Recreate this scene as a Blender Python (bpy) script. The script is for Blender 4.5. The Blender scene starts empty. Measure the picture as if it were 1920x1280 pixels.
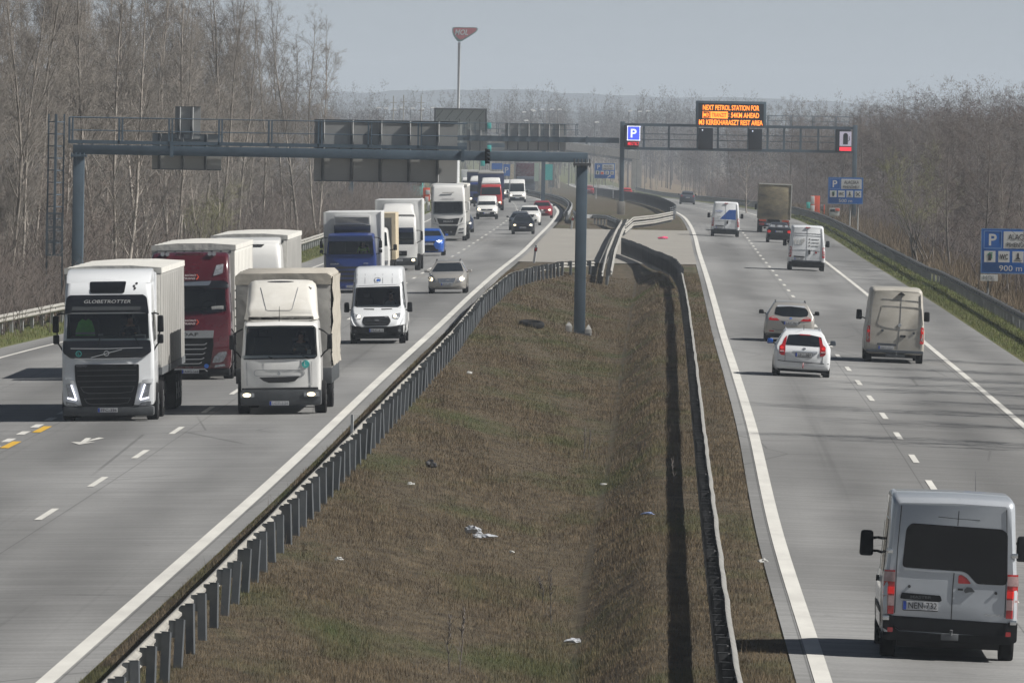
HAZE, SUN, SKY, SKYSAT, EXPO = .00014, 5.0, .050, .85, 0.40
import bpy, bmesh, math, random
import numpy as np
from mathutils import Vector, Matrix
from mathutils.bvhtree import BVHTree

scn = bpy.context.scene
COL = scn.collection
RND = random.Random(7)

# ------------------------------------------------------------------ camera and ground calibration
FPX, HCAM = 19800.0, 8.25
PITCH, ROLL = math.atan(435 / FPX), 0.0165

def herm(pts):
    x = [float(p[0]) for p in pts]; y = [float(p[1]) for p in pts]; n = len(x)
    d = [(y[i + 1] - y[i]) / (x[i + 1] - x[i]) for i in range(n - 1)]
    m = [d[0]] + [0.0] * (n - 2) + [d[-1]]
    for i in range(1, n - 1):
        h0, h1 = x[i] - x[i - 1], x[i + 1] - x[i]
        m[i] = (d[i - 1] * h1 + d[i] * h0) / (h0 + h1)
    def f(t):
        t = min(max(t, x[0]), x[-1])
        i = 0
        while i < n - 2 and t > x[i + 1]: i += 1
        h = x[i + 1] - x[i]; s = (t - x[i]) / h
        return y[i] * (1 + 2 * s) * (1 - s) ** 2 + h * m[i] * s * (1 - s) ** 2 + y[i + 1] * s * s * (3 - 2 * s) + h * m[i + 1] * s * s * (s - 1)
    return f

zbase = herm([(0, 0), (150, 0), (350, 0), (450, -.08), (575, -.3), (725, -.6), (830, -.75), (942, -.95), (1066, -1.45), (1145, -1.9),
              (1355, -3.2), (1663, -5.2), (1910, -6.7), (2300, -8.2), (2800, -9), (4000, -9), (9500, -9)])
LLc = herm([(-100, -9.5), (60, -8.0), (152, -6.5), (231, -5.2), (320, -3.95), (400, -2.8), (476, -1.82), (547, -.87), (645, .57), (727, 1.55),
            (825, 2.78), (898, 3.55), (962, 4.0), (1014, 4.05), (1120, 3.9), (1300, 3.2), (1600, 1.5), (2200, -3), (3000, -10)])
RLc = herm([(-100, 1.6), (60, 3.4), (153, 4.6), (203, 5.2), (275, 6.3), (337, 7.13), (393, 7.86), (455, 8.73), (534, 9.85), (659, 11.57),
            (758, 13.0), (842, 14.05), (915, 14.75), (986, 15.05), (1150, 15.3), (1400, 15.2), (1700, 15), (2200, 13), (3000, 8)])
CF = .025   # crossfall of both carriageways, away from the median

def smooth(a, b, t):
    t = min(max((t - a) / (b - a), 0.0), 1.0)
    return t * t * (3 - 2 * t)

def zroad(X, D):
    L, R = LLc(D), RLc(D)
    z = zbase(D)
    if X > R - 1: z -= CF * min(X - R + 0, 13)
    elif X < L + 1: z -= CF * min(L - X, 17)
    return z

CP, SP = math.cos(PITCH), math.sin(PITCH)
CF_ = Vector((0, CP, -SP)); CU0 = Vector((0, SP, CP)); CX0 = Vector((1, 0, 0))
CR = math.cos(ROLL) * CX0 + math.sin(ROLL) * CU0
CU = -math.sin(ROLL) * CX0 + math.cos(ROLL) * CU0

def ray(x, y):
    return CF_ * FPX + CR * (x - 960) - CU * (y - 640)

def G(x, y, h=0.0, fz=zroad):
    """the point of the ground (or h above it) seen at a pixel of the 1920 x 1280 photograph"""
    d = ray(x, y); X, D = 0.0, 500.0
    for _ in range(60):
        t = (fz(X, D) + h - HCAM) / d.z
        X = .5 * X + .5 * d.x * t; D = .5 * D + .5 * d.y * t
    return Vector((X, D, fz(X, D)))

def atD(x, y, D):
    d = ray(x, y); t = D / d.y
    return Vector((d.x * t, D, HCAM + d.z * t))

def road_head(c, D):
    return (c(D + 8) - c(D - 8)) / 16

# ------------------------------------------------------------------ materials
def nset(node, name, v):
    if name in node.inputs: node.inputs[name].default_value = v

def mat(name, col, rough=.6, metal=0.0, coat=0.0, var=0.0, vscale=3.0, col2=None, emit=None, estr=1.0, bump=0.0, bscale=40.0, stretch=(1, 1, 1), spec=.5, objrand=0.0, sheen=0.0):
    m = bpy.data.materials.new(name); m.use_nodes = True
    nt = m.node_tree; b = nt.nodes['Principled BSDF']
    c4 = (*col, 1)
    b.inputs['Base Color'].default_value = c4
    nset(b, 'Roughness', rough); nset(b, 'Metallic', metal); nset(b, 'Coat Weight', coat); nset(b, 'Specular IOR Level', spec)
    tc = None
    def coords():
        nonlocal tc
        if tc is None:
            t = nt.nodes.new('ShaderNodeTexCoord'); mp = nt.nodes.new('ShaderNodeMapping')
            mp.inputs['Scale'].default_value = stretch
            nt.links.new(t.outputs['Object'], mp.inputs['Vector']); tc = mp
        return tc.outputs['Vector']
    last = None
    if var > 0 or col2:
        n = nt.nodes.new('ShaderNodeTexNoise'); n.inputs['Scale'].default_value = vscale; n.inputs['Detail'].default_value = 6
        n.inputs['Roughness'].default_value = .65
        nt.links.new(coords(), n.inputs['Vector'])
        rp = nt.nodes.new('ShaderNodeValToRGB')
        rp.color_ramp.elements[0].position = .35; rp.color_ramp.elements[1].position = .65
        c2 = col2 if col2 else tuple(c * (1 - var) for c in col)
        rp.color_ramp.elements[0].color = (*c2, 1); rp.color_ramp.elements[1].color = c4
        nt.links.new(n.outputs['Fac'], rp.inputs['Fac']); last = rp.outputs['Color']
    if objrand > 0:
        oi = nt.nodes.new('ShaderNodeObjectInfo'); hs = nt.nodes.new('ShaderNodeHueSaturation')
        mr = nt.nodes.new('ShaderNodeMapRange'); mr.inputs['To Min'].default_value = 1 - objrand; mr.inputs['To Max'].default_value = 1 + objrand
        nt.links.new(oi.outputs['Random'], mr.inputs['Value']); nt.links.new(mr.outputs['Result'], hs.inputs['Value'])
        if last: nt.links.new(last, hs.inputs['Color'])
        else: hs.inputs['Color'].default_value = c4
        last = hs.outputs['Color']
    if last: nt.links.new(last, b.inputs['Base Color'])
    if emit:
        b.inputs['Emission Color'].default_value = (*emit, 1); b.inputs['Emission Strength'].default_value = estr
    if bump > 0:
        n2 = nt.nodes.new('ShaderNodeTexNoise'); n2.inputs['Scale'].default_value = bscale; n2.inputs['Detail'].default_value = 4
        nt.links.new(coords(), n2.inputs['Vector'])
        bp = nt.nodes.new('ShaderNodeBump'); bp.inputs['Strength'].default_value = bump; bp.inputs['Distance'].default_value = .03
        nt.links.new(n2.outputs['Fac'], bp.inputs['Height']); nt.links.new(bp.outputs['Normal'], b.inputs['Normal'])
    return m

def paint(name, col, metal=0.0, dirt=.12, rough=.35, coat=.6, dcol=None):
    return mat(name, col, rough=rough, metal=metal, coat=coat, var=dirt, vscale=1.3, col2=dcol, stretch=(1, 1, 2.2))

def glass_mat(name):
    m = bpy.data.materials.new(name); m.use_nodes = True; nt = m.node_tree
    for n in list(nt.nodes): nt.nodes.remove(n)
    o = nt.nodes.new('ShaderNodeOutputMaterial'); tr = nt.nodes.new('ShaderNodeBsdfTransparent'); gl = nt.nodes.new('ShaderNodeBsdfGlossy')
    tr.inputs['Color'].default_value = (.82, .86, .86, 1); gl.inputs['Roughness'].default_value = .04
    fr = nt.nodes.new('ShaderNodeFresnel'); fr.inputs['IOR'].default_value = 1.5
    ad = nt.nodes.new('ShaderNodeMath'); ad.operation = 'MULTIPLY_ADD'; ad.inputs[1].default_value = 1.0; ad.inputs[2].default_value = .02
    mx = nt.nodes.new('ShaderNodeMixShader')
    nt.links.new(fr.outputs['Fac'], ad.inputs[0]); nt.links.new(ad.outputs[0], mx.inputs['Fac'])
    nt.links.new(tr.outputs[0], mx.inputs[1]); nt.links.new(gl.outputs[0], mx.inputs[2]); nt.links.new(mx.outputs[0], o.inputs['Surface'])
    return m

M = {}
M['white'] = paint('white_paint', (.70, .70, .685), dirt=.07)
M['white_dirty'] = paint('dusty_white_paint', (.43, .41, .37), rough=.5, coat=.2, dcol=(.34, .32, .28))
M['white_cold'] = paint('cold_white_paint', (.68, .70, .72), dirt=.06)
M['white_old'] = paint('aged_white_paint', (.72, .705, .66), rough=.45, coat=.3, dcol=(.60, .58, .53))
M['silver'] = paint('silver_paint', (.46, .49, .53), metal=.30, dirt=.08, rough=.38)
M['silver_warm'] = paint('warm_silver_paint', (.46, .44, .41), metal=.5, dirt=.12, rough=.38)
M['maroon'] = paint('dark_red_paint', (.075, .005, .011), dirt=.15, rough=.25, coat=1)
M['red'] = paint('red_paint', (.45, .03, .03), dirt=.12)
M['red_dark'] = paint('wine_red_paint', (.25, .018, .03), dirt=.12)
M['blue'] = paint('truck_blue_paint', (.010, .032, .17), dirt=.15)
M['blue_bright'] = paint('bright_blue_paint', (.01, .09, .42), dirt=.05, metal=.2, coat=1)
M['blue_dark'] = paint('dark_blue_paint', (.012, .02, .05), dirt=.1)
M['slate'] = paint('slate_grey_paint', (.05, .06, .075), dirt=.1)
M['black_paint'] = paint('black_paint', (.010, .011, .015), dirt=.1, rough=.3, coat=.25)
M['plastic'] = mat('black_plastic', (.011, .012, .014), rough=.55, var=.3, vscale=4, spec=.22)
M['plastic_grey'] = mat('grey_plastic', (.060, .066, .072), rough=.6, var=.25, vscale=4)
M['rubber'] = mat('tyre_rubber', (.010, .010, .011), rough=.85, var=.3, vscale=6, spec=.2)
M['rim'] = mat('wheel_steel', (.32, .33, .34), rough=.4, metal=.7)
M['chassis'] = mat('chassis_black', (.010, .010, .011), rough=.7, var=.3)
M['glass'] = mat('tinted_glass', (.012, .016, .02), rough=.06, spec=.6, var=.4, vscale=1.2)
M['privacy'] = mat('privacy_glass', (.006, .0065, .008), rough=.14, spec=.35)
M['clear'] = glass_mat('clear_windscreen_glass')
M['chrome'] = mat('chrome_trim', (.6, .61, .62), rough=.25, metal=.9)
M['lamp'] = mat('headlamp_glass', (.42, .44, .47), rough=.15, metal=.3, var=.5, vscale=14)
M['lamp_on'] = mat('lit_headlamp', (.9, .85, .7), rough=.3, emit=(1, .82, .5), estr=2.2)
M['lamp_white'] = mat('lit_daytime_lamp', (.9, .9, .95), rough=.3, emit=(.85, .88, 1), estr=1.6)
M['tail'] = mat('tail_lamp_red', (.42, .012, .016), rough=.2, coat=.8, var=.3, vscale=9)
M['tail_on'] = mat('lit_tail_lamp', (.45, .01, .01), rough=.3, emit=(1, .03, .02), estr=.16)
M['tail_white'] = mat('clear_tail_lamp', (.40, .27, .27), rough=.2, coat=.6, var=.3, vscale=12)
M['amber'] = mat('amber_lamp', (.6, .2, .02), rough=.3)
M['plate'] = mat('plate_white', (.52, .53, .55), rough=.5)
M['plate_blue'] = mat('plate_blue_band', (.02, .06, .35), rough=.5)
M['ink'] = mat('black_ink', (.02, .02, .022), rough=.6)
M['white_ink'] = mat('white_ink', (.75, .75, .74), rough=.5)
M['grey_ink'] = mat('grey_ink', (.22, .23, .25), rough=.5)
M['orange_ink'] = mat('orange_red_ink', (.75, .11, .05), rough=.5)
M['teal_ink'] = mat('turquoise_ink', (.06, .50, .47), rough=.5)
M['blue_ink'] = mat('blue_ink', (.03, .12, .45), rough=.5)
M['tarp'] = mat('grey_tarpaulin', (.33, .325, .31), rough=.6, var=.2, vscale=1.1, bump=.5, bscale=5, stretch=(1, .35, .5))
M['tarp_light'] = mat('pale_tarpaulin', (.66, .65, .61), rough=.6, var=.15, vscale=1.2, bump=.5, bscale=5)
M['tarp_beige'] = mat('beige_tarpaulin', (.47, .44, .385), rough=.65, col2=(.34, .315, .27), vscale=1.5, bump=.6, bscale=4)
M['tarp_front'] = mat('grey_front_tarpaulin', (.34, .335, .32), rough=.65, col2=(.25, .245, .235), vscale=1.3, bump=.5, bscale=4)
M['tarp_blue'] = mat('navy_tarpaulin', (.022, .034, .105), rough=.6, var=.3, bump=.4, bscale=4)
M['box_white'] = mat('white_box_panel', (.66, .67, .67), rough=.4, var=.1, vscale=1.2)
M['cream'] = mat('cream_box_panel', (.58, .50, .36), rough=.55, col2=(.47, .40, .28), vscale=1.5)
M['steel'] = mat('galvanised_steel', (.36, .37, .37), rough=.5, metal=.25, col2=(.24, .25, .26), vscale=2.5)
M['steel_light'] = mat('pale_galvanised_steel', (.38, .37, .34), rough=.55, metal=.1, col2=(.28, .27, .25), vscale=1.7)
M['steel_dark'] = mat('weathered_steel', (.13, .14, .15), rough=.6, metal=.1, col2=(.09, .095, .10), vscale=2.5)
M['gantry'] = mat('blue_grey_gantry_paint', (.105, .15, .195), rough=.55, var=.25, vscale=.8)
M['gantry_far'] = mat('far_gantry_paint', (.10, .145, .185), rough=.55, var=.2, vscale=.8)
M['signback'] = mat('sign_back_grey', (.40, .40, .39), rough=.5, col2=(.33, .33, .325), vscale=.35)
M['concrete'] = mat('old_concrete', (.30, .285, .255), rough=.85, col2=(.24, .228, .208), vscale=1.2, bump=.2, bscale=12)
M['sign_blue'] = mat('sign_blue', (.004, .125, .50), rough=.4, var=.12, vscale=1)
M['sign_white'] = mat('sign_white', (.62, .63, .63), rough=.4)
M['led_off'] = mat('display_black', (.012, .014, .022), rough=.4, var=.3, vscale=2)
M['led_amber'] = mat('lit_amber_diodes', (.8, .3, .03), emit=(1, .23, .02), estr=1.9)
M['led_blue'] = mat('lit_blue_diodes', (.05, .07, .6), emit=(.05, .09, 1), estr=1.0)
M['led_white'] = mat('lit_white_diodes', (.8, .8, .9), emit=(.8, .85, 1), estr=.85)
M['led_dim'] = mat('dim_white_diodes', (.35, .33, .4), emit=(.75, .7, .85), estr=.28)
M['led_red'] = mat('lit_red_diodes', (.6, .02, .03), emit=(1, .03, .06), estr=.8)
M['seat'] = mat('seat_cloth', (.035, .035, .04), rough=.9)
M['skin'] = mat('skin', (.42, .24, .17), rough=.6)
M['hair'] = mat('dark_hair', (.03, .022, .018), rough=.7)
M['shirt'] = mat('dark_clothes', (.05, .06, .09), rough=.9, var=.2)
M['shirt_grey'] = mat('grey_clothes', (.25, .27, .30), rough=.9, var=.2)
M['hivis'] = mat('hi_vis_yellow', (.60, .90, .05), rough=.7, emit=None)
M['hivis_green'] = mat('hi_vis_green', (.16, .62, .10), rough=.7, var=.3, vscale=5)
M['paper'] = mat('white_paper', (.52, .52, .50), rough=.8, var=.3, vscale=20)
M['bag'] = mat('plastic_bag', (.46, .48, .51), rough=.35, var=.3, vscale=8)
M['bark_pale'] = mat('pale_bark', (.27, .25, .225), rough=.9, col2=(.24, .21, .185), vscale=2.2, stretch=(1, 1, .5), objrand=.25)
M['bark_dark'] = mat('dark_bark', (.16, .14, .125), rough=.9, col2=(.10, .088, .08), vscale=2.5, objrand=.25)
M['twig_pale'] = mat('pale_twigs', (.185, .167, .147), rough=.9, col2=(.135, .120, .106), vscale=.6, objrand=.28)
M['twig_brown'] = mat('brown_twigs', (.118, .094, .080), rough=.9, col2=(.080, .064, .056), vscale=.6, objrand=.30)
M['twig_grey'] = mat('grey_twigs', (.125, .115, .11), rough=.9, col2=(.09, .083, .08), vscale=.6, objrand=.25)
M['bud_green'] = mat('budding_twigs', (.17, .175, .06), rough=.9, col2=(.12, .115, .06), vscale=1.5)

# ------------------------------------------------------------------ mesh helper
class MB:
    def __init__(s): s.v = []; s.f = []; s.m = []
    def add(s, verts, faces, mi=0):
        o = len(s.v); s.v += [tuple(v) for v in verts]
        for f in faces: s.f.append([i + o for i in f]); s.m.append(mi)
        return s
    def box(s, x0, x1, y0, y1, z0, z1, mi=0, top=None):
        """top = (dx, dy): the top face drawn in by that much on each side"""
        dx, dy = top or (0, 0)
        v = [(x0, y0, z0), (x1, y0, z0), (x1, y1, z0), (x0, y1, z0), (x0 + dx, y0 + dy, z1), (x1 - dx, y0 + dy, z1), (x1 - dx, y1 - dy, z1), (x0 + dx, y1 - dy, z1)]
        return s.add(v, [(0, 3, 2, 1), (4, 5, 6, 7), (0, 1, 5, 4), (1, 2, 6, 5), (2, 3, 7, 6), (3, 0, 4, 7)], mi)
    def obox(s, c, ax, ay, az, mi=0):
        c, ax, ay, az = Vector(c), Vector(ax), Vector(ay), Vector(az)
        v = [c + sx * ax + sy * ay + sz * az for sz in (-1, 1) for (sx, sy) in ((-1, -1), (1, -1), (1, 1), (-1, 1))]
        return s.add(v, [(0, 3, 2, 1), (4, 5, 6, 7), (0, 1, 5, 4), (1, 2, 6, 5), (2, 3, 7, 6), (3, 0, 4, 7)], mi)
    def bar(s, p0, p1, w, h, mi=0, up=(0, 0, 1)):
        p0, p1 = Vector(p0), Vector(p1); d = p1 - p0; L = d.length
        if L < 1e-6: return s
        d /= L; u = Vector(up)
        if abs(d.dot(u)) > .95: u = Vector((0, 1, 0))
        sd = d.cross(u).normalized(); u2 = sd.cross(d)
        return s.obox((p0 + p1) / 2, sd * w / 2, d * L / 2, u2 * h / 2, mi)
    def tube(s, pts, rad, n=6, mi=0, cap=True):
        pts = [Vector(p) for p in pts]; k = len(pts)
        if not hasattr(rad, '__len__'): rad = [rad] * k
        o = len(s.v); ref = None
        for i, p in enumerate(pts):
            d = (pts[min(i + 1, k - 1)] - pts[max(i - 1, 0)]).normalized()
            if ref is None: ref = Vector((1, 0, 0)) if abs(d.x) < .8 else Vector((0, 1, 0))
            a = d.cross(ref).normalized(); b = d.cross(a); ref = b.cross(d) if b.length > 0 else ref
            for j in range(n):
                t = 2 * math.pi * j / n
                q = p + rad[i] * (math.cos(t) * a + math.sin(t) * b); s.v.append(tuple(q))
        for i in range(k - 1):
            for j in range(n):
                s.f.append([o + i * n + j, o + i * n + (j + 1) % n, o + (i + 1) * n + (j + 1) % n, o + (i + 1) * n + j]); s.m.append(mi)
        if cap:
            s.f.append([o + j for j in range(n)][::-1]); s.m.append(mi)
            s.f.append([o + (k - 1) * n + j for j in range(n)]); s.m.append(mi)
        return s
    def cyl(s, p0, p1, r0, r1=None, n=16, mi=0): return s.tube([p0, p1], [r0, r0 if r1 is None else r1], n, mi)
    def prism(s, poly, x0, x1, axis='x', mi=0):
        """poly in the plane across the axis: (y,z) for x, (x,z) for y, (x,y) for z"""
        def P(a, b, t): return (t, a, b) if axis == 'x' else (a, t, b) if axis == 'y' else (a, b, t)
        n = len(poly); v = [P(a, b, x0) for a, b in poly] + [P(a, b, x1) for a, b in poly]
        f = [list(range(n))[::-1], [n + i for i in range(n)]] + [[i, (i + 1) % n, n + (i + 1) % n, n + i] for i in range(n)]
        return s.add(v, f, mi)
    def build(s, name, mats, parent=None, smooth=None, bevel=0, seg=2, fixn=True):
        me = bpy.data.meshes.new(name); me.from_pydata(s.v, [], s.f)
        if not isinstance(mats, (list, tuple)): mats = [mats]
        for m in mats: me.materials.append(m)
        if any(s.m): me.polygons.foreach_set('material_index', s.m)
        if bevel or fixn:
            bm = bmesh.new(); bm.from_mesh(me)
            if fixn: bmesh.ops.recalc_face_normals(bm, faces=bm.faces)
            if bevel:
                es = [e for e in bm.edges if len(e.link_faces) == 2 and e.calc_face_angle(0) > .6]
                bmesh.ops.bevel(bm, geom=es, offset=bevel, segments=seg, affect='EDGES', profile=.6, clamp_overlap=True)
            bm.to_mesh(me); bm.free()
        if smooth is not None or bevel:
            me.polygons.foreach_set('use_smooth', [True] * len(me.polygons))
            me.set_sharp_from_angle(angle=math.radians(20 if bevel and seg == 2 else smooth if smooth else 35))
        me.update()
        return link(name, me, parent)

def link(name, data, parent=None):
    o = bpy.data.objects.new(name, data); COL.objects.link(o)
    if parent is not None: o.parent = parent
    return o

def tag(o, label=None, cat=None, group=None, kind=None):
    if label: o['label'] = label
    if cat: o['category'] = cat
    if group: o['group'] = group
    if kind: o['kind'] = kind
    return o

def empty(name, loc=(0, 0, 0), rz=0.0, label=None, cat=None, group=None):
    o = bpy.data.objects.new(name, None); COL.objects.link(o); o.empty_display_size = .3
    o.location = loc; o.rotation_euler = (0, 0, rz)
    return tag(o, label, cat, group)

def raw_mesh(name, V, F, mats, parent=None, mi=None, uv=None):
    """V (n,3), F (m,k) numpy arrays of equal-sided faces"""
    me = bpy.data.meshes.new(name); k = F.shape[1]
    me.vertices.add(len(V)); me.vertices.foreach_set('co', V.astype(np.float32).ravel())
    me.loops.add(F.size); me.loops.foreach_set('vertex_index', F.astype(np.int32).ravel())
    me.polygons.add(len(F)); me.polygons.foreach_set('loop_start', np.arange(0, F.size, k, dtype=np.int32))
    if mi is not None: me.polygons.foreach_set('material_index', mi.astype(np.int32))
    for m in (mats if isinstance(mats, (list, tuple)) else [mats]): me.materials.append(m)
    if uv is not None:
        l = me.uv_layers.new(name='UVMap'); l.data.foreach_set('uv', uv[F.ravel()].astype(np.float32).ravel())
    me.update(calc_edges=True); me.validate()
    return link(name, me, parent) if name else me

def text_mesh(name, s, h, center, parent, m, face='R', width=None, depth=.004, bold=False, shear=0.0):
    """lettering of cap height h, upright, facing -Y ('R') or +Y ('F')"""
    cu = bpy.data.curves.new(name, 'FONT'); cu.body = s; cu.align_x = 'CENTER'; cu.align_y = 'CENTER'; cu.size = 1.0; cu.extrude = .002; cu.shear = shear
    if bold: cu.offset = .018
    cu.resolution_u = 3
    tmp = bpy.data.objects.new('tmp_text', cu); COL.objects.link(tmp)
    bpy.context.view_layer.update()
    me = bpy.data.meshes.new_from_object(tmp.evaluated_get(bpy.context.evaluated_depsgraph_get()))
    bpy.data.objects.remove(tmp); bpy.data.curves.remove(cu)
    co = np.empty(len(me.vertices) * 3, np.float32); me.vertices.foreach_get('co', co); co = co.reshape(-1, 3)
    mn, mx = co.min(0), co.max(0); sc = h / max(mx[1] - mn[1], 1e-4)
    sx = width / (mx[0] - mn[0]) if width else sc
    u = (co[:, 0] - (mn[0] + mx[0]) / 2) * sx; v = (co[:, 1] - (mn[1] + mx[1]) / 2) * sc; w = co[:, 2] / .002 * depth / 2
    out = np.empty_like(co)
    sg = 1 if face == 'R' else -1
    out[:, 0] = center[0] + sg * u; out[:, 1] = center[1] - sg * w; out[:, 2] = center[2] + v
    me.vertices.foreach_set('co', out.ravel()); me.materials.clear(); me.materials.append(m); me.update()
    return link(name, me, parent)

def rrect(x0, x1, z0, z1, r, n=4):
    out = []
    for cx, cz, a0 in ((x1 - r, z0 + r, -90), (x1 - r, z1 - r, 0), (x0 + r, z1 - r, 90), (x0 + r, z0 + r, 180)):
        for i in range(n + 1):
            a = math.radians(a0 + 90 * i / n); out.append((cx + r * math.cos(a), cz + r * math.sin(a)))
    return out

def roundp(pts, r, n=3):
    """the polygon with its corners rounded by about r"""
    out = []; k = len(pts)
    for i in range(k):
        p = Vector(pts[i]); a = Vector(pts[i - 1]) - p; b = Vector(pts[(i + 1) % k]) - p
        ra = min(r, a.length * .45); rb = min(r, b.length * .45)
        A = p + a.normalized() * ra; B = p + b.normalized() * rb
        for j in range(n + 1):
            t = j / n; q = A * (1 - t) ** 2 + p * 2 * t * (1 - t) + B * t * t; out.append((q.x, q.y))
    return out

def ngon(cx, cz, r, n=16, rz=None):
    return [(cx + r * math.cos(2 * math.pi * i / n), cz + (rz or r) * math.sin(2 * math.pi * i / n)) for i in range(n)]
# ------------------------------------------------------------------ vehicle helpers
def ring(st):
    y, w, zb, zbelt, wt, zt, r = st
    h = [(0, zb), (w - .14, zb), (w - .05, zb + .03), (w - .01, zb + .12), (w, zb + .45 * (zbelt - zb)), (w - .005, zbelt - .02), (w - .02, zbelt + .03)]
    zs = zt - r
    for t in (.33, .66, 1.0):
        h.append((w - .02 + (wt - w + .02) * t, zbelt + .03 + (zs - zbelt - .03) * t))
    for a in (30, 60, 90):
        a = math.radians(a); h.append((wt - r + r * math.cos(a), zs + r * math.sin(a)))
    h.append((0, zt + .02))
    full = [(x, y, z) for x, z in h] + [(-x, y, z) for x, z in h[-2:0:-1]]
    return full

def loft(mb, sts, mi=0):
    rs = [ring(s) for s in sts]; n = len(rs[0]); o = len(mb.v)
    for r in rs: mb.v += r
    for i in range(len(rs) - 1):
        for j in range(n):
            a, b = o + i * n + j, o + i * n + (j + 1) % n
            mb.f.append([a, a + n, b + n, b]); mb.m.append(mi)
    mb.f.append([o + j for j in range(n)]); mb.m.append(mi)
    mb.f.append([o + (len(rs) - 1) * n + j for j in range(n)][::-1]); mb.m.append(mi)

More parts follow.
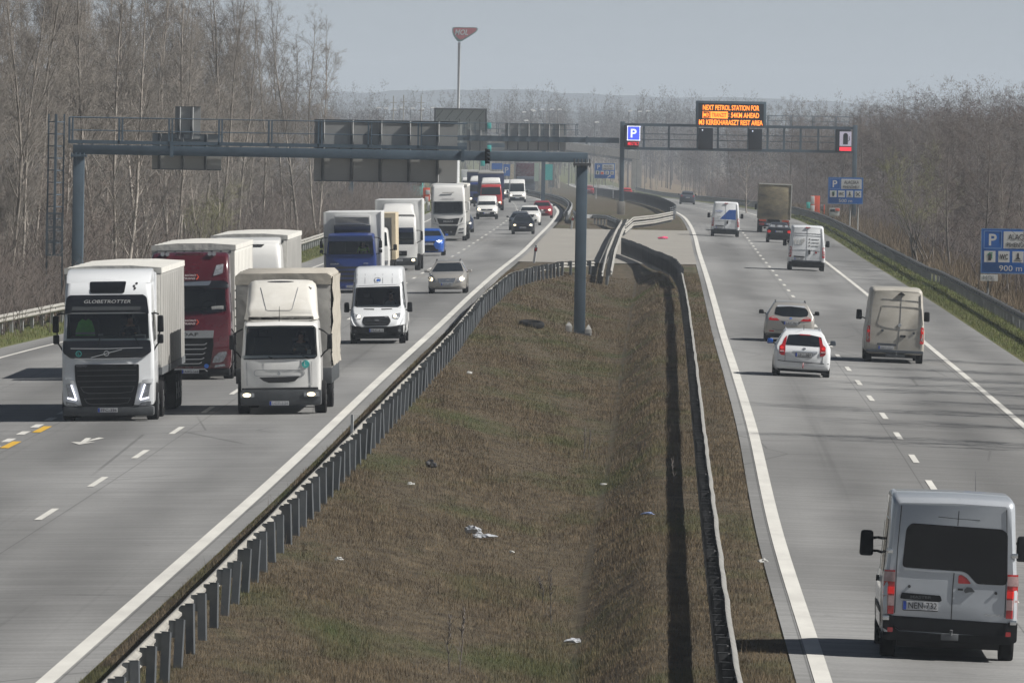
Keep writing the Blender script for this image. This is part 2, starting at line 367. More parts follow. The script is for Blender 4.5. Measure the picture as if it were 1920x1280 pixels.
class Veh:
    """a vehicle in its own frame: forward = +y, ground = 0; F = front face, R = rear face, U / S = left / right side"""
    def __init__(s, name, label, cat, px, py, way, ynear, group=None, scale=1.0, dx=0.0, P=None):
        P = P or G(px, py)
        onc = way == 'on'
        hd = road_head(LLc if onc else RLc, P.y); tilt = -CF if onc else CF
        mtx = Matrix.Translation(P) @ Matrix.Rotation(tilt, 4, 'Y') @ Matrix.Rotation((math.pi if onc else 0) - math.atan(hd), 4, 'Z') @ Matrix.Scale(scale, 4) @ Matrix.Translation((0, -ynear, 0))
        s.root = bpy.data.objects.new(name, None); COL.objects.link(s.root); s.root.matrix_world = mtx
        s.mtx = mtx
        tag(s.root, label, cat, group); s.V = []; s.Fc = []; s.bvh = None; s.L = 5; s.P = P
    def part(s, name, mb, mats, smooth=35, bevel=0, parent=None, solid=False):
        o = mb.build(name, mats, parent or s.root, smooth=smooth, bevel=bevel)
        if solid: s.solid(mb)
        return o
    def solid(s, mb):
        o = len(s.V); s.V += [Vector(v) for v in mb.v]; s.Fc += [[i + o for i in f] for f in mb.f]
        s.bvh = BVHTree.FromPolygons(s.V, s.Fc)
    def hit(s, face, a, b):
        if face in 'FR':
            x = a if face == 'R' else -a; dy = -1 if face == 'F' else 1
            h = s.bvh.ray_cast(Vector((x, -dy * 40, b)), Vector((0, dy, 0)))[0]
            if h is None:
                h = s.bvh.find_nearest(Vector((x, s.L if face == 'F' else 0, b)))[0]; h = Vector((x, h.y, b))
            return h, Vector((0, -dy, 0))
        if face == 'T':
            h = s.bvh.ray_cast(Vector((a, b, 9)), Vector((0, 0, -1)))[0] or s.bvh.find_nearest(Vector((a, b, 3)))[0]
            return Vector((a, b, h.z)), Vector((0, 0, 1))
        sx = -1 if face == 'U' else 1
        h = s.bvh.ray_cast(Vector((sx * 9, a, b)), Vector((-sx, 0, 0)))[0]
        if h is None: h = s.bvh.find_nearest(Vector((sx * 1.2, a, b)))[0]; h = Vector((h.x, a, b))
        return h, Vector((sx, 0, 0))
    def decal(s, name, poly, m, face='R', off=.010, depth=.03, step=.14, parent=None):
        bm = bmesh.new()
        bm.faces.new([bm.verts.new((a, 0, b)) for a, b in poly])
        us = [p[0] for p in poly]; zs = [p[1] for p in poly]
        for ax, lo, hi in ((0, min(us), max(us)), (2, min(zs), max(zs))):
            k = int((hi - lo) / step)
            for i in range(1, k + 1):
                c = [0, 0, 0]; c[ax] = lo + (hi - lo) * i / (k + 1); nn = [0, 0, 0]; nn[ax] = 1
                bmesh.ops.bisect_plane(bm, geom=bm.verts[:] + bm.edges[:] + bm.faces[:], plane_co=c, plane_no=nn)
        N = None
        for v in bm.verts:
            h, N = s.hit(face, v.co.x, v.co.z); v.co = h + N * off
        be = [e for e in bm.edges if len(e.link_faces) == 1]
        ex = bmesh.ops.extrude_edge_only(bm, edges=be)
        for v in ex['geom']:
            if isinstance(v, bmesh.types.BMVert): v.co -= N * depth
        bmesh.ops.triangulate(bm, faces=[f for f in bm.faces if len(f.verts) > 4])
        bmesh.ops.recalc_face_normals(bm, faces=bm.faces)
        me = bpy.data.meshes.new(name); bm.to_mesh(me); bm.free(); me.materials.append(m)
        me.polygons.foreach_set('use_smooth', [True] * len(me.polygons)); me.set_sharp_from_angle(angle=math.radians(40)); me.update()
        return link(name, me, parent or s.root)
    def both(s, name, poly, m, face='R', **k):
        return [s.decal(name, poly, m, face, **k), s.decal(name, [(-a, b) for a, b in poly][::-1], m, face, **k)]
    def text(s, name, t, h, a, b, m, face='R', width=None, off=.022, parent=None, **k):
        p, N = s.hit(face, a, b); p = p + N * off
        return text_mesh(name, t, h, p, parent or s.root, m, face, width, **k)
    def plate(s, a, b, t, face='R', w=.52, h=.115, off=.03, dirty=False):
        o = s.decal('number_plate', rrect(a - w / 2, a + w / 2, b - h / 2, b + h / 2, .012), M['plate'], face, off=off, depth=.02, step=.6)
        s.decal('country_band', rrect(a - w / 2 + .004, a - w / 2 + .052, b - h / 2 + .004, b + h / 2 - .004, .004), M['plate_blue'], face, off=off + .004, depth=.003, step=.5, parent=o)
        s.text('lettering', t, h * .70, a + .03, b, M['grey_ink' if dirty else 'ink'], face, width=w * .80, off=off + .006, parent=o)
        return o
    def line(s, name, pts, wd, m, face='R', off=.014, parent=None, closed=False):
        mb = MB(); pts = list(pts) + ([pts[0]] if closed else []); q = []
        for i in range(len(pts) - 1):
            (a, b), (c, d) = pts[i], pts[i + 1]; k = max(1, int(math.hypot(c - a, d - b) / .14))
            q += [(a + (c - a) * j / k, b + (d - b) * j / k) for j in range(k)]
        q.append(pts[-1]); q = [s.hit(face, a, b) for a, b in q]; N = q[0][1]; q = [h + N * off for h, _ in q]
        for i in range(len(q) - 1):
            d = q[i + 1] - q[i]
            if d.length > 1e-5: mb.obox((q[i] + q[i + 1]) / 2, d.cross(N).normalized() * wd / 2, d / 2, N * .004)
        return mb.build(name, m, parent or s.root, fixn=True)
    def wheel(s, x, y, r=.33, w=.22, steel=True, twin=False):
        mb = MB(); sg = 1 if x > 0 else -1
        prof = [(-w / 2, r * .62), (-w / 2 + .0, r * .9), (-w / 2 + .03, r * .985), (-w / 4, r), (w / 4, r), (w / 2 - .03, r * .985), (w / 2, r * .9), (w / 2, r * .62)]
        n = 28; k = len(prof)
        for i in range(n):
            a = 2 * math.pi * i / n
            for (dx, rr) in prof: mb.v.append((x + dx, y + rr * math.cos(a), r + rr * math.sin(a)))
        for i in range(n):
            for j in range(k): mb.f.append([i * k + j, i * k + (j + 1) % k, ((i + 1) % n) * k + (j + 1) % k, ((i + 1) % n) * k + j]); mb.m.append(0)
        o = mb.build('wheel', M['rubber'], s.root, smooth=40)
        rb = MB(); rb.cyl((x + sg * (w / 2 - .05), y, r), (x + sg * (w / 2 - .02), y, r), r * .62, r * .6, 24)
        rb.cyl((x + sg * (w / 2 - .03), y, r), (x + sg * (w / 2 + .01), y, r), r * .2, r * .16, 12)
        for i in range(8):
            a = 2 * math.pi * i / 8
            rb.obox((x + sg * (w / 2 - .02), y + r * .4 * math.cos(a), r + r * .4 * math.sin(a)), (.012, 0, 0), (0, r * .2 * math.cos(a), r * .2 * math.sin(a)), (0, -r * .06 * math.sin(a), r * .06 * math.cos(a)))
        rb.build('rim', M['rim'], o)
        return o
    def mirror(s, x, y, z, w, h, m, arm=None, d=.14, name='wing_mirror'):
        """housing centred at (x, y, z); arm = list of (x, z) ends on the body side"""
        mb = MB(); mb.box(x - w / 2, x + w / 2, y - d / 2, y + d / 2, z - h / 2, z + h / 2, 0, top=(.012, .012))
        o = mb.build(name, m, s.root, bevel=min(w, h) * .28, seg=3)
        if arm:
            for (ax, az, bx, bz) in arm: MB().tube([(ax, y + .0, az), ((ax + bx) / 2, y + .02, (az + bz) / 2 + .01), (bx, y, bz)], .022, 6).build('mirror_arm', M['plastic'], o, smooth=60)
        return o
    def cavity(s, obj, poly, y0, y1, m_in):
        """hollow the cab out behind its windscreen: poly in (x, z), from y0 to y1"""
        c = MB(); c.prism([(a, b) for a, b in poly], y0, y1, 'y')
        co = c.build('cutter', m_in)
        md = obj.modifiers.new('cut', 'BOOLEAN'); md.operation = 'DIFFERENCE'; md.object = co; md.solver = 'EXACT'; md.material_mode = 'TRANSFER'
        co.matrix_world = s.mtx; bpy.context.view_layer.update()
        me = bpy.data.meshes.new_from_object(obj.evaluated_get(bpy.context.evaluated_depsgraph_get()))
        obj.modifiers.clear(); old = obj.data; obj.data = me; bpy.data.objects.remove(co); bpy.data.meshes.remove(old)
        me.set_sharp_from_angle(angle=math.radians(35))

def sit_person(V, x, y, zseat, coat, label, side='left', hand=True, hivis=False):
    """a driver at the wheel: one continuous skinned body, with hair and jacket as children"""
    root = bpy.data.objects.new('person', None); COL.objects.link(root); root.matrix_world = V.mtx @ Matrix.Translation((x, y, zseat))
    tag(root, label, 'person')
    def skin_mesh(name, verts, edges, rads, m, rooti=0, sub=1):
        me = bpy.data.meshes.new(name); me.from_pydata(verts, edges, [])
        o = bpy.data.objects.new(name, me); COL.objects.link(o)
        sk = o.modifiers.new('s', 'SKIN'); sk.use_smooth_shade = True
        for i, r in enumerate(rads):
            me.skin_vertices[0].data[i].radius = (r, r) if not isinstance(r, tuple) else r
            me.skin_vertices[0].data[i].use_root = (i == rooti)
        sb = o.modifiers.new('b', 'SUBSURF'); sb.levels = sub
        bpy.context.view_layer.update()
        res = bpy.data.meshes.new_from_object(o.evaluated_get(bpy.context.evaluated_depsgraph_get()))
        bpy.data.objects.remove(o); bpy.data.meshes.remove(me)
        if not res.materials: res.materials.append(m)
        else: res.materials[0] = m
        for p in res.polygons: p.material_index = 0
        return res
    # pelvis, waist, chest, neck, skull base, crown | arms | legs
    v = [(0, 0, .08), (0, .0, .25), (0, .02, .45), (0, .03, .60), (0, .05, .68), (0, .06, .80),
         (.19, .02, .53), (.25, .16, .33), (.17, .40, .36), (.14, .47, .39),
         (-.19, .02, .53), (-.25, .16, .33), (-.17, .40, .36), (-.14, .47, .39),
         (.10, .05, .06), (.13, .45, .10), (.13, .52, -.28), (-.10, .05, .06), (-.13, .45, .10), (-.13, .52, -.28)]
    e = [(0, 1), (1, 2), (2, 3), (3, 4), (4, 5), (2, 6), (6, 7), (7, 8), (8, 9), (2, 10), (10, 11), (11, 12), (12, 13), (0, 14), (14, 15), (15, 16), (0, 17), (17, 18), (18, 19)]
    r = [.15, .15, (.17, .12), .055, .085, .075, .065, .045, .035, .04, .065, .045, .035, .04, .085, .065, .05, .085, .065, .05]
    body = link('body', skin_mesh('body', v, e, r, M['skin']), root)
    # nose, hair
    nb = MB(); nb.add([(-.012, .14, .70), (.012, .14, .70), (0, .175, .705), (0, .14, .75)], [(0, 1, 2), (1, 3, 2), (3, 0, 2), (0, 3, 1)])
    nb.build('nose', M['skin'], root)
    hb = MB()
    for k in range(7):
        a = -.9 + .3 * k
        hb.tube([(.075 * math.cos(1.57 + a * 1.6), .05 - .06 * abs(math.cos(a)), .72), (.085 * math.cos(1.57 + a), .03 + .02 * math.sin(k), .80), (0, .05, .875)], [.045, .05, .03], 6)
    hb.build('hair', M['hair'], root, smooth=60)
    jv = [p for i, p in enumerate(v) if i in (0, 1, 2, 6, 7, 8, 10, 11, 12)]
    je = [(0, 1), (1, 2), (2, 3), (3, 4), (4, 5), (2, 6), (6, 7), (7, 8)]
    link('jacket', skin_mesh('jacket', jv, je, [.165, .165, (.185, .135), .08, .06, .05, .08, .06, .05], coat), root)
    tv = [p for i, p in enumerate(v) if i in (0, 14, 15, 16, 17, 18, 19)]
    link('trousers', skin_mesh('trousers', tv, [(0, 1), (1, 2), (2, 3), (0, 4), (4, 5), (5, 6)], [.158, .095, .075, .06, .095, .075, .06], M['shirt']), root)
    return root

def cab_interior(V, w, y0, y1, zf, zdash, zseat, xs, seats=(-.5, .5)):
    """seats, dashboard and steering wheel of a hollow cab; y1 = front"""
    for sx in seats:
        sm = MB(); sm.box(sx - .24, sx + .24, y1 - 1.0, y1 - .55, zseat - .14, zseat); sm.box(sx - .24, sx + .24, y1 - 1.12, y1 - .98, zseat - .05, zseat + .62); sm.box(sx - .13, sx + .13, y1 - 1.10, y1 - 1.0, zseat + .64, zseat + .82)
        sm.build('seat', M['seat'], V.root, bevel=.04)
    d = MB(); d.box(-w + .1, w - .1, y1 - .42, y1 - .1, zf, zdash, top=(.02, .05)); d.build('dashboard', M['plastic'], V.root, bevel=.04)
    st = MB(); n = 20; c = Vector((xs, y1 - .52, zdash + .03))
    pts = [c + Vector((.21 * math.cos(2 * math.pi * i / n), -.10 * math.sin(2 * math.pi * i / n), .19 * math.sin(2 * math.pi * i / n))) for i in range(n + 1)]
    st.tube(pts, .016, 6, cap=False); st.bar(c + Vector((-.2, 0, 0)), c + Vector((.2, 0, 0)), .03, .03); st.tube([c, (xs, y1 - .2, zdash - .15)], .03, 6)
    st.build('steering_wheel', M['plastic'], V.root, smooth=60)

# ------------------------------------------------------------------ kinds of body
def car_stations(L, w, h, rear='wagon', hood=.86, suv=0.0, zb=.2):
    wr = w * .70; hb = .94 + suv * .6
    if rear == 'wagon':
        a = [(0, w * .86, .36, .66, w * .84, .80 + suv, .05), (.05, w * .95, .29, .72, w * .92, .90 + suv, .05), (.12, w * .985, .25, hb - .06, w * .93, hb + .06, .05),
             (.30, w * .995, zb + .02, hb, w * .78, h * .90, .10), (.46, w, zb, hb, wr + .02, h - .05, .12), (.75, w, zb, hb, wr, h - .015, .12)]
    elif rear == 'hatch':
        a = [(0, w * .86, .36, .66, w * .84, .82 + suv, .05), (.05, w * .95, .29, .72, w * .92, .92 + suv, .05), (.14, w * .985, .25, hb - .04, w * .90, hb + .08, .06),
             (.45, w * .995, zb + .02, hb, w * .76, h * .90, .10), (.7, w, zb, hb, wr + .01, h - .05, .12), (1.0, w, zb, hb, wr, h - .015, .12)]
    else:
        a = [(0, w * .84, .36, .66, w * .80, .84, .05), (.05, w * .94, .29, .74, w * .90, 1.0, .05), (.12, w * .98, .25, hb - .02, w * .90, hb + .10, .04),
             (.55, w * .995, zb, hb, w * .86, hb + .13, .06), (.95, w, zb, hb, w * .76, h * .92, .12), (1.25, w, zb, hb, wr, h - .03, .12)]
    b = [(L * .40, w, zb, hb, wr, h, .12), (L * .53, w, zb, hb - .01, wr - .01, h - .02, .12), (L * .60, w, zb, hb - .02, wr, h - .07, .11),
         (L * .67, w * .995, zb, hb - .03, w * .80, h * .83, .08), (L * .745, w * .99, zb, hb - .05, w * .90, hood + .12 + suv, .05), (L * .80, w * .985, zb, hb - .10, w * .88, hood + .05 + suv, .06),
         (L * .90, w * .97, zb + .02, hood - .14 + suv, w * .84, hood - .02 + suv, .06), (L * .965, w * .90, zb + .04, hood - .24 + suv, w * .78, hood - .10 + suv, .06),
         (L * .99, w * .78, zb + .08, .56 + suv, w * .68, .68 + suv, .06), (L, w * .66, zb + .12, .48, w * .55, .60 + suv * .6, .06)]
    return a + b

def make_car(V, L, w, h, paintm, rear='wagon', suv=0.0, wr=.32, hood=.86):
    V.L = L; mb = MB(); loft(mb, car_stations(L, w, h, rear, hood, suv)); V.solid(mb)
    V.part('body', mb, [paintm], smooth=38)
    for sx in (-1, 1):
        for y in (L * .17 + .05, L * .80):
            V.wheel(sx * (w - .115), y, wr, .215)
    for sd in 'US':
        for y in (L * .17 + .05, L * .80):
            V.decal('wheel_arch', [(y + (wr + .05) * math.cos(t), wr + (wr + .05) * math.sin(t)) for t in [math.pi * i / 12 for i in range(13)]], M['chassis'], sd, off=.004, depth=.01)
        hb = .97 + suv * .6
        V.decal('side_window', roundp([(L * .16, hb), (L * .66, hb - .02), (L * .565, h - .14), (L * .20, h - .15)], .05), M['glass'], sd, off=.006)
    return V

def van_stations(L, w, wt, h, zb=.32, nose=1.0, belt=1.1, rake=.85, r=.13):
    return [(0, w - .06, zb + .10, belt, wt - .06, h - .10, r), (.05, w - .015, zb + .04, belt, wt - .02, h - .045, r), (.14, w, zb, belt, wt, h - .015, r), (L * .3, w, zb, belt, wt, h + .01, r),
            (L - nose - rake - .75, w, zb, belt, wt, h, r), (L - nose - rake - .25, w, zb, belt, wt, h - .10, r + .02), (L - nose - rake, w, zb, belt, wt - .01, h - .34, r),
            (L - nose - rake * .45, w, zb, belt, w * .87, belt + (h - .34 - belt) * .47 + .06, .12), (L - nose, w * .995, zb, belt - .06, w * .92, belt + .10, .08), (L - nose * .6, w * .985, zb, belt - .16, w * .90, belt - .02, .09),
            (L - nose * .25, w * .95, zb, belt - .32, w * .84, belt - .20, .10), (L - nose * .08, w * .88, zb, .70, w * .78, belt - .36, .10), (L, w * .74, zb + .04, .55, w * .62, belt - .50, .10)]

def make_van(V, L, w, wt, h, paintm, zb=.32, nose=1.0, belt=1.1, rake=.85, wr=.34, mw=M['plastic'], bodyname='body', r=.13):
    V.L = L; mb = MB(); loft(mb, van_stations(L, w, wt, h, zb, nose, belt, rake, r)); V.solid(mb)
    V.bodyobj = V.part(bodyname, mb, [paintm], smooth=38)
    for sx in (-1, 1):
        for y in (.95, L - .95): V.wheel(sx * (w - .13), y, wr, .225)
    ch = MB(); ch.box(-w + .25, w - .25, .3, L - .3, .20, zb + .06); V.part('chassis', ch, M['chassis'], smooth=None)
    for sd in 'US':
        for y in (.95, L - .95):
            V.decal('wheel_arch', [(y + (wr + .06) * math.cos(t), wr + (wr + .06) * math.sin(t)) for t in [math.pi * i / 12 for i in range(13)]], M['chassis'], sd, off=.004, depth=.01)
        V.decal('side_window', roundp([(L - nose - rake - .45, belt + .12), (L - nose - .1, belt + .10), (L - nose - rake + .1, h - .52), (L - nose - rake - .45, h - .50)], .06), M['glass'], sd, off=.006)
    return V

def cab_stations(w, wt, L, zb, zbelt, zw, zr, slope=.18, roofback=0.0, r=.16):
    """cab-over cab: front at y = L; zbelt / zw = lower / upper edge of the windscreen, zr = roof"""
    return [(0, w - .03, zb + .2, zbelt, wt, zr + roofback, r), (.05, w, zb + .15, zbelt, wt, zr + roofback, r), (L * .45, w, zb + .1, zbelt, wt, zr + roofback * .6, r),
            (L - .75, w, zb, zbelt, wt, zr, r), (L - slope - .34, w, zb, zbelt, wt, zr - .10, r), (L - slope - .12, w, zb, zbelt, wt - .01, (zw + zr) / 2, r * .9), (L - slope, w, zb, zbelt, wt - .015, zw, .12),
            (L - slope * .45, w - .005, zb, zbelt, wt - .01, zbelt + (zw - zbelt) * .48, .10), (L - .05, w - .02, zb, zbelt - .12, w - .05, zbelt + .02, .08), (L, w - .10, zb + .03, zbelt - .22, w - .16, zbelt - .06, .08)]

def semi_trailer(V, y0, y1, w, z0, z1, m, front=None, roof=None):
    """curtain-sided box from y0 (rear) to y1 (front)"""
    mb = MB(); mb.box(-w, w, y0, y1, z0 + .12, z1 - .10); V.solid(mb)
    o = V.part('cargo_curtain', mb, m, smooth=None, bevel=.03)
    rf = MB(); n = 10
    # sagging roof sheet with a hanging hem
    vs = []; fs = []
    for i in range(n + 1):
        y = y0 - .03 + (y1 - y0 + .06) * i / n
        sag = -.03 * math.sin(3.1 * i) - (.025 if i % 2 else 0)
        vs += [(-w - .02, y, z1 - .17), (-w - .015, y, z1 - .02 + sag * .3), (-w * .4, y, z1 + .03 + sag), (w * .4, y, z1 + .03 + sag), (w + .015, y, z1 - .02 + sag * .3), (w + .02, y, z1 - .17)]
    for i in range(n):
        for j in range(5): a = i * 6 + j; fs.append((a, a + 1, a + 7, a + 6))
    fs.append((0, 5, 4, 3, 2, 1)); fs.append(tuple(n * 6 + j for j in range(6)))
    rf.add(vs, fs); V.part('cargo_roof', rf, roof or M['tarp_light'], smooth=50)
    bd = MB(); bd.box(-w - .012, w + .012, y0 - .02, y1 + .02, z0 - .06, z0 + .13); bd.build('side_rail', M['steel_dark'], V.root)
    if front:
        f = MB(); f.box(-w + .03, w - .03, y1 + .004, y1 + .03, z0 + .2, z1 - .2); f.build('front_wall', front, V.root, bevel=.02)
        h = MB()
        for i in range(9):
            x = -w + .15 + i * (2 * w - .3) / 8
            h.box(x - .03, x + .03, y1 + .03, y1 + .06, z1 - .26, z1 - .19)
        h.build('tarp_hooks', M['steel_dark'], o)
    for i, sx in enumerate((-1, 1)):
        st = MB()
        ny = int((y1 - y0) / 1.1)
        for k in range(ny): y = y0 + .3 + k * 1.1; st.box(sx * (w + .001), sx * (w + .005), y - .02, y + .02, z0 + .02, z1 - .25)
        st.build('curtain_straps', M['tarp'], o, fixn=True)

def truck_chassis(V, y0, y1, w, axles, r=.5, front=None):
    c = MB(); c.box(-.45, .45, y0 + .1, y1 - .3, .55, .98); c.box(-w + .28, w - .28, y0 + 1.2, y1 - 1.4, .48, .80)
    V.part('chassis', c, M['chassis'], smooth=None)
    for y in axles:
        for sx in (-1, 1): V.wheel(sx * (w - .18), y, r, .34)
    if front is not None:
        for sx in (-1, 1): V.wheel(sx * (w - .17), front, r, .31)
# ------------------------------------------------------------------ road surfaces
def onroad(px, D):
    p = atD(px, 400, D); p.z = zroad(p.x, D); return p

def add_node_chain(nt, kind, **inp):
    n = nt.nodes.new(kind)
    for k, v in inp.items(): setattr(n, k, v)
    return n

def road_material():
    """worn concrete in metres of UV: u across from the median line, v along the road"""
    m = bpy.data.materials.new('motorway_concrete'); m.use_nodes = True; nt = m.node_tree; b = nt.nodes['Principled BSDF']; lk = nt.links.new
    b.inputs['Roughness'].default_value = .75; nset(b, 'Specular IOR Level', .35)
    uv = nt.nodes.new('ShaderNodeUVMap'); uv.uv_map = 'UVMap'
    def noise(sx, sy, scale, detail=5, rough=.6):
        mp = nt.nodes.new('ShaderNodeMapping'); mp.inputs['Scale'].default_value = (sx, sy, 1); lk(uv.outputs['UV'], mp.inputs['Vector'])
        n = nt.nodes.new('ShaderNodeTexNoise'); n.inputs['Scale'].default_value = scale; n.inputs['Detail'].default_value = detail; n.inputs['Roughness'].default_value = rough
        lk(mp.outputs['Vector'], n.inputs['Vector']); return n.outputs['Fac']
    def math_(op, a, bb, c=None):
        n = nt.nodes.new('ShaderNodeMath'); n.operation = op
        for i, x in enumerate((a, bb, c)):
            if x is None: continue
            if isinstance(x, (int, float)): n.inputs[i].default_value = x
            else: lk(x, n.inputs[i])
        return n.outputs[0]
    def ramp(fac, lo, hi, a, c):
        n = nt.nodes.new('ShaderNodeMapRange'); n.inputs['From Min'].default_value = lo; n.inputs['From Max'].default_value = hi
        n.inputs['To Min'].default_value = a; n.inputs['To Max'].default_value = c; n.interpolation_type = 'SMOOTHSTEP'; lk(fac, n.inputs['Value']); return n.outputs['Result']
    sep = nt.nodes.new('ShaderNodeSeparateXYZ'); lk(uv.outputs['UV'], sep.inputs[0]); u, v = sep.outputs['X'], sep.outputs['Y']
    patch = ramp(noise(.10, .012, 1.0, 4), .38, .64, .74, 1.15)       # slabs and repairs, long along the road
    brush = ramp(noise(.16, 1.3, 1.0, 6, .75), .38, .64, .86, 1.10)   # cross brushing of the slabs
    grain = ramp(noise(3.0, .8, 4.0, 3), .3, .7, .95, 1.05)
    # oily, darker wheel lanes in the middle of each lane
    lane = math_('ABSOLUTE', math_('SUBTRACT', math_('FRACT', math_('MULTIPLY', u, 1 / 3.72), 0.0), .5), 0.0)
    oil = ramp(lane, .02, .36, .72, 1.0)
    oil = math_('ADD', math_('MULTIPLY', math_('SUBTRACT', oil, 1.0), ramp(noise(.2, .02, 1.0, 3), .3, .65, .15, 1.1)), 1.0)
    # slab joints
    jl = math_('LESS_THAN', math_('ABSOLUTE', math_('SUBTRACT', math_('FRACT', math_('MULTIPLY', math_('ADD', u, .28), 1 / 3.72), 0.0), .03), 0.0), .0035)
    jt = math_('LESS_THAN', math_('FRACT', math_('MULTIPLY', v, 1 / 5.5), 0.0), .016)
    jk = math_('SUBTRACT', 1.0, math_('MULTIPLY', math_('MAXIMUM', math_('MULTIPLY', jl, .75), math_('MULTIPLY', jt, .4)), .55))
    tot = math_('MULTIPLY', math_('MULTIPLY', math_('MULTIPLY', patch, brush), math_('MULTIPLY', grain, oil)), jk)
    # tyre skids and spills
    sk = ramp(noise(1.5, .004, 1.0, 3), .58, .72, 1.0, .80); tot = math_('MULTIPLY', tot, sk)
    mpv = nt.nodes.new('ShaderNodeMapping'); mpv.inputs['Scale'].default_value = (.22, .045, 1); lk(uv.outputs['UV'], mpv.inputs['Vector'])
    vo = nt.nodes.new('ShaderNodeTexVoronoi'); vo.feature = 'DISTANCE_TO_EDGE'; vo.inputs['Scale'].default_value = 1.0; lk(mpv.outputs['Vector'], vo.inputs['Vector'])
    crack = math_('MULTIPLY', math_('LESS_THAN', vo.outputs['Distance'], .006), ramp(noise(.09, .011, 1.0, 2), .5, .56, 0.0, .32))     # sealed cracks, in places
    spot = ramp(noise(.7, .22, 1.0, 4, .7), .66, .74, 1.0, .84)
    tot = math_('MULTIPLY', math_('MULTIPLY', tot, spot), math_('SUBTRACT', 1.0, crack))
    mx = nt.nodes.new('ShaderNodeMix'); mx.data_type = 'RGBA'; mx.blend_type = 'MULTIPLY'; mx.inputs['Factor'].default_value = 1
    base = nt.nodes.new('ShaderNodeMix'); base.data_type = 'RGBA'; base.inputs[6].default_value = (.226, .223, .216, 1); base.inputs[7].default_value = (.205, .207, .208, 1)
    lk(noise(.05, .006, 1.0, 3), base.inputs['Factor'])
    lk(base.outputs[2], mx.inputs[6])
    cb = nt.nodes.new('ShaderNodeCombineColor'); lk(tot, cb.inputs[0]); lk(tot, cb.inputs[1]); lk(tot, cb.inputs[2])
    lk(cb.outputs[0], mx.inputs[7]); lk(mx.outputs[2], b.inputs['Base Color'])
    return m

def strip(name, xf0, xf1, D0, D1, step, lift, m, nx=1, uvf=None, kind='structure', parent=None):
    """a sheet between two curves x(D), lying lift above the carriageway"""
    k = max(1, int((D1 - D0) / step)); Ds = [D0 + (D1 - D0) * i / k for i in range(k + 1)]
    V = []; U = []
    for D in Ds:
        a, b = xf0(D), xf1(D)
        for j in range(nx + 1):
            x = a + (b - a) * j / nx; V.append((x, D, zroad(x, D) + lift)); U.append(uvf(x, D) if uvf else (x, D))
    F = [(i * (nx + 1) + j, i * (nx + 1) + j + 1, (i + 1) * (nx + 1) + j + 1, (i + 1) * (nx + 1) + j) for i in range(k) for j in range(nx)]
    o = raw_mesh(name, np.array(V), np.array(F), m, parent, uv=np.array(U))
    if kind: o['kind'] = kind
    return o

RM = road_material()
WL = mat('road_paint', (.62, .61, .57), rough=.7, col2=(.50, .49, .46), vscale=.9, stretch=(1, .25, 1))
YL = mat('yellow_road_paint', (.55, .33, .03), rough=.7)
LEFT_W = lambda D: LLc(D) - (15.2 - 3.4 * smooth(330, 470, D))     # outer edge of the far carriageway: a slip lane joins it near the camera
strip('road_far_side', lambda D: LEFT_W(D), lambda D: LLc(D) + .48, 40, 2400, 6, .02, RM, 6, lambda x, D: (LLc(D) - x, D))
strip('road_near_side', lambda D: RLc(D) - .40, lambda D: RLc(D) + 10.3, 40, 2400, 6, .02, RM, 6, lambda x, D: (x - RLc(D) + 37.2, D + 300))
strip('edge_line', lambda D: LLc(D) - .13, lambda D: LLc(D) + .13, 40, 2400, 6, .03, WL)
strip('edge_line', lambda D: RLc(D) - .13, lambda D: RLc(D) + .13, 40, 2400, 6, .03, WL)
strip('edge_line', lambda D: RLc(D) + 7.42, lambda D: RLc(D) + 7.62, 40, 2400, 6, .03, WL)
strip('edge_line', lambda D: LEFT_W(D) + 1.3, lambda D: LEFT_W(D) + 1.46, 200, 2400, 6, .03, WL)

def dashes(name, off, w, d0, period, ln, D1, m, c, sg):
    mb = MB(); D = d0
    while D < D1:
        for k in range(2):
            a, b = D + ln * k / 2, D + ln * (k + 1) / 2
            q = []
            for dd, s in ((a, -1), (a, 1), (b, 1), (b, -1)):
                x = c(dd) + sg * (off + s * w / 2); q.append((x, dd, zroad(x, dd) + .03))
            mb.add(q, [(0, 1, 2, 3)])
        D += period
    o = mb.build(name, m); o['kind'] = 'structure'; return o
dR = G(1750, 911).y - 3
dashes('lane_marking', 3.78, .15, dR - 18 * 9, 18, 6, 2200, WL, RLc, 1)
dL = G(82, 966).y - 3
dashes('lane_marking', 3.84, .15, dL - 18.6 * 8, 18.6, 6, 2200, WL, LLc, -1)
d2 = G(113, 778).y
dashes('lane_marking', 7.68, .22, d2 - 6 * 20, 6, 2.8, d2 + 60, WL, LLc, -1)
for px, py in ((79, 806.5), (20, 835.5)):
    P = G(px, py); mb = MB()
    hs = road_head(LLc, P.y)
    q = [(P.x + s * .11 + hs * t, P.y + t, zroad(P.x, P.y + t) + .031) for t, s in ((-2.6, -1), (-2.6, 1), (2.6, 1), (2.6, -1))]
    mb.add(q, [(0, 1, 2, 3)]); o = mb.build('lane_marking', YL); o['kind'] = 'structure'
P = G(158, 829); mb = MB()
ar = [(-.07, 2.6), (.07, 2.6), (.07, -.6), (.30, -.6), (-.02, -2.6), (-.30, -.6), (-.07, -.6)]
mb.add([(P.x + a, P.y + b, zroad(P.x + a, P.y + b) + .031) for a, b in ar], [tuple(range(7))])
mb.add([(P.x + a, P.y + b, zroad(P.x + a, P.y + b) + .032) for a, b in ((.06, .5), (.24, 2.9), (.40, 2.3), (.06, -.4))], [(0, 1, 2, 3)])
o = mb.build('lane_marking', WL); o['kind'] = 'structure'

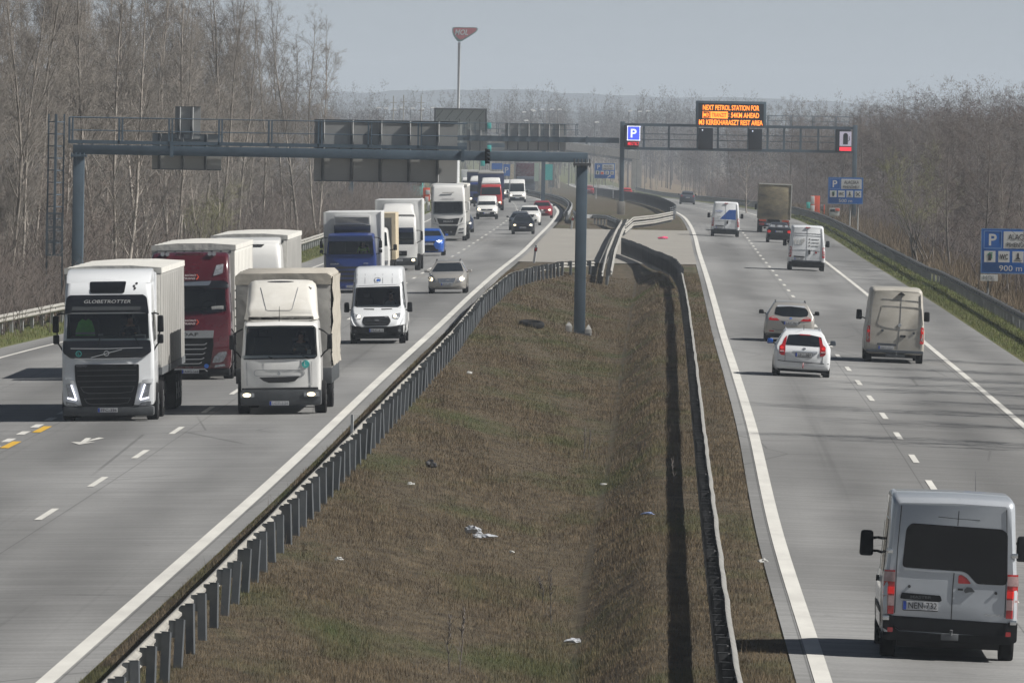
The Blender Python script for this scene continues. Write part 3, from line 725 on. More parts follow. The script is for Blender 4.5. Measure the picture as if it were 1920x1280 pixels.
# ------------------------------------------------------------------ ground: one sheet to the horizon
def median_prof(s, D):
    """height of the median grass above the road, s = 0 at its left edge, 1 at its right edge"""
    W = RLc(D) - .40 - (LLc(D) + .48); x = s * W
    fade = 1 - smooth(520, 600, D)
    d_r = W - x                     # distance from the right-hand edge
    lo, hi, dep = 2.1, 3.3, .80
    if d_r >= hi: dip = -dep * fade * (1 - smooth(hi, hi + max(W - hi - .8, 1), d_r))
    else: dip = -dep * fade * min(max((d_r - lo) / (hi - lo), 0), 1) ** 1.05
    return dip + .02

def zground(X, D):
    L, R = LLc(D) + .48, RLc(D) - .40
    if L < X < R:
        a, b = zroad(L, D), zroad(R, D); s = (X - L) / (R - L)
        return a + (b - a) * s + median_prof(s, D)
    if X <= L:
        e = LEFT_W(D)
        if X > e: return zroad(X, D) - .08
        return zroad(e, D) - .0 - .05 * min(e - X, 6) * 0 + .03
    e = RLc(D) + 10.3
    if X < e: return zroad(X, D) - .08
    return zroad(e, D) + .03 + .10 * smooth(e + 2, e + 8, X)

def ground_mat(name, c1, c2, c3, s1=.25, s2=2.5, bump=.6):
    m = bpy.data.materials.new(name); m.use_nodes = True; nt = m.node_tree; b = nt.nodes['Principled BSDF']; lk = nt.links.new
    b.inputs['Roughness'].default_value = .95; nset(b, 'Specular IOR Level', .1)
    g = nt.nodes.new('ShaderNodeNewGeometry')
    def noise(sc, st=(1, 1, 1), det=6):
        mp = nt.nodes.new('ShaderNodeMapping'); mp.inputs['Scale'].default_value = st; lk(g.outputs['Position'], mp.inputs['Vector'])
        n = nt.nodes.new('ShaderNodeTexNoise'); n.inputs['Scale'].default_value = sc; n.inputs['Detail'].default_value = det; n.inputs['Roughness'].default_value = .65
        lk(mp.outputs['Vector'], n.inputs['Vector']); return n.outputs['Fac']
    def rampc(f, lo, hi, A, B):
        r = nt.nodes.new('ShaderNodeValToRGB'); r.color_ramp.elements[0].position = lo; r.color_ramp.elements[1].position = hi
        r.color_ramp.elements[0].color = (*A, 1); r.color_ramp.elements[1].color = (*B, 1); lk(f, r.inputs['Fac']); return r.outputs['Color']
    a = rampc(noise(s2, (1, .35, 1)), .35, .65, c1, c2)
    f = nt.nodes.new('ShaderNodeMapRange'); f.inputs['From Min'].default_value = .50; f.inputs['From Max'].default_value = .76; lk(noise(s1, (1, .22, 1), 4), f.inputs['Value'])
    mx = nt.nodes.new('ShaderNodeMix'); mx.data_type = 'RGBA'; lk(f.outputs['Result'], mx.inputs['Factor']); lk(a, mx.inputs[6]); mx.inputs[7].default_value = (*c3, 1)
    lk(mx.outputs[2], b.inputs['Base Color'])
    bp = nt.nodes.new('ShaderNodeBump'); bp.inputs['Strength'].default_value = bump; bp.inputs['Distance'].default_value = .08; lk(noise(9, (1, .5, 1)), bp.inputs['Height']); lk(bp.outputs['Normal'], b.inputs['Normal'])
    return m
GM_MED = ground_mat('median_turf', (.110, .090, .062), (.050, .042, .032), (.046, .064, .024))
GM_VERGE = ground_mat('green_verge', (.095, .115, .040), (.13, .115, .06), (.075, .098, .034), .5, 3)
GM_FIELD = ground_mat('dry_field', (.22, .17, .115), (.15, .115, .08), (.12, .105, .06), .12, 1.2)
GM_WOOD = ground_mat('leaf_litter', (.145, .108, .078), (.10, .076, .058), (.09, .075, .05), .15, 1.5)

def build_ground():
    Ds = [-40 + 10 * i for i in range(12)] + list(np.arange(80, 760, 4.0)) + list(np.arange(760, 2400, 20.0)) + list(np.arange(2400, 9400, 250.0)) + [9400]
    V = []; F = []; mi = []
    NM = 44
    for D in Ds:
        L, R = LLc(D) + .48, RLc(D) - .40; eL, eR = LEFT_W(D), RLc(D) + 10.3
        xs = [-900, -400, -160, -80, eL - 32, eL - 16, eL - 8, eL - 4.2, eL - 2.2, eL - 1.0, eL - .02, eL + .4, L - .35, L - .02] + [L + (R - L) * (.004 + .992 * j / NM) for j in range(NM + 1)] + [R + .02, R + .35, eR - .4, eR + .02, eR + .8, eR + 1.8, eR + 2.8, eR + 5, eR + 9, eR + 16, eR + 32, 120, 220, 450, 900]
        xs = [min(x, eL - 34 - (3 - i) * 30) if i < 4 else x for i, x in enumerate(xs)]
        n = len(xs)
        for x in xs: V.append((x, D, zground(x, D)))
    for i in range(len(Ds) - 1):
        for j in range(n - 1):
            F.append((i * n + j, i * n + j + 1, (i + 1) * n + j + 1, (i + 1) * n + j))
            if j < 6: k = 3
            elif j < 11: k = 1
            elif 13 <= j <= 13 + NM + 1: k = 0
            elif j < 14 + NM + 7: k = 1
            elif j < 14 + NM + 10: k = 2
            else: k = 3
            mi.append(k)
    o = raw_mesh('ground', np.array(V), np.array(F), [GM_MED, GM_VERGE, GM_FIELD, GM_WOOD], mi=np.array(mi))
    o.data.polygons.foreach_set('use_smooth', [True] * len(o.data.polygons)); o['kind'] = 'structure'
build_ground()

# the paved crossing of the median
D0, D1 = G(1060, 478).y, G(1060, 430).y
strip('median_crossing', lambda D: LLc(D) + .45, lambda D: RLc(D) - .35, 592, D1, 5, .055, mat('crossing_concrete', (.285, .27, .24), rough=.85, col2=(.225, .213, .195), vscale=.35, bump=.2, bscale=8), 8, None)
# rolling country at the horizon
def hills():
    hm = mat('hazed_hill_scrub', (.10, .12, .135), rough=1, var=.4, vscale=.004)  # distance haze painted into the colour: paler and bluer than the scrub itself
    for k, (D, amp, base, wd) in enumerate(((5200, 4, 5, 500), (7600, 6, 16, 700))):
        V = []; F = []; n = 160
        for i in range(n + 1):
            x = -900 + 1800 * i / n
            h = base + amp * (.5 + .3 * math.sin(x * .011 + k) + .2 * math.sin(x * .031 + 2 * k) + .12 * math.sin(x * .13) * math.sin(x * .05) + .05 * math.sin(x * .7 + k))
            if k == 1: h *= .9 + .2 * smooth(300, -200, x)
            V += [(x, D - wd, -9.5), (x, D - wd * .35, h * .55 - 4), (x, D, h), (x, D + wd, -9.5)]
        for i in range(n):
            for j in range(3): a = i * 4 + j; F.append((a, a + 4, a + 5, a + 1))
        o = raw_mesh('hill', np.array(V), np.array(F), hm); o['kind'] = 'structure'; o.data.polygons.foreach_set('use_smooth', [True] * len(F))
hills()

# ------------------------------------------------------------------ guardrails
def polyline_sampler(pts):
    pts = [Vector((p[0], p[1])) for p in pts]; cum = [0.0]
    for i in range(1, len(pts)): cum.append(cum[-1] + (pts[i] - pts[i - 1]).length)
    def f(s):
        s = min(max(s, 0), cum[-1]); i = 0
        while i < len(cum) - 2 and s > cum[i + 1]: i += 1
        t = (s - cum[i]) / max(cum[i + 1] - cum[i], 1e-6); p = pts[i].lerp(pts[i + 1], t); d = (pts[i + 1] - pts[i]).normalized()
        return p, d
    return f, cum[-1]

W_PROF = [(0, -.155), (.02, -.15), (.075, -.10), (.075, -.06), (.01, -.02), (.01, .02), (.075, .06), (.075, .10), (.02, .15), (0, .155)]
def w_beam(mb, f, s0, s1, off, zc, side, step=4.0, sag=.007, seed=0, zf=None, mi=0):
    """corrugated rail; the swell of the profile points to `side` (+1: right of travel)"""
    k = max(2, int((s1 - s0) / step)); o = len(mb.v); n = len(W_PROF)
    prof = W_PROF + [(-.006, b) for a, b in W_PROF[::-1]]
    prof = W_PROF + [(a - .008, b) for a, b in W_PROF[::-1]]
    n = len(prof); r = random.Random(seed)
    for i in range(k + 1):
        p, d = f(s0 + (s1 - s0) * i / k); nr = Vector((d.y, -d.x)); j = r.uniform(-sag, sag); jx = r.uniform(-sag, sag) * 1.5
        z0 = (zf or zground)(p.x, p.y)
        for a, b in prof:
            q = p + nr * (side * (off + a) + jx); mb.v.append((q.x, q.y, z0 + zc + b + j))
    for i in range(k):
        for j in range(n): mb.f.append([o + i * n + j, o + i * n + (j + 1) % n, o + (i + 1) * n + (j + 1) % n, o + (i + 1) * n + j]); mb.m.append(mi)
    mb.f.append([o + j for j in range(n)]); mb.m.append(mi); mb.f.append([o + k * n + j for j in range(n)]); mb.m.append(mi)

def post_mesh(name, m, h=.74, w=.12, t=.06, spacer=.10, side=1):
    mb = MB()
    # sigma-shaped steel post: web and two flanges, plus the spacer that carries the rail
    mb.box(-w / 2, w / 2, -.004, .004, -.3, h); mb.box(-w / 2, -w / 2 + .006, .004, t, -.3, h); mb.box(w / 2 - .006, w / 2, .004, t, -.3, h)
    mb.box(-w / 2 - .02, w / 2 + .002, -.006, .05, h, h + .008)
    mb.add([(w / 2, -.004, -.3), (w / 2 + .022, .03, -.3), (w / 2 + .022, .03, h), (w / 2, -.004, h)], [(0, 1, 2, 3)])
    if spacer: x0 = w / 2 if side > 0 else -w / 2 - spacer; mb.box(x0, x0 + spacer, .0, .06, h - .27, h - .02)
    o = mb.build(name, m); me = o.data; bpy.data.objects.remove(o); return me

def guardrail(label, pts, side, post_step, post_off=0.0, zc=.60, beams=((.14, .60),), mbeam=None, mpost=None, beam_step=4.0, maxparts=95, group='guardrails', s_from=0.0, tilt=.03, seed=3, h=.74, w=.12, name='guardrail', spacer=.10):
    f, Ltot = polyline_sampler(pts)
    p0, _ = f(0)
    root = empty(name, (0, 0, 0), 0, label, 'guardrail', group)
    for bi, (off, z, sd) in enumerate(beams):
        mb = MB(); w_beam(mb, f, 0, Ltot, off, z, sd, beam_step, seed=seed + bi); mb.build('rail_beam', mbeam or M['steel_light'], root, smooth=45)
    me = post_mesh('post', mpost or M['steel_dark'], h=h, w=w, side=side, spacer=spacer); r = random.Random(seed)
    s = s_from; k = 0; rest = MB()
    while s <= Ltot:
        p, d = f(s); a = math.atan2(d.y, d.x) - math.pi / 2
        z = zground(p.x, p.y); mt = Matrix.Translation((p.x, p.y, z)) @ Matrix.Rotation(a + r.uniform(-tilt, tilt) * 2, 4, 'Z') @ Matrix.Rotation(r.uniform(-tilt, tilt), 4, 'Y') @ Matrix.Translation((post_off, 0, r.uniform(-.035, .025)))
        if k < maxparts:
            o = link('post', me, root); o.matrix_world = mt
        else:
            o = len(rest.v); rest.v += [tuple(mt @ v.co) for v in me.vertices]; rest.f += [[i + o for i in pl.vertices] for pl in me.polygons]; rest.m += [0] * len(me.polygons)
        s += post_step; k += 1
    if rest.v:
        ro = rest.build('distant_posts', mpost or M['steel_dark'], root, fixn=False); ro['kind'] = 'stuff'
    return root

railA = [G(x, y, .76) for x, y in ((234, 1277), (376, 1110), (485, 990), (565, 912), (604, 878), (692, 794), (740, 746), (784, 700), (822, 660), (864, 606), (907, 557), (930, 537), (962, 512), (1005, 497), (1055, 485), (1120, 480))]
ra = [(railA[0].x - .0155 * 70, railA[0].y - 70)] + [(p.x, p.y) for p in railA]
# smooth out the reading errors of the pixels along the straight part
fa = np.poly1d(np.polyfit([p.y for p in railA[:10]], [p.x for p in railA[:10]], 2))
ra = [(float(fa(D)), D) for D in range(70, int(railA[9].y), 12)] + [(p.x, p.y) for p in railA[10:]]
guardrail('galvanised guardrail with close steel posts along the left edge of the grass median', ra, -1, 4.0, beams=((.12, .60, -1),), mbeam=M['steel_light'], mpost=mat('blue_grey_steel_post', (.115, .125, .135), rough=.55, metal=.1, col2=(.07, .08, .09), vscale=2), seed=4, tilt=.05)
railB = [G(x, y, .76) for x, y in ((1356, 1213), (1344, 1102), (1331, 1018), (1322, 934), (1315, 850), (1309, 791), (1299, 726), (1296, 677), (1290, 611), (1282, 565), (1273, 513))]
rb = [(railB[0].x - .014 * 90, railB[0].y - 90)] + [(p.x, p.y) for p in railB]
fb = np.poly1d(np.polyfit([p.y for p in railB], [p.x for p in railB], 3))
rb = [(float(fb(D)) if D > 150 else float(fb(150)) - .012 * (150 - D), D) for D in range(70, int(railB[-1].y), 12)] + [(railB[-1].x, railB[-1].y)]
guardrail('dark-posted steel guardrail with a pale top edge along the right edge of the grass median', rb, 1, 2.0, beams=((.11, .62, 1),), mbeam=mat('dull_rail_steel', (.27, .265, .25), rough=.6, metal=.1, col2=(.20, .20, .19), vscale=1.5), mpost=mat('dark_post_steel', (.07, .072, .075), rough=.7, var=.3), w=.13, seed=9, spacer=.05)
DARKR = mat('dark_barrier_steel', (.065, .072, .08), rough=.7, col2=(.045, .05, .058), vscale=1.5)
rc = [(rb[-1][0] + .05, rb[-1][1] + .3)] + [(p.x, p.y) for p in (G(1262, 487, .95), G(1235, 475, .95), G(1200, 461, .95), G(1166, 449, .95))]
guardrail('dark curved barrier with dense posts flaring into the median before the paved crossing', rc, 1, 1.2, beams=((.12, .82, 1), (.12, .48, 1)), mbeam=DARKR, mpost=DARKR, h=1.0, w=.14, seed=11, beam_step=2)
rd = [(p.x, p.y) for p in (G(1138, 489, .76), G(1150, 458, .76), G(1160, 432, .76), G(1172, 411, .76))]
guardrail('narrow double rail crossing the paved gap in the median', rd, 1, 4.0, beams=((.20, .60, 1), (.20, .60, -1)), mbeam=M['steel_light'], seed=12, beam_step=3)
re_ = [(p.x, p.y) for p in (G(1168, 425, .70), G(1184, 410, .76), G(1222, 406, .76), G(1258, 399, .76))]
guardrail('pale two-beam rail closing the right half of the median beyond the crossing', re_, 1, 2.0, beams=((.12, .70, 1), (.12, .30, 1)), mbeam=M['steel_light'], seed=13, beam_step=2)
rg = [(p.x, p.y) for p in (G(1160, 413, .76), G(1140, 405, .76), G(1115, 403, .76), G(1085, 403, .76), G(1078, 395, .76))]
guardrail('weathered rail with close posts closing the left half of the median beyond the crossing', rg, 1, 2.0, beams=((.12, .62, 1), (.12, .62, -1)), mbeam=M['steel'], seed=14, beam_step=2)
rh = [(RLc(D) - 1.0 - .8 * smooth(900, 860, D), D) for D in range(870, 1900, 15)]
guardrail('long dark barrier along the near carriageway beyond the gantry leg', rh, 1, 2.5, beams=((.12, .98, 1), (.12, .60, 1)), mbeam=DARKR, mpost=DARKR, h=1.15, w=.16, seed=15, beam_step=10)
ri = [(LLc(D) + 1.1, D) for D in range(850, 1700, 15)]
guardrail('curving rail along the far carriageway beyond the crossing, behind the red car', ri, -1, 2.5, beams=((.12, .62, -1), (.12, .62, 1)), mbeam=M['steel'], seed=16, beam_step=10)
rj = [(RLc(D) + 12.15, D) for D in range(130, 560, 14)]+[(RLc(D) + 11.9, D) for D in range(560, 2200, 20)]
guardrail('brown-grey roadside guardrail above the green verge along the outer edge of the near carriageway', rj, -1, 4.0, beams=((.12, .62, -1),), mbeam=mat('old_rail_steel', (.20, .19, .185), rough=.6, metal=.1, col2=(.14, .135, .13), vscale=1.5), mpost=M['steel_dark'], seed=17, s_from=170, beam_step=7)
rk = [(LEFT_W(D) - 1.9, D) for D in range(300, 1700, 14)]
guardrail('pale roadside guardrail on a grassy verge in front of the tall bare trees', rk, 1, 4.0, beams=((.12, .62, 1),), mbeam=M['steel_light'], mpost=M['steel'], seed=18, beam_step=7)

# ------------------------------------------------------------------ gantries
def truss_rail(root, x0, x1, y, z0, h, step, m, sub='walkway_railing'):
    mb = MB(); mb.tube([(x0, y, z0 + h), (x1, y, z0 + h)], .028, 6); mb.tube([(x0, y, z0 + h * .5), (x1, y, z0 + h * .5)], .02, 6)
    x = x0
    while x <= x1 + .01:
        mb.box(x - .03, x + .03, y - .03, y + .03, z0, z0 + h)
        if x + .13 < x1: mb.box(x + .10, x + .15, y - .025, y + .025, z0, z0 + h)
        x += step
    return mb.build(sub, m, root)

def sign_back(root, x0, x1, z0, z1, y, step=1.0):
    mb = MB(); mb.box(x0, x1, y, y + .04, z0, z1); o = mb.build('sign_panel', M['signback'], root)
    n = max(2, int((x1 - x0) / step)); 
    for i in range(n):
        x = x0 + (x1 - x0) * (i + .3) / n
        s = MB(); s.box(x - .05, x + .04, y - .09, y - .002, z0 + .02, z1 - .02); s.add([(x + .042, y - .092, z0 + .02), (x + .08, y - .03, z0 + .02), (x + .08, y - .03, z1 - .02), (x + .042, y - .092, z1 - .02)], [(0, 1, 2, 3)], 1); s.build('stiffener', [M['steel_dark'], M['steel']], o)  # paler steel on the slanted strip paints the sunlit edge of each stiffener
    e = MB(); e.box(x0, x1, y - .03, y - .002, z0, z0 + .03); e.box(x0, x1, y - .03, y - .002, z1 - .03, z1); e.build('panel_edge', M['slate'], o)
    return o

def gantry_near():
    B = G(1087, 626, 0, zground); D = B.y; s = FPX / D
    root = empty('sign_gantry', (0, 0, 0), 0, 'large blue-grey gantry with ladder, railed walkway and plain sign backs over the oncoming lanes', 'gantry', 'overhead gantries')
    W = lambda x, y: atD(x, y, D)
    zb1, zb0 = W(1101, 287).z, W(1101, 304).z; zl1, zl0 = W(150, 271).z, W(150, 290).z
    zt = (zb1 + zl1) / 2; zz = (zb0 + zl0) / 2
    xl, xr = W(137, 280).x, W(1102, 295).x
    bm = MB(); bm.box(xl, xr, D - .22, D + .22, zz, zt); bm.build('beam', M['gantry'], root, bevel=.015)
    for x in (W(322, 280).x, W(868, 290).x): MB().box(x - .06, x + .06, D - .27, D + .27, zz - .05, zt + .06).build('beam_joint', M['gantry'], root)
    px0, px1 = W(1076, 600).x, W(1097, 600).x
    po = MB(); po.box(px0, px1, D - .21, D + .21, B.z - .2, zz - .02); po.build('post', M['gantry'], root, bevel=.02)
    cap = MB(); cap.box(px0 - .13, px1 + .13, D - .34, D + .34, zz - .13, zz - .02)
    for i in range(5): x = px0 - .08 + i * (px1 - px0 + .16) / 4; cap.cyl((x, D - .3, zz - .2), (x, D - .3, zz + .14), .025, n=6)
    cap.build('bolted_flange', M['steel_dark'], root)
    lx0, lx1 = W(136, 400).x, W(157, 400).x
    gl = zground(lx0, D)
    po = MB(); po.box(lx0, lx1, D - .21, D + .21, gl - .2, zz); po.build('post', M['gantry'], root, bevel=.02)
    cap = MB(); cap.box(lx0 - .1, lx1 + .1, D - .3, D + .3, zz - .10, zz - .02)
    for i in range(4): x = lx0 - .06 + i * .16; cap.cyl((x, D - .26, zz - .16), (x, D - .26, zz + .06), .025, n=6)
    cap.build('bolted_flange', M['gantry'], root)
    # walkway
    wx0, wx1 = W(130, 240).x, W(876, 250).x; wz = W(400, 270).z
    wk = MB(); wk.box(wx0, wx1, D - .20, D + .40, wz - .07, wz + .07)
    wk.build('walkway', M['gantry'], root)
    sp = MB(); x = wx0 + .4
    while x < wx1: sp.box(x - .05, x + .05, D - .22, D - .1, zt, wz - .07); sp.box(x + .5, x + .58, D - .22, D - .1, zt, wz - .07); x += 1.96
    sp.build('walkway_bracket', M['steel_dark'], root)
    truss_rail(root, wx0, wx1, D - .17, wz - .05, 1.02, 1.98, M['gantry']); truss_rail(root, wx0, wx1, D + .36, wz - .05, 1.02, 1.98, M['gantry'])
    # backs of the signs
    sign_back(root, W(331, 0).x, W(379, 0).x, W(355, 262).z, W(355, 200).z, D + .52, .5)
    sign_back(root, W(289, 0).x, W(419, 0).x, W(355, 319).z, W(355, 251).z, D + .54, .9)
    sign_back(root, W(593, 0).x, W(862, 0).x, W(730, 342).z, W(730, 226).z, D + .54, .98)
    # hanging lane signal, seen from the side of its hoods
    c = W(912, 293); sg = MB(); sg.box(c.x - .06, c.x + .02, D - .34, D - .24, c.z - .30, c.z + .30)
    so = sg.build('lane_signal', M['plastic'], root)
    for i in range(4):
        hb = MB(); hb.tube([(c.x + .02, D - .3, c.z - .22 + i * .15), (c.x + .15, D - .3, c.z - .24 + i * .15)], [.07, .06], 8); hb.build('signal_hood', M['plastic'], so, smooth=50)
    # caged ladder
    la = MB(); a, b = W(95, 0).x, W(124, 0).x; zt_, zm, z0 = W(110, 214).z, W(108, 400).z, W(106, 478).z
    for x in (a, b): la.box(x - .03, x + .03, D - .03, D + .03, gl + 1.0, zt_)
    la.box((a + b) / 2 - .05, (a + b) / 2 + .05, D - .5, D - .42, z0, zt_)
    z = z0
    while z < zt_: la.box(a, b, D - .02, D + .02, z - .02, z + .02); la.bar((a, D, z), ((a + b) / 2, D - .46, z), .03, .03); la.bar((b, D, z), ((a + b) / 2, D - .46, z), .03, .03); z += .48
    la.build('ladder', M['gantry'], root)
    cg = MB(); gm = mat('cage_mesh', (.09, .12, .15), rough=.6)
    for i in range(13): x = a + (b - a) * i / 12; cg.box(x - .008, x + .008, D - .52, D - .50, z0, zm)
    for i in range(25): z = z0 + (zm - z0) * i / 24; cg.box(a, b, D - .525, D - .51, z - .007, z + .007)
    for x in (a, b): cg.box(x - .03, x + .03, D - .53, D - .49, z0, zm)
    for z in (z0, zm, (z0 * 2 + zm) / 3, (z0 + 2 * zm) / 3): cg.box(a, b, D - .53, D - .49, z - .03, z + .03)
    cg.build('ladder_guard', gm, root)
    # concrete protection blocks at the foot of the leg
    for i, x in enumerate((1068, 1103)):
        q = G(x, 629, 0, zground); cb = MB(); cb.box(-.13, .13, -.2, .2, -.1, .26); cb.box(-.12, .12, -.18, .18, .26, .44, top=(.11, .16))
        o = cb.build('concrete_block', M['tarp_front'], bevel=.012); o.location = (q.x, D - .1, q.z)
        tag(o, 'pyramid-topped concrete block at the gantry leg, %s of the pair' % ('roadward' if i == 0 else 'the one towards the near carriageway'), 'block', 'blocks at the gantry foot')
    bp = MB(); bp.box(px0 - .2, px1 + .2, D - .4, D + .4, B.z - .1, B.z + .04); bp.build('base_plate', M['steel_dark'], root)
gantry_near()

def led_lines(root, cx, z, y, lines, h):
    for i, (t, wd, dx) in enumerate(lines):
        text_mesh('lettering', t, h, (cx + dx, y, z - i * h * 1.43), root, M['led_amber'], 'R', width=wd, bold=True)

def gantry_display():
    B = G(1167, 402, 0, zground); D = B.y
    root = empty('display_gantry', (0, 0, 0), 0, 'steel truss gantry with a lit amber message board over the near carriageway', 'gantry', 'overhead gantries')
    W = lambda x, y: atD(x, y, D); g = M['gantry_far']
    x0, x1 = W(1167, 250).x, W(1603, 260).x
    zt, zb = (W(1167, 234).z + W(1603, 240).z) / 2, (W(1167, 278).z + W(1603, 285).z) / 2
    zpl = zt
    for x, zt_p in ((x0, W(1167, 230).z), (x1, W(1603, 237).z)):
        p = MB(); gz = zground(x, D); p.box(x - .20, x + .20, D - .2, D + .2, gz, zt_p + .1); p.build('post', g, root, bevel=.02)
        c = MB(); c.box(x - .34, x + .34, D - .4, D + .4, gz - .3, gz + (1.15 if x < 15 else .3)); c.build('concrete_footing', M['concrete'], root, bevel=.03)
    for z, n in ((zt, 'top_chord'), (zb, 'bottom_chord')):
        b = MB(); b.box(x0, x1, D - .16, D + .16, z - .12, z + .12); b.build(n, g, root)
    for x in (1207, 1254, 1308, 1346, 1403, 1439, 1470, 1501, 1534, 1567):
        X = W(x, 260).x; b = MB(); b.box(X - .09, X + .09, D - .1, D + .1, zb + .12, zt - .12); b.build('upright', g, root)
    hr = MB()
    for z in ((zb * 2 + zt) / 3 + .1, (zb + zt) / 2 + .25): hr.box(x0, x1, D + .35, D + .39, z - .03, z + .03)
    hr.build('handrail', g, root)
    truss_rail(root, W(1443, 0).x, W(1597, 0).x, D + .1, zt + .1, W(1500, 218).z - zt - .1, 2.0, g, 'walkway_railing')
    # message board
    a, b = W(1308, 0).x, W(1440, 0).x; z1, z0 = W(1374, 190).z, W(1374, 239).z
    fr = MB(); fr.box(a, b, D - .50, D + .2, z0, z1); bo = fr.build('message_board', g, root, bevel=.03)
    sc = MB(); sc.box(a + .22, b - .22, D - .52, D - .495, z0 + .16, z1 - .22); so = sc.build('screen', M['led_off'], bo)
    wd = b - a; cx = (a + b) / 2; h = (z1 - z0 - .38) * .235; ztop = z1 - .22 - h * .82
    led_lines(so, cx, ztop, D - .53, [('NEXT PETROL STATION FOR', wd * .80, 0), ('54KM AHEAD', wd * .40, wd * .20), ('M3 KEREKHARASZT REST AREA', wd * .905, 0)], h)
    zr = ztop - h * 1.43
    text_mesh('lettering', 'M3', h * .78, (cx - wd * .355, D - .53, zr), so, M['led_amber'], 'R', width=wd * .075, bold=True)
    ln = MB(); q = [(cx - wd * .40, zr - h * .62), (cx - wd * .40, zr + h * .66), (cx - wd * .30, zr + h * .66), (cx - wd * .30, zr - h * .62)]
    for i in range(4): u, v = q[i], q[(i + 1) % 4]; ln.bar((u[0], D - .53, u[1]), (v[0], D - .53, v[1]), .035, .02)
    ln.build('lit_frame', M['led_amber'], so)
    iv = MB(); iv.box(cx - wd * .29, cx - wd * .045, D - .532, D - .526, zr - h * .66, zr + h * .66); io = iv.build('lit_bar', M['led_amber'], so)
    text_mesh('lettering', 'TRANZIT', h * .8, (cx - wd * .168, D - .54, zr), so, M['led_off'], 'R', width=wd * .21, bold=True)
    text_mesh('lettering', ':', h * .6, (cx - wd * .03, D - .53, zr), so, M['led_amber'], 'R')
    for xa, xb, ya, yb in ((1314, 1341, 240, 280), (1408, 1433, 242, 281)):
        m = MB(); m.box(W(xa, 0).x, W(xb, 0).x, D - .45, D - .05, W(xa, yb).z, W(xa, ya).z); o = m.build('blank_display', M['led_off'], root, bevel=.02)
        d = MB(); q = W(xa + 3, ya + 4); d.cyl((q.x, D - .47, q.z), (q.x, D - .44, q.z), .06, n=10); d.build('sensor', M['led_white'], o)
    # P display
    m = MB(); m.box(W(1174, 0).x, W(1202, 0).x, D - .5, D - .05, W(1188, 276).z, W(1188, 235).z); o = m.build('parking_display', M['led_off'], root, bevel=.02)
    c = W(1188, 250); s = D / FPX
    f = MB(); f.box(c.x - 10.5 * s, c.x + 10.5 * s, D - .515, D - .505, c.z - 12 * s, c.z + 12 * s); f.build('lit_field', M['led_blue'], o)
    fr = MB(); a_, b_ = 11.5 * s, 13 * s
    for u, v, w_, h_ in ((0, b_, 12.5 * s, .7 * s), (0, -b_, 12.5 * s, .7 * s), (-a_, 0, .7 * s, 13 * s), (a_, 0, .7 * s, 13 * s)): fr.box(c.x + u - w_, c.x + u + w_, D - .52, D - .51, c.z + v - h_, c.z + v + h_)
    fr.build('lit_frame', M['led_white'], o)
    text_mesh('lettering', 'P', 16 * s, (c.x, D - .525, c.z), o, M['led_white'], 'R', width=11 * s, bold=True)
    text_mesh('lettering', 'MEGTELT', 6 * s, (c.x, D - .525, c.z - 19.5 * s), o, M['led_red'], 'R', width=21 * s, bold=True)
    # fuel display
    m = MB(); m.box(W(1571, 0).x, W(1599, 0).x, D - .5, D - .05, W(1585, 285).z, W(1585, 243).z); o = m.build('fuel_display', M['led_off'], root, bevel=.02)
    c = W(1585, 261)
    f = MB(); f.box(c.x - 11 * s, c.x + 11 * s, D - .515, D - .505, c.z - 13 * s, c.z + 14 * s); f.build('lit_field', M['led_dim'], o)
    pm = MB(); pm.box(c.x - 4.5 * s, c.x + 4.5 * s, D - .53, D - .516, c.z - 10 * s, c.z + 7 * s); pm.cyl((c.x, D - .53, c.z + 7 * s), (c.x, D - .516, c.z + 7 * s), 4.5 * s, n=14); pm.tube([(c.x + 5 * s, D - .525, c.z - 4 * s), (c.x + 7.5 * s, D - .525, c.z - 2 * s), (c.x + 7 * s, D - .525, c.z + 5 * s)], .8 * s, 5); pm.build('pump_symbol', M['led_off'], o)
    f = MB(); f.box(c.x - 11 * s, c.x + 11 * s, D - .515, D - .505, c.z - 22 * s, c.z - 15 * s); f.build('lit_bar', M['led_red'], o)
gantry_display()

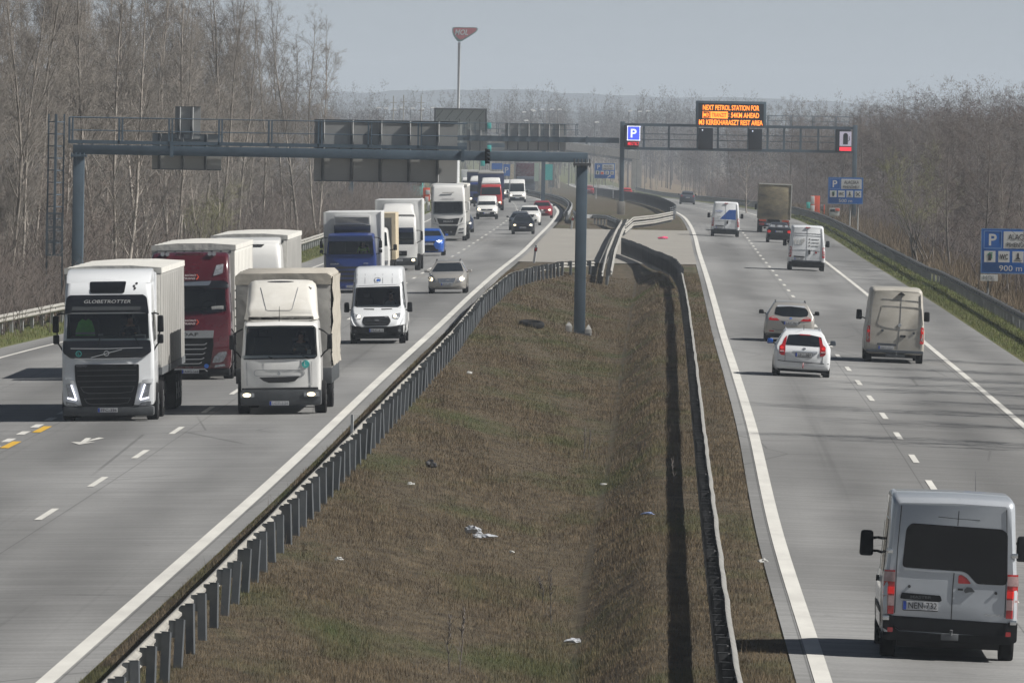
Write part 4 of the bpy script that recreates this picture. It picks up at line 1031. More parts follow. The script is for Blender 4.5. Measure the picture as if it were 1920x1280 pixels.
def gantry_far():
    D = G(1167, 402, 0, zground).y; W = lambda x, y: atD(x, y, D); g = M['gantry_far']
    root = empty('sign_gantry', (0, 0, 0), 0, 'smaller gantry beam with railing and sign backs, joined to the post of the display gantry', 'gantry', 'overhead gantries')
    x0, x1 = -14.5, W(1161, 262).x; z1, z0 = W(1000, 256).z, W(1000, 266).z
    b = MB(); b.box(x0, x1, D - .2, D + .2, z0, z1); b.box(W(1103, 0).x, W(1106, 0).x, D - .3, D + .3, z0 - .1, z1 + .1); b.build('beam', g, root)
    p = MB(); gz = zground(x0, D); p.box(x0 - .2, x0 + .2, D - .2, D + .2, gz, z1); p.build('post', g, root)
    truss_rail(root, W(872, 0).x, W(1090, 0).x, D - .3, z1 + .15, W(1000, 232).z - z1 - .15, 1.0, g)
    sign_back(root, W(951, 0).x, W(1065, 0).x, W(1000, 282).z, W(1000, 232).z, D + .25, .85)
    sign_back(root, W(880, 0).x, W(918, 0).x, W(900, 290).z, W(900, 244).z, D + .25, .6)
    for a, c in ((925, 938), (943, 951)):
        for ya, yb in ((243, 248), (252, 256), (262, 268)):
            f = MB(); f.box(W(a, 0).x, W(c, 0).x, D + .24, D + .28, W(930, yb).z, W(930, ya).z); f.build('louvre_panel', M['sign_white'], root)
    D2 = 1090.0; W2 = lambda x, y: atD(x, y, D2)
    root = empty('sign_gantry', (0, 0, 0), 0, 'distant gantry carrying one large framed sign back, under the tall red petrol sign', 'gantry', 'overhead gantries')
    a, b_ = W2(819, 0).x, W2(915, 0).x; z1, z0 = W2(867, 205).z, W2(867, 285).z
    pn = MB(); pn.box(a, b_, D2, D2 + .05, z0, z1); po = pn.build('sign_panel', mat('far_sign_back', (.42, .45, .43), rough=.6), root)
    fr = MB()
    for x in (a, b_): fr.box(x - .09, x + .09, D2 - .2, D2 + .1, z0 - .2, z1 + .1)
    fr.box(a, b_, D2 - .2, D2 + .1, z1 - .06, z1 + .1); fr.build('sign_frame', M['steel_dark'], root)
    for i in range(5):
        x = a + (b_ - a) * (i + .4) / 5; s = MB(); s.bar((x - .4, D2 - .1, z1 - 1.1), (x + .4, D2 - .1, z1 - .1), .05, .05); s.build('brace', M['steel_dark'], po)
        s = MB(); s.box(x - .03, x + .03, D2 - .1, D2 - .02, z0, z1 - 1.0); s.build('stiffener', M['steel_dark'], po)
    bm = MB(); bm.box(-13.5, b_ + 6, D2 - .15, D2 + .15, z0 + .5, z0 + .95); bm.build('beam', g, root)
    for x in (-13.5, b_ + 6): p = MB(); p.box(x - .2, x + .2, D2 - .2, D2 + .2, zground(x, D2), z0 + .5); p.build('post', g, root)
    for x, y in ((917, 236), (917, 279), (905, 305)):
        c = W2(x, y); m = MB(); m.box(c.x - .22, c.x + .22, D2 - .4, D2 - .1, c.z - .35, c.z + .35); m.build('lane_signal', M['teal_ink'], root, bevel=.04)
gantry_far()

# ------------------------------------------------------------------ blue service-area signs
def pict(o, kind, x, z, s, y):
    """a white square with a black pictogram"""
    b = MB(); b.box(x - s, x + s, y - .012, y - .004, z - s, z + s); bo = b.build('pictogram', M['sign_white'], o)
    yy = y - .02
    def sh(mb, m=None): mb.build('symbol', m or M['ink'], bo)
    if kind == 'fuel':
        m = MB(); m.box(x - s * .3, x + s * .25, yy, yy + .006, z - s * .7, z + s * .5); sh(m, M['teal_ink'] if False else M['ink'])
        m = MB(); m.prism([(x - s * .5, z + s * .3), (x - s * .1, z + s * .75), (x + s * .5, z + s * .75), (x + s * .5, z + s * .6), (x, z + s * .58), (x - s * .35, z + s * .2)], yy - .004, yy + .002, 'y'); m.box(x + s * .27, x + s * .42, yy, yy + .006, z - s * .4, z + s * .5); sh(m, mat('sign_green', (.02, .22, .12)))
    elif kind == 'WC': text_mesh('lettering', 'WC', s * .95, (x, yy, z), bo, M['ink'], 'R', width=s * 1.45, bold=True)
    elif kind == 'tree':
        m = MB(); m.prism([(x - s * .18, z - s * .2), (x + s * .18, z - s * .2), (x + s * .16, z + s * .6), (x, z + s * .78), (x - s * .16, z + s * .6)], yy, yy + .006, 'y'); m.prism([(x - s * .5, z - s * .4), (x + s * .5, z - s * .4), (x + s * .2, z - s * .15), (x - s * .2, z - s * .15)], yy, yy + .006, 'y'); m.box(x - s * .7, x + s * .7, yy, yy + .006, z - s * .68, z - s * .6); sh(m)
    elif kind == 'red':
        m = MB(); m.box(x - s * .8, x + s * .6, yy, yy + .006, z - s * .8, z + s * .4); sh(m, M['orange_ink'])
    else:
        m = MB(); m.bar((x - s * .6, yy, z - s * .6), (x + s * .6, yy, z + s * .6), s * .18, .006, up=(0, 1, 0)); m.bar((x + s * .6, yy, z - s * .6), (x - s * .6, yy, z + s * .6), s * .18, .006, up=(0, 1, 0)); sh(m)

def blue_sign(label, D, px0, px1, py0, py1, dist, posts, kinds=('fuel', 'WC', 'tree', 'food'), sub=None, w=None):
    W = lambda x, y: atD(x, y, D)
    a = W(px0, py0); c = W(px1, py1); x0, x1, z1, z0 = a.x, c.x, a.z, c.z
    if w: x1 = x0 + w
    cz = (z0 + z1) / 2
    root = empty('road_sign', (0, 0, 0), 0, label, 'road sign', 'blue rest area signs')
    Wd, H = x1 - x0, z1 - z0; y = D
    p = MB(); p.box(x0, x1, y, y + .05, z0, z1); po = p.build('sign_panel', M['sign_blue'], root, bevel=.01)
    e = MB()
    for u0, u1, v0, v1 in ((x0, x1, z1 - .02 * H, z1), (x0, x1, z0, z0 + .02 * H), (x0, x0 + .02 * H, z0, z1), (x1 - .02 * H, x1, z0, z1)): e.box(u0, u1, y - .006, y + .003, v0, v1)
    e.build('sign_border', mat('sign_border', (.12, .25, .5)), po)
    ln = MB(); q0, q1, r0, r1 = x0 + .05 * Wd, x0 + .34 * Wd, z0 + .56 * H, z0 + .94 * H
    for u, v in (((q0, r0), (q1, r0)), ((q1, r0), (q1, r1)), ((q1, r1), (q0, r1)), ((q0, r1), (q0, r0))): ln.bar((u[0], y - .008, u[1]), (v[0], y - .008, v[1]), .016 * H, .01, up=(0, 1, 0))
    ln.build('line_frame', mat('sign_line', (.16, .3, .55)), po)
    text_mesh('lettering', 'P', .26 * H, ((q0 + q1) / 2, y - .01, (r0 + r1) / 2), po, M['sign_white'], 'R', width=.13 * Wd, bold=True)
    nb = MB(); nb.box(x0 + .375 * Wd, x1 - .045 * Wd, y - .010, y - .002, r0, r1); no = nb.build('name_plate', M['sign_white'], po)
    cx = (x0 + .375 * Wd + x1 - .045 * Wd) / 2
    text_mesh('lettering', 'ALACSKA', .125 * H, (cx, y - .018, r0 + .26 * H), no, M['ink'], 'R', width=.42 * Wd); text_mesh('lettering', 'PIHENŐHELY', .14 * H, (cx, y - .018, r0 + .10 * H), no, M['ink'], 'R', width=.47 * Wd)
    for i, k in enumerate(kinds): pict(po, k, x0 + (.15 + .235 * i) * Wd, z0 + .375 * H, .125 * H, y)
    if dist: text_mesh('lettering', dist, .125 * H, ((x0 + x1) / 2, y - .01, z0 + .12 * H), po, M['sign_white'], 'R', width=.38 * Wd)
    else:
        m = MB(); m.bar((cx - .1, y - .012, z0 + .06 * H), (cx + .25, y - .012, z0 + .19 * H), .06 * H, .006, up=(0, 1, 0)); m.prism([(cx + .36, z0 + .23 * H), (cx + .08, z0 + .2 * H), (cx + .3, z0 + .09 * H)], y - .016, y - .01, 'y'); m.build('arrow', M['sign_white'], po)
    if sub:
        ph = .15 * H; s = MB(); s.box(x0, x0 + .29 * Wd, y, y + .03, z0 - ph - .02 * H, z0 - .02 * H); so = s.build('sub_plate', M['sign_white'], root)
        text_mesh('lettering', sub, ph * .6, (x0 + .145 * Wd, y - .008, z0 - .02 * H - ph / 2), so, M['grey_ink'], 'R', width=.2 * Wd)
    for px in posts:
        X = W(px, py1).x; gz = zground(X, D); m = MB(); m.cyl((X, D + .1, gz - .2), (X, D + .1, z1 - .1), .055, n=10); m.build('post', M['steel_dark'] if sub else M['steel'], root, smooth=50)
    return root
blue_sign('blue parking sign reading 900 m with a small white plate below its corner', 490, 1840, 1951, 428, 514, '900 m', (1853, 1935), sub='MOL', w=2.78)
blue_sign('blue parking sign reading 500 m with four white pictograms, in front of the gantry leg', 800, 1553, 1618, 332, 383, '500 m', (1594, 1609))
blue_sign('small far blue exit sign with an arrow and one red pictogram', 1430, 1115, 1153, 306, 335, None, (1118, 1150), kinds=('fuel', 'red', 'tree', 'food'))

def board(name, label, D, px0, px1, py0, py1, parts, cat, postpx=()):
    W = lambda x, y: atD(x, y, D); root = empty(name, (0, 0, 0), 0, label, cat)
    for (u0, u1, v0, v1, m, nm) in parts:
        a, c = W(px0 + (px1 - px0) * u0, py0 + (py1 - py0) * v0), W(px0 + (px1 - px0) * u1, py0 + (py1 - py0) * v1)
        k = MB(); k.box(a.x, c.x, D - (.03 if nm != 'panel' else 0), D + .05, c.z, a.z); k.build(nm, m, root, bevel=.01)
    for px in postpx:
        X = W(px, py1).x; z = W(px, py1).z; k = MB(); k.box(X - .04, X + .04, D + .05, D + .13, zground(X, D) - .1, z + .4); k.build('post', M['steel'], root)
    return root
board('marker_sign', 'small square sign with a black and red symbol beside the blue 500 m sign', 895, 1555, 1574, 390, 405, [(0, 1, 0, 1, M['sign_white'], 'panel'), (.08, .55, .12, .5, M['ink'], 'symbol'), (.58, 1, .05, .4, M['orange_ink'], 'symbol')], 'sign', (1564,))
board('works_board', 'upright orange and white board behind the roadside rail, left of the blue 500 m sign', 975, 1520, 1537, 367, 401, [(0, 1, 0, 1, M['orange_ink'], 'panel'), (.02, .42, .02, .47, M['sign_white'], 'field'), (.02, .42, .52, .98, M['sign_white'], 'field')], 'board', (1522, 1535))
board('works_board', 'small green board standing beside the orange and white board', 985, 1512, 1519, 379, 391, [(0, 1, 0, 1, M['teal_ink'], 'panel')], 'board', (1515,))
board('works_board', 'low orange panel on a frame to the right of the orange and white board', 968, 1538, 1546, 384, 402, [(0, .8, 0, .5, M['steel'], 'panel'), (.8, 1, 0, 1, M['orange_ink'], 'edge')], 'board', (1544,))
board('works_board', 'striped orange and white board beside the road behind the tall white tractor', 960, 793, 806, 352, 380, [(0, 1, 0, .9, M['orange_ink'], 'panel'), (.4, 1, .15, .45, M['sign_white'], 'field'), (.3, .8, .6, .9, M['sign_white'], 'field')], 'board', (799,))

def delineator(px, py, label, h=1.0, plain=False):
    q = G(px, py, 0, zground); root = empty('delineator', q, .1, label, 'road post', 'roadside delineator posts')
    k = MB(); k.prism([(-.07, 0), (.05, -.03), (.07, .05), (-.05, .06)], -.1, h, 'z'); k.build('post', M['sign_white'], root)
    if plain: root.scale = (.5, .5, 1); return
    b = MB(); b.box(-.085, .085, -.045, -.01, h * .66, h * .88); b.build('dark_band', M['ink'], root)
    r = MB(); r.box(-.035, .035, -.055, -.044, h * .69, h * .86); r.build('reflector', M['tail'], root)
    root.rotation_euler = (0, .12, .1)
delineator(1001, 493, 'white marker post with a dark red reflector at the near edge of the paved crossing')
delineator(1071, 430, 'white marker post behind the gantry leg at the far edge of the paved crossing')
delineator(659, 868, 'short white marker stub beside the nearer part of the left median rail', 1.12, True)
delineator(1014, 372, 'thin marker post by the bend behind the red car', 1.3)

# ------------------------------------------------------------------ bridge, totem, lamps, service area
def bridge():
    D = 2200; W = lambda x, y: atD(x, y, D)
    root = empty('overpass', (0, 0, 0), 0, 'concrete road bridge crossing over the motorway in the haze', 'bridge')
    a, b = W(1172, 296), W(1172, 281); c, d = W(1062, 281), W(1062, 267)
    xl = -60; t = (xl - c.x) / (a.x - c.x)
    zl0, zl1 = c.z + (a.z - c.z) * t * .25, d.z + (b.z - d.z) * t * .25
    zl0, zl1 = c.z + .2, d.z + .2
    pr = [(xl, zl0), (c.x, c.z), (a.x + 3, a.z - .35), (a.x + 3, b.z - .35), (c.x, d.z), (xl, zl1)]
    k = MB(); k.prism(pr, D, D + 10, 'y'); k.build('deck', M['concrete'], root)
    k = MB(); k.prism([(x, z - .55 if i < 3 else z - 1.2) for i, (x, z) in enumerate(pr)], D + .6, D + 9.4, 'y'); k.build('girder', M['steel_dark'], root)
    r = MB()
    for i in range(40): x = xl + i * (a.x + 3 - xl) / 39; zz = zl1 if x < c.x else d.z + (b.z - d.z) * (x - c.x) / (a.x - c.x); r.box(x - .04, x + .04, D + .1, D + .2, zz, zz + 1.0)
    for dz in (.5, 1.0):
        r.bar((xl, D + .15, zl1 + dz), (c.x, D + .15, d.z + dz), .06, .06); r.bar((c.x, D + .15, d.z + dz), (a.x + 3, D + .15, b.z - .35 + dz), .06, .06)
    r.build('parapet', M['steel'], root)
    for x in (W(1040, 0).x, W(975, 0).x, -17):
        gz = zground(x, D); k = MB(); k.box(x - .6, x + .6, D + 2, D + 8, gz - 1, c.z - .4); k.build('pier', M['concrete'], root, bevel=.1)
    k = MB(); x = a.x + 1.5; k.prism([(x, zground(x, D) - 1), (x + 2, zground(x, D) - 1), (x + 2, a.z - .5), (x, a.z - .3)], D - .5, D + 10.5, 'y'); k.build('abutment', M['concrete'], root)
bridge()

def totem():
    D = 2000; W = lambda x, y: atD(x, y, D); s = D / FPX
    root = empty('petrol_sign', (0, 0, 0), 0, 'tall petrol station sign with a red shield on a slim pale pole', 'sign')
    c = W(862, 80); gz = zground(c.x, D) - .5
    k = MB(); k.cyl((c.x, D, gz), (c.x - .1, D, c.z), .42, .26, 12); k.build('pole', M['sign_white'], root, smooth=50)
    o = W(848, 50)
    P_ = lambda *q: [(o.x + a * s, o.z - b * s) for a, b in q]
    poly = roundp(P_((0, 1), (47, 1), (48.5, 5), (45, 10), (30, 20), (19, 27), (14, 29), (9, 27), (2, 17), (0, 10)), .5)
    k = MB(); k.prism(poly, D - .35, D + .35, 'y'); so = k.build('shield', mat('sign_green_edge', (.12, .27, .25)), root)
    poly2 = roundp(P_((2, 2.2), (45.5, 2), (46.5, 5), (43, 9), (29, 18), (16.5, 25), (13, 23.5), (4, 14.5), (2, 9)), .5)
    k = MB(); k.prism(poly2, D - .42, D - .36, 'y'); fo = k.build('red_field', M['red'], so)
    text_mesh('lettering', 'MOL', 1.05, (o.x + 17.5 * s, D - .45, o.z - 10.5 * s), fo, M['sign_white'], 'R', width=25 * s, bold=True, shear=.25)
totem()

def lamp(px, py, label, D, pair=False, h=None):
    c = atD(px, py, D); gz = zground(c.x, D); root = empty('street_lamp', (c.x, D, gz), 0, label, 'street lamp', 'lamp masts of the far rest area')
    h = c.z - gz
    k = MB(); k.cyl((0, 0, -.2), (0, 0, h), .075, .05, 6); k.build('mast', M['steel_dark'], root)
    for sx in ((-1, 1) if pair else (1,)):
        k = MB(); k.tube([(0, 0, h - .1), (sx * .6, 0, h + .1)], .05, 5); k.box(sx * .4 - .45, sx * .4 + .45, -.25, .25, h + .0, h + .22, top=(.15, .08)); k.build('lamp_head', M['sign_white'], root)
for i, px in enumerate((706, 720, 735, 750, 770, 788, 808, 824, 840)): lamp(px, 203 + (i % 3), 'pale-headed lamp mast, one of the row left of the petrol sign pole', 1900 + 17 * i)
for i, (px, py) in enumerate(((979, 211), (995, 207), (998, 209), (1013, 206), (1031, 206), (1046, 206))): lamp(px, py, 'pale-headed lamp mast, one of the row right of the petrol sign pole', 2050 + 19 * i)
for i, (px, py) in enumerate(((1178, 209), (1196, 210), (1211, 209))): lamp(px, py, 'pale-headed lamp mast, one of three above the lit parking display', 2000 + 23 * i)
for px, py, t in ((983, 227, 'low lamp mast above the railing of the second gantry'), (1115, 230, 'single low lamp mast left of the lit parking display')): lamp(px, py, t, 1900)
for i, (px, py) in enumerate(((738, 180), (757, 178), (790, 180))):
    c = atD(px, py, 1850); gz = zground(c.x, 1850); root = empty('utility_pole', (c.x, 1850, gz), 0, 'tall pale pole with short cross arms rising above the lamp row', 'pole', 'tall poles of the far rest area')
    h = c.z - gz; k = MB(); k.cyl((0, 0, -.2), (0, 0, h), .2, .1, 6); k.build('pole', M['steel_light'], root)
    for z in (1.2, 2.6): k = MB(); k.box(-.6, .6, -.06, .06, h - z - .06, h - z + .06); k.build('cross_arm', M['steel_light'], root)

def parked(px, D, w, h, ln, bm, cm, label, cab=True, frac=.0):
    P = atD(px, 360, D); gz = zground(P.x, D); root = empty('parked_lorry', (P.x, D, gz + .0), frac, label, 'truck', 'lorries parked at the far rest area')
    k = MB(); k.box(-w / 2, w / 2, 2.0, 2.0 + ln, 1.0, h); k.build('cargo_box', bm, root, bevel=.05)
    k = MB(); loft(k, [(a[0],) + a[1:] for a in [(1.9 - s[0] if False else s[0],) + tuple(s[1:]) for s in cab_stations(w / 2 - .08, w / 2 - .15, 1.9, .4, 1.7, 2.5, 2.9)]]); co = k.build('cab', cm, root, smooth=40)
    co.matrix_local = Matrix.Translation((0, 1.9, 0)) @ Matrix.Rotation(math.pi, 4, 'Z')
    k = MB(); k.box(-w * .4, w * .4, -.06, .06, 1.75, 2.4); k.build('windscreen', M['glass'], root)
    for x in (-w / 2 + .2, w / 2 - .2):
        for y in (.9, 2.0 + ln * .8): k = MB(); k.cyl((x - .15, y, .48), (x + .15, y, .48), .48, n=16); k.build('wheel', M['rubber'], root, smooth=40)
parked(729, 1300, 2.4, 3.5, 7, M['slate'], M['blue_dark'], 'dark lorry parked among the trees under the large sign back, leftmost of the parked group')
parked(751, 1340, 2.5, 3.7, 8, M['tarp_blue'], M['blue_dark'], 'navy lorry parked in the middle of the group under the large sign back')
parked(776, 1380, 2.6, 3.9, 8, M['steel'], M['teal_ink'], 'grey lorry with a turquoise cab parked nearest the road under the large sign back')
parked(880, 1640, 2.6, 4.0, 9, M['box_white'], M['white'], 'white lorry far off behind the navy canvas lorries')
parked(985, 1700, 3.2, 5.0, 9, M['maroon'], M['slate'], 'dark maroon lorry waiting beyond the bridge opening')
def far_board(px0, px1, py0, py1, D, m, label, txt=None):
    W = lambda x, y: atD(x, y, D); a, c = W(px0, py0), W(px1, py1); root = empty('road_sign', (0, 0, 0), 0, label, 'road sign')
    k = MB(); k.box(a.x, c.x, D, D + .08, c.z, a.z); po = k.build('sign_panel', m, root)
    if txt: text_mesh('lettering', txt, (a.z - c.z) * .5, ((a.x + c.x) / 2, D - .02, (a.z + c.z) / 2), po, M['sign_white'], 'R')
    for X in (a.x + .2, c.x - .2): k = MB(); k.box(X - .08, X + .08, D + .08, D + .2, zground(X, D) - .2, c.z); k.build('post', M['steel'], root)
far_board(944, 956, 308, 330, 1620, M['sign_blue'], 'small blue parking board in the bridge opening beyond the lorries', 'P')
far_board(922, 942, 306, 318, 1600, M['sign_blue'], 'wide blue lane board in the bridge opening above the white vans')
far_board(957, 963, 308, 336, 1610, M['cream'], 'narrow ochre board right of the small blue parking board')
far_board(1002, 1010, 306, 340, 1560, mat('pale_green_panel', (.42, .52, .44)), 'tall pale green panel in the bridge opening, right of the maroon lorry')
far_board(1020, 1036, 308, 338, 1600, M['teal_ink'], 'turquoise hoarding in the bridge opening behind the gantry leg')

# ------------------------------------------------------------------ things lying in the median
def tyre():
    q = G(996, 614, 0, zground); s = FPX / q.y
    root = empty('discarded_tyre', (q.x, q.y, q.z), 0, 'worn black lorry tyre lying flat in the grass left of the gantry leg', 'tyre')
    V = []; F = []; n, k = 32, 10; R, r = .40, .115
    for i in range(n):
        a = 2 * math.pi * i / n
        for j in range(k): t = 2 * math.pi * j / k; V.append(((R + r * math.cos(t)) * math.cos(a), (R + r * math.cos(t)) * math.sin(a), .13 + .13 * math.sin(t) * (1 + .0)))
    for i in range(n):
        for j in range(k): F.append((i * k + j, ((i + 1) % n) * k + j, ((i + 1) % n) * k + (j + 1) % k, i * k + (j + 1) % k))
    mb = MB(); mb.add(V, F); mb.build('tread', M['rubber'], root, smooth=60); root.rotation_euler = (.12, .05, 0)
tyre()
def litter(px, py, size, m, label, seed, flat=.55):
    q = G(px, py, 0, zground); bm = bmesh.new(); bmesh.ops.create_icosphere(bm, subdivisions=3, radius=1); r = random.Random(seed)
    ks = [(Vector((r.gauss(0, 1), r.gauss(0, 1), r.gauss(0, 1))), r.uniform(0, 6)) for _ in range(9)]
    for v in bm.verts:
        d = r.uniform(.86, 1.12) + .20 * sum(math.sin(3 * k.dot(v.co) + o) for k, o in ks) / 2.2
        v.co = Vector((v.co.x * d * size, v.co.y * d * size * .8, max(v.co.z, -.3) * d * size * flat + size * flat * .3))
    me = bpy.data.meshes.new('litter'); bm.to_mesh(me); bm.free(); me.materials.append(m); o = link('litter', me); o.location = q + Vector((0, 0, .05)); tag(o, label, 'litter', 'litter in the grass')
litter(886, 1003, .15, M['bag'], 'crumpled pale plastic bag in the middle of the median grass, the largest piece of litter', 1, .8); litter(908, 1012, .22, M['bag'], 'flattened plastic sheet beside the largest plastic bag', 2, .25)
litter(635, 1054, .07, M['paper'], 'white scrap on the brown grass left of the large plastic bag', 3); litter(1074, 1209, .13, M['bag'], 'small plastic wrap near the bottom of the grass, left of the ditch', 4, .4)
litter(770, 912, .07, M['paper'], 'tiny white scrap by the left median rail', 5); litter(880, 703, .09, M['paper'], 'white scrap beyond the tyre-side grass, by the left median rail', 6); litter(1130, 912, .08, M['paper'], 'white scrap on the slope of the ditch', 7, .4)
litter(1214, 968, .12, mat('blue_bag', (.15, .2, .35)), 'bluish bag lying in the ditch', 8, .3); litter(1243, 449, .35, mat('pink_rag', (.6, .06, .15)), 'pink rag on the paved crossing', 9, .3); litter(1430, 1058, .08, M['paper'], 'white scrap on the verge beside the right edge line', 10)
litter(808, 880, .12, M['ink'], 'black scrap standing in the grass near the left median rail', 11, 1.0); litter(960, 1040, .05, M['paper'], 'tiny white scrap right below the large plastic bag', 12)
def branch(px, py, h, label, seed):
    q = G(px, py, 0, zground); r = random.Random(seed); mb = MB(); x = 0; pts = [Vector((0, 0, -.05))]
    for i in range(6): pts.append(Vector((pts[-1].x + r.uniform(-.03, .03), r.uniform(-.02, .02), h * (i + 1) / 6)))
    mb.tube(pts, [.012 - .0012 * i for i in range(7)], 5)
    for i in range(9): p = pts[r.randint(1, 5)]; mb.tube([p, p + Vector((r.uniform(-.1, .1), r.uniform(-.05, .05), r.uniform(.05, .22)))], [.007, .003], 4)
    for i in range(14): p = pts[6] * r.uniform(.55, 1); mb.tube([p, p + Vector((r.uniform(-.03, .03), r.uniform(-.03, .03), .05))], [.012, .006], 4)
    o = mb.build('dead_weed', M['bark_dark'], smooth=60); o.location = q; tag(o, label, 'weed', 'dead stems in the median')
branch(1096, 866, .85, 'tall thin dead weed on the brown grass above the ditch, taller of a pair', 1); branch(1103, 862, .75, 'thin dead weed next to the taller weed above the ditch', 2)
branch(1034, 1176, 1.0, 'dark dead weed with seed heads near the bottom of the median', 3); branch(843, 1262, .9, 'dead weed at the bottom of the grass, left of another', 4); branch(862, 1262, 1.0, 'dead weed at the very bottom of the grass, right of another', 5); branch(1262, 905, .5, 'small bent dead weed beside the dark ditch', 6); branch(1018, 1130, .45, 'short dead weed left of the dark seeded weed', 7)
# ------------------------------------------------------------------ the vehicles
def conv(xc, yb, sc):
    return lambda *p: [((a - xc) / sc, (yb - b) / sc) for a, b in p]
def shift(sts, dy): return [(s[0] + dy,) + tuple(s[1:]) for s in sts]
def mir(poly): return [(-a, b) for a, b in poly][::-1]
ONC, AWAY = 'vehicles coming along the far carriageway', 'vehicles driving away on the near carriageway'

def truck_mirrors(V, m, yb, big, small, arms):
    """big / small = (u, z, w, h) in the front view; arms = list of (u0, z0, u1, z1)"""
    for sg in (1, -1):
        u, z, w, h = big
        mb = MB(); mb.box(-sg * u - w / 2, -sg * u + w / 2, yb - .1, yb + .1, z - h / 2, z + h / 2, top=(.01, .01))
        o = mb.build('wing_mirror', m, V.root, bevel=min(w, h) * .28, seg=3)
        if small:
            u2, z2, w2, h2 = small
            m2 = MB(); m2.box(-sg * u2 - w2 / 2, -sg * u2 + w2 / 2, yb - .1, yb + .1, z2 - h2 / 2, z2 + h2 / 2); m2.build('lower_mirror', m, o, bevel=min(w2, h2) * .25, seg=3)
        for (a, b, c, d) in arms: MB().tube([(-sg * a, yb, b), (-sg * (a + c) / 2, yb + .03, (b + d) / 2 + .02), (-sg * c, yb, d)], .022, 6).build('mirror_arm', M['plastic'], o, smooth=60)

def roof_rail(V, x, y0, y1, m):
    q = [V.hit('T', x, y)[0] for y in (y0, y0 + .2, (y0 + y1) / 2, y1 - .2, y1)]
    MB().tube([v + Vector((0, 0, .0 if i in (0, 4) else .045)) for i, v in enumerate(q)], .018, 6).build('roof_rail', m, V.root, smooth=50)

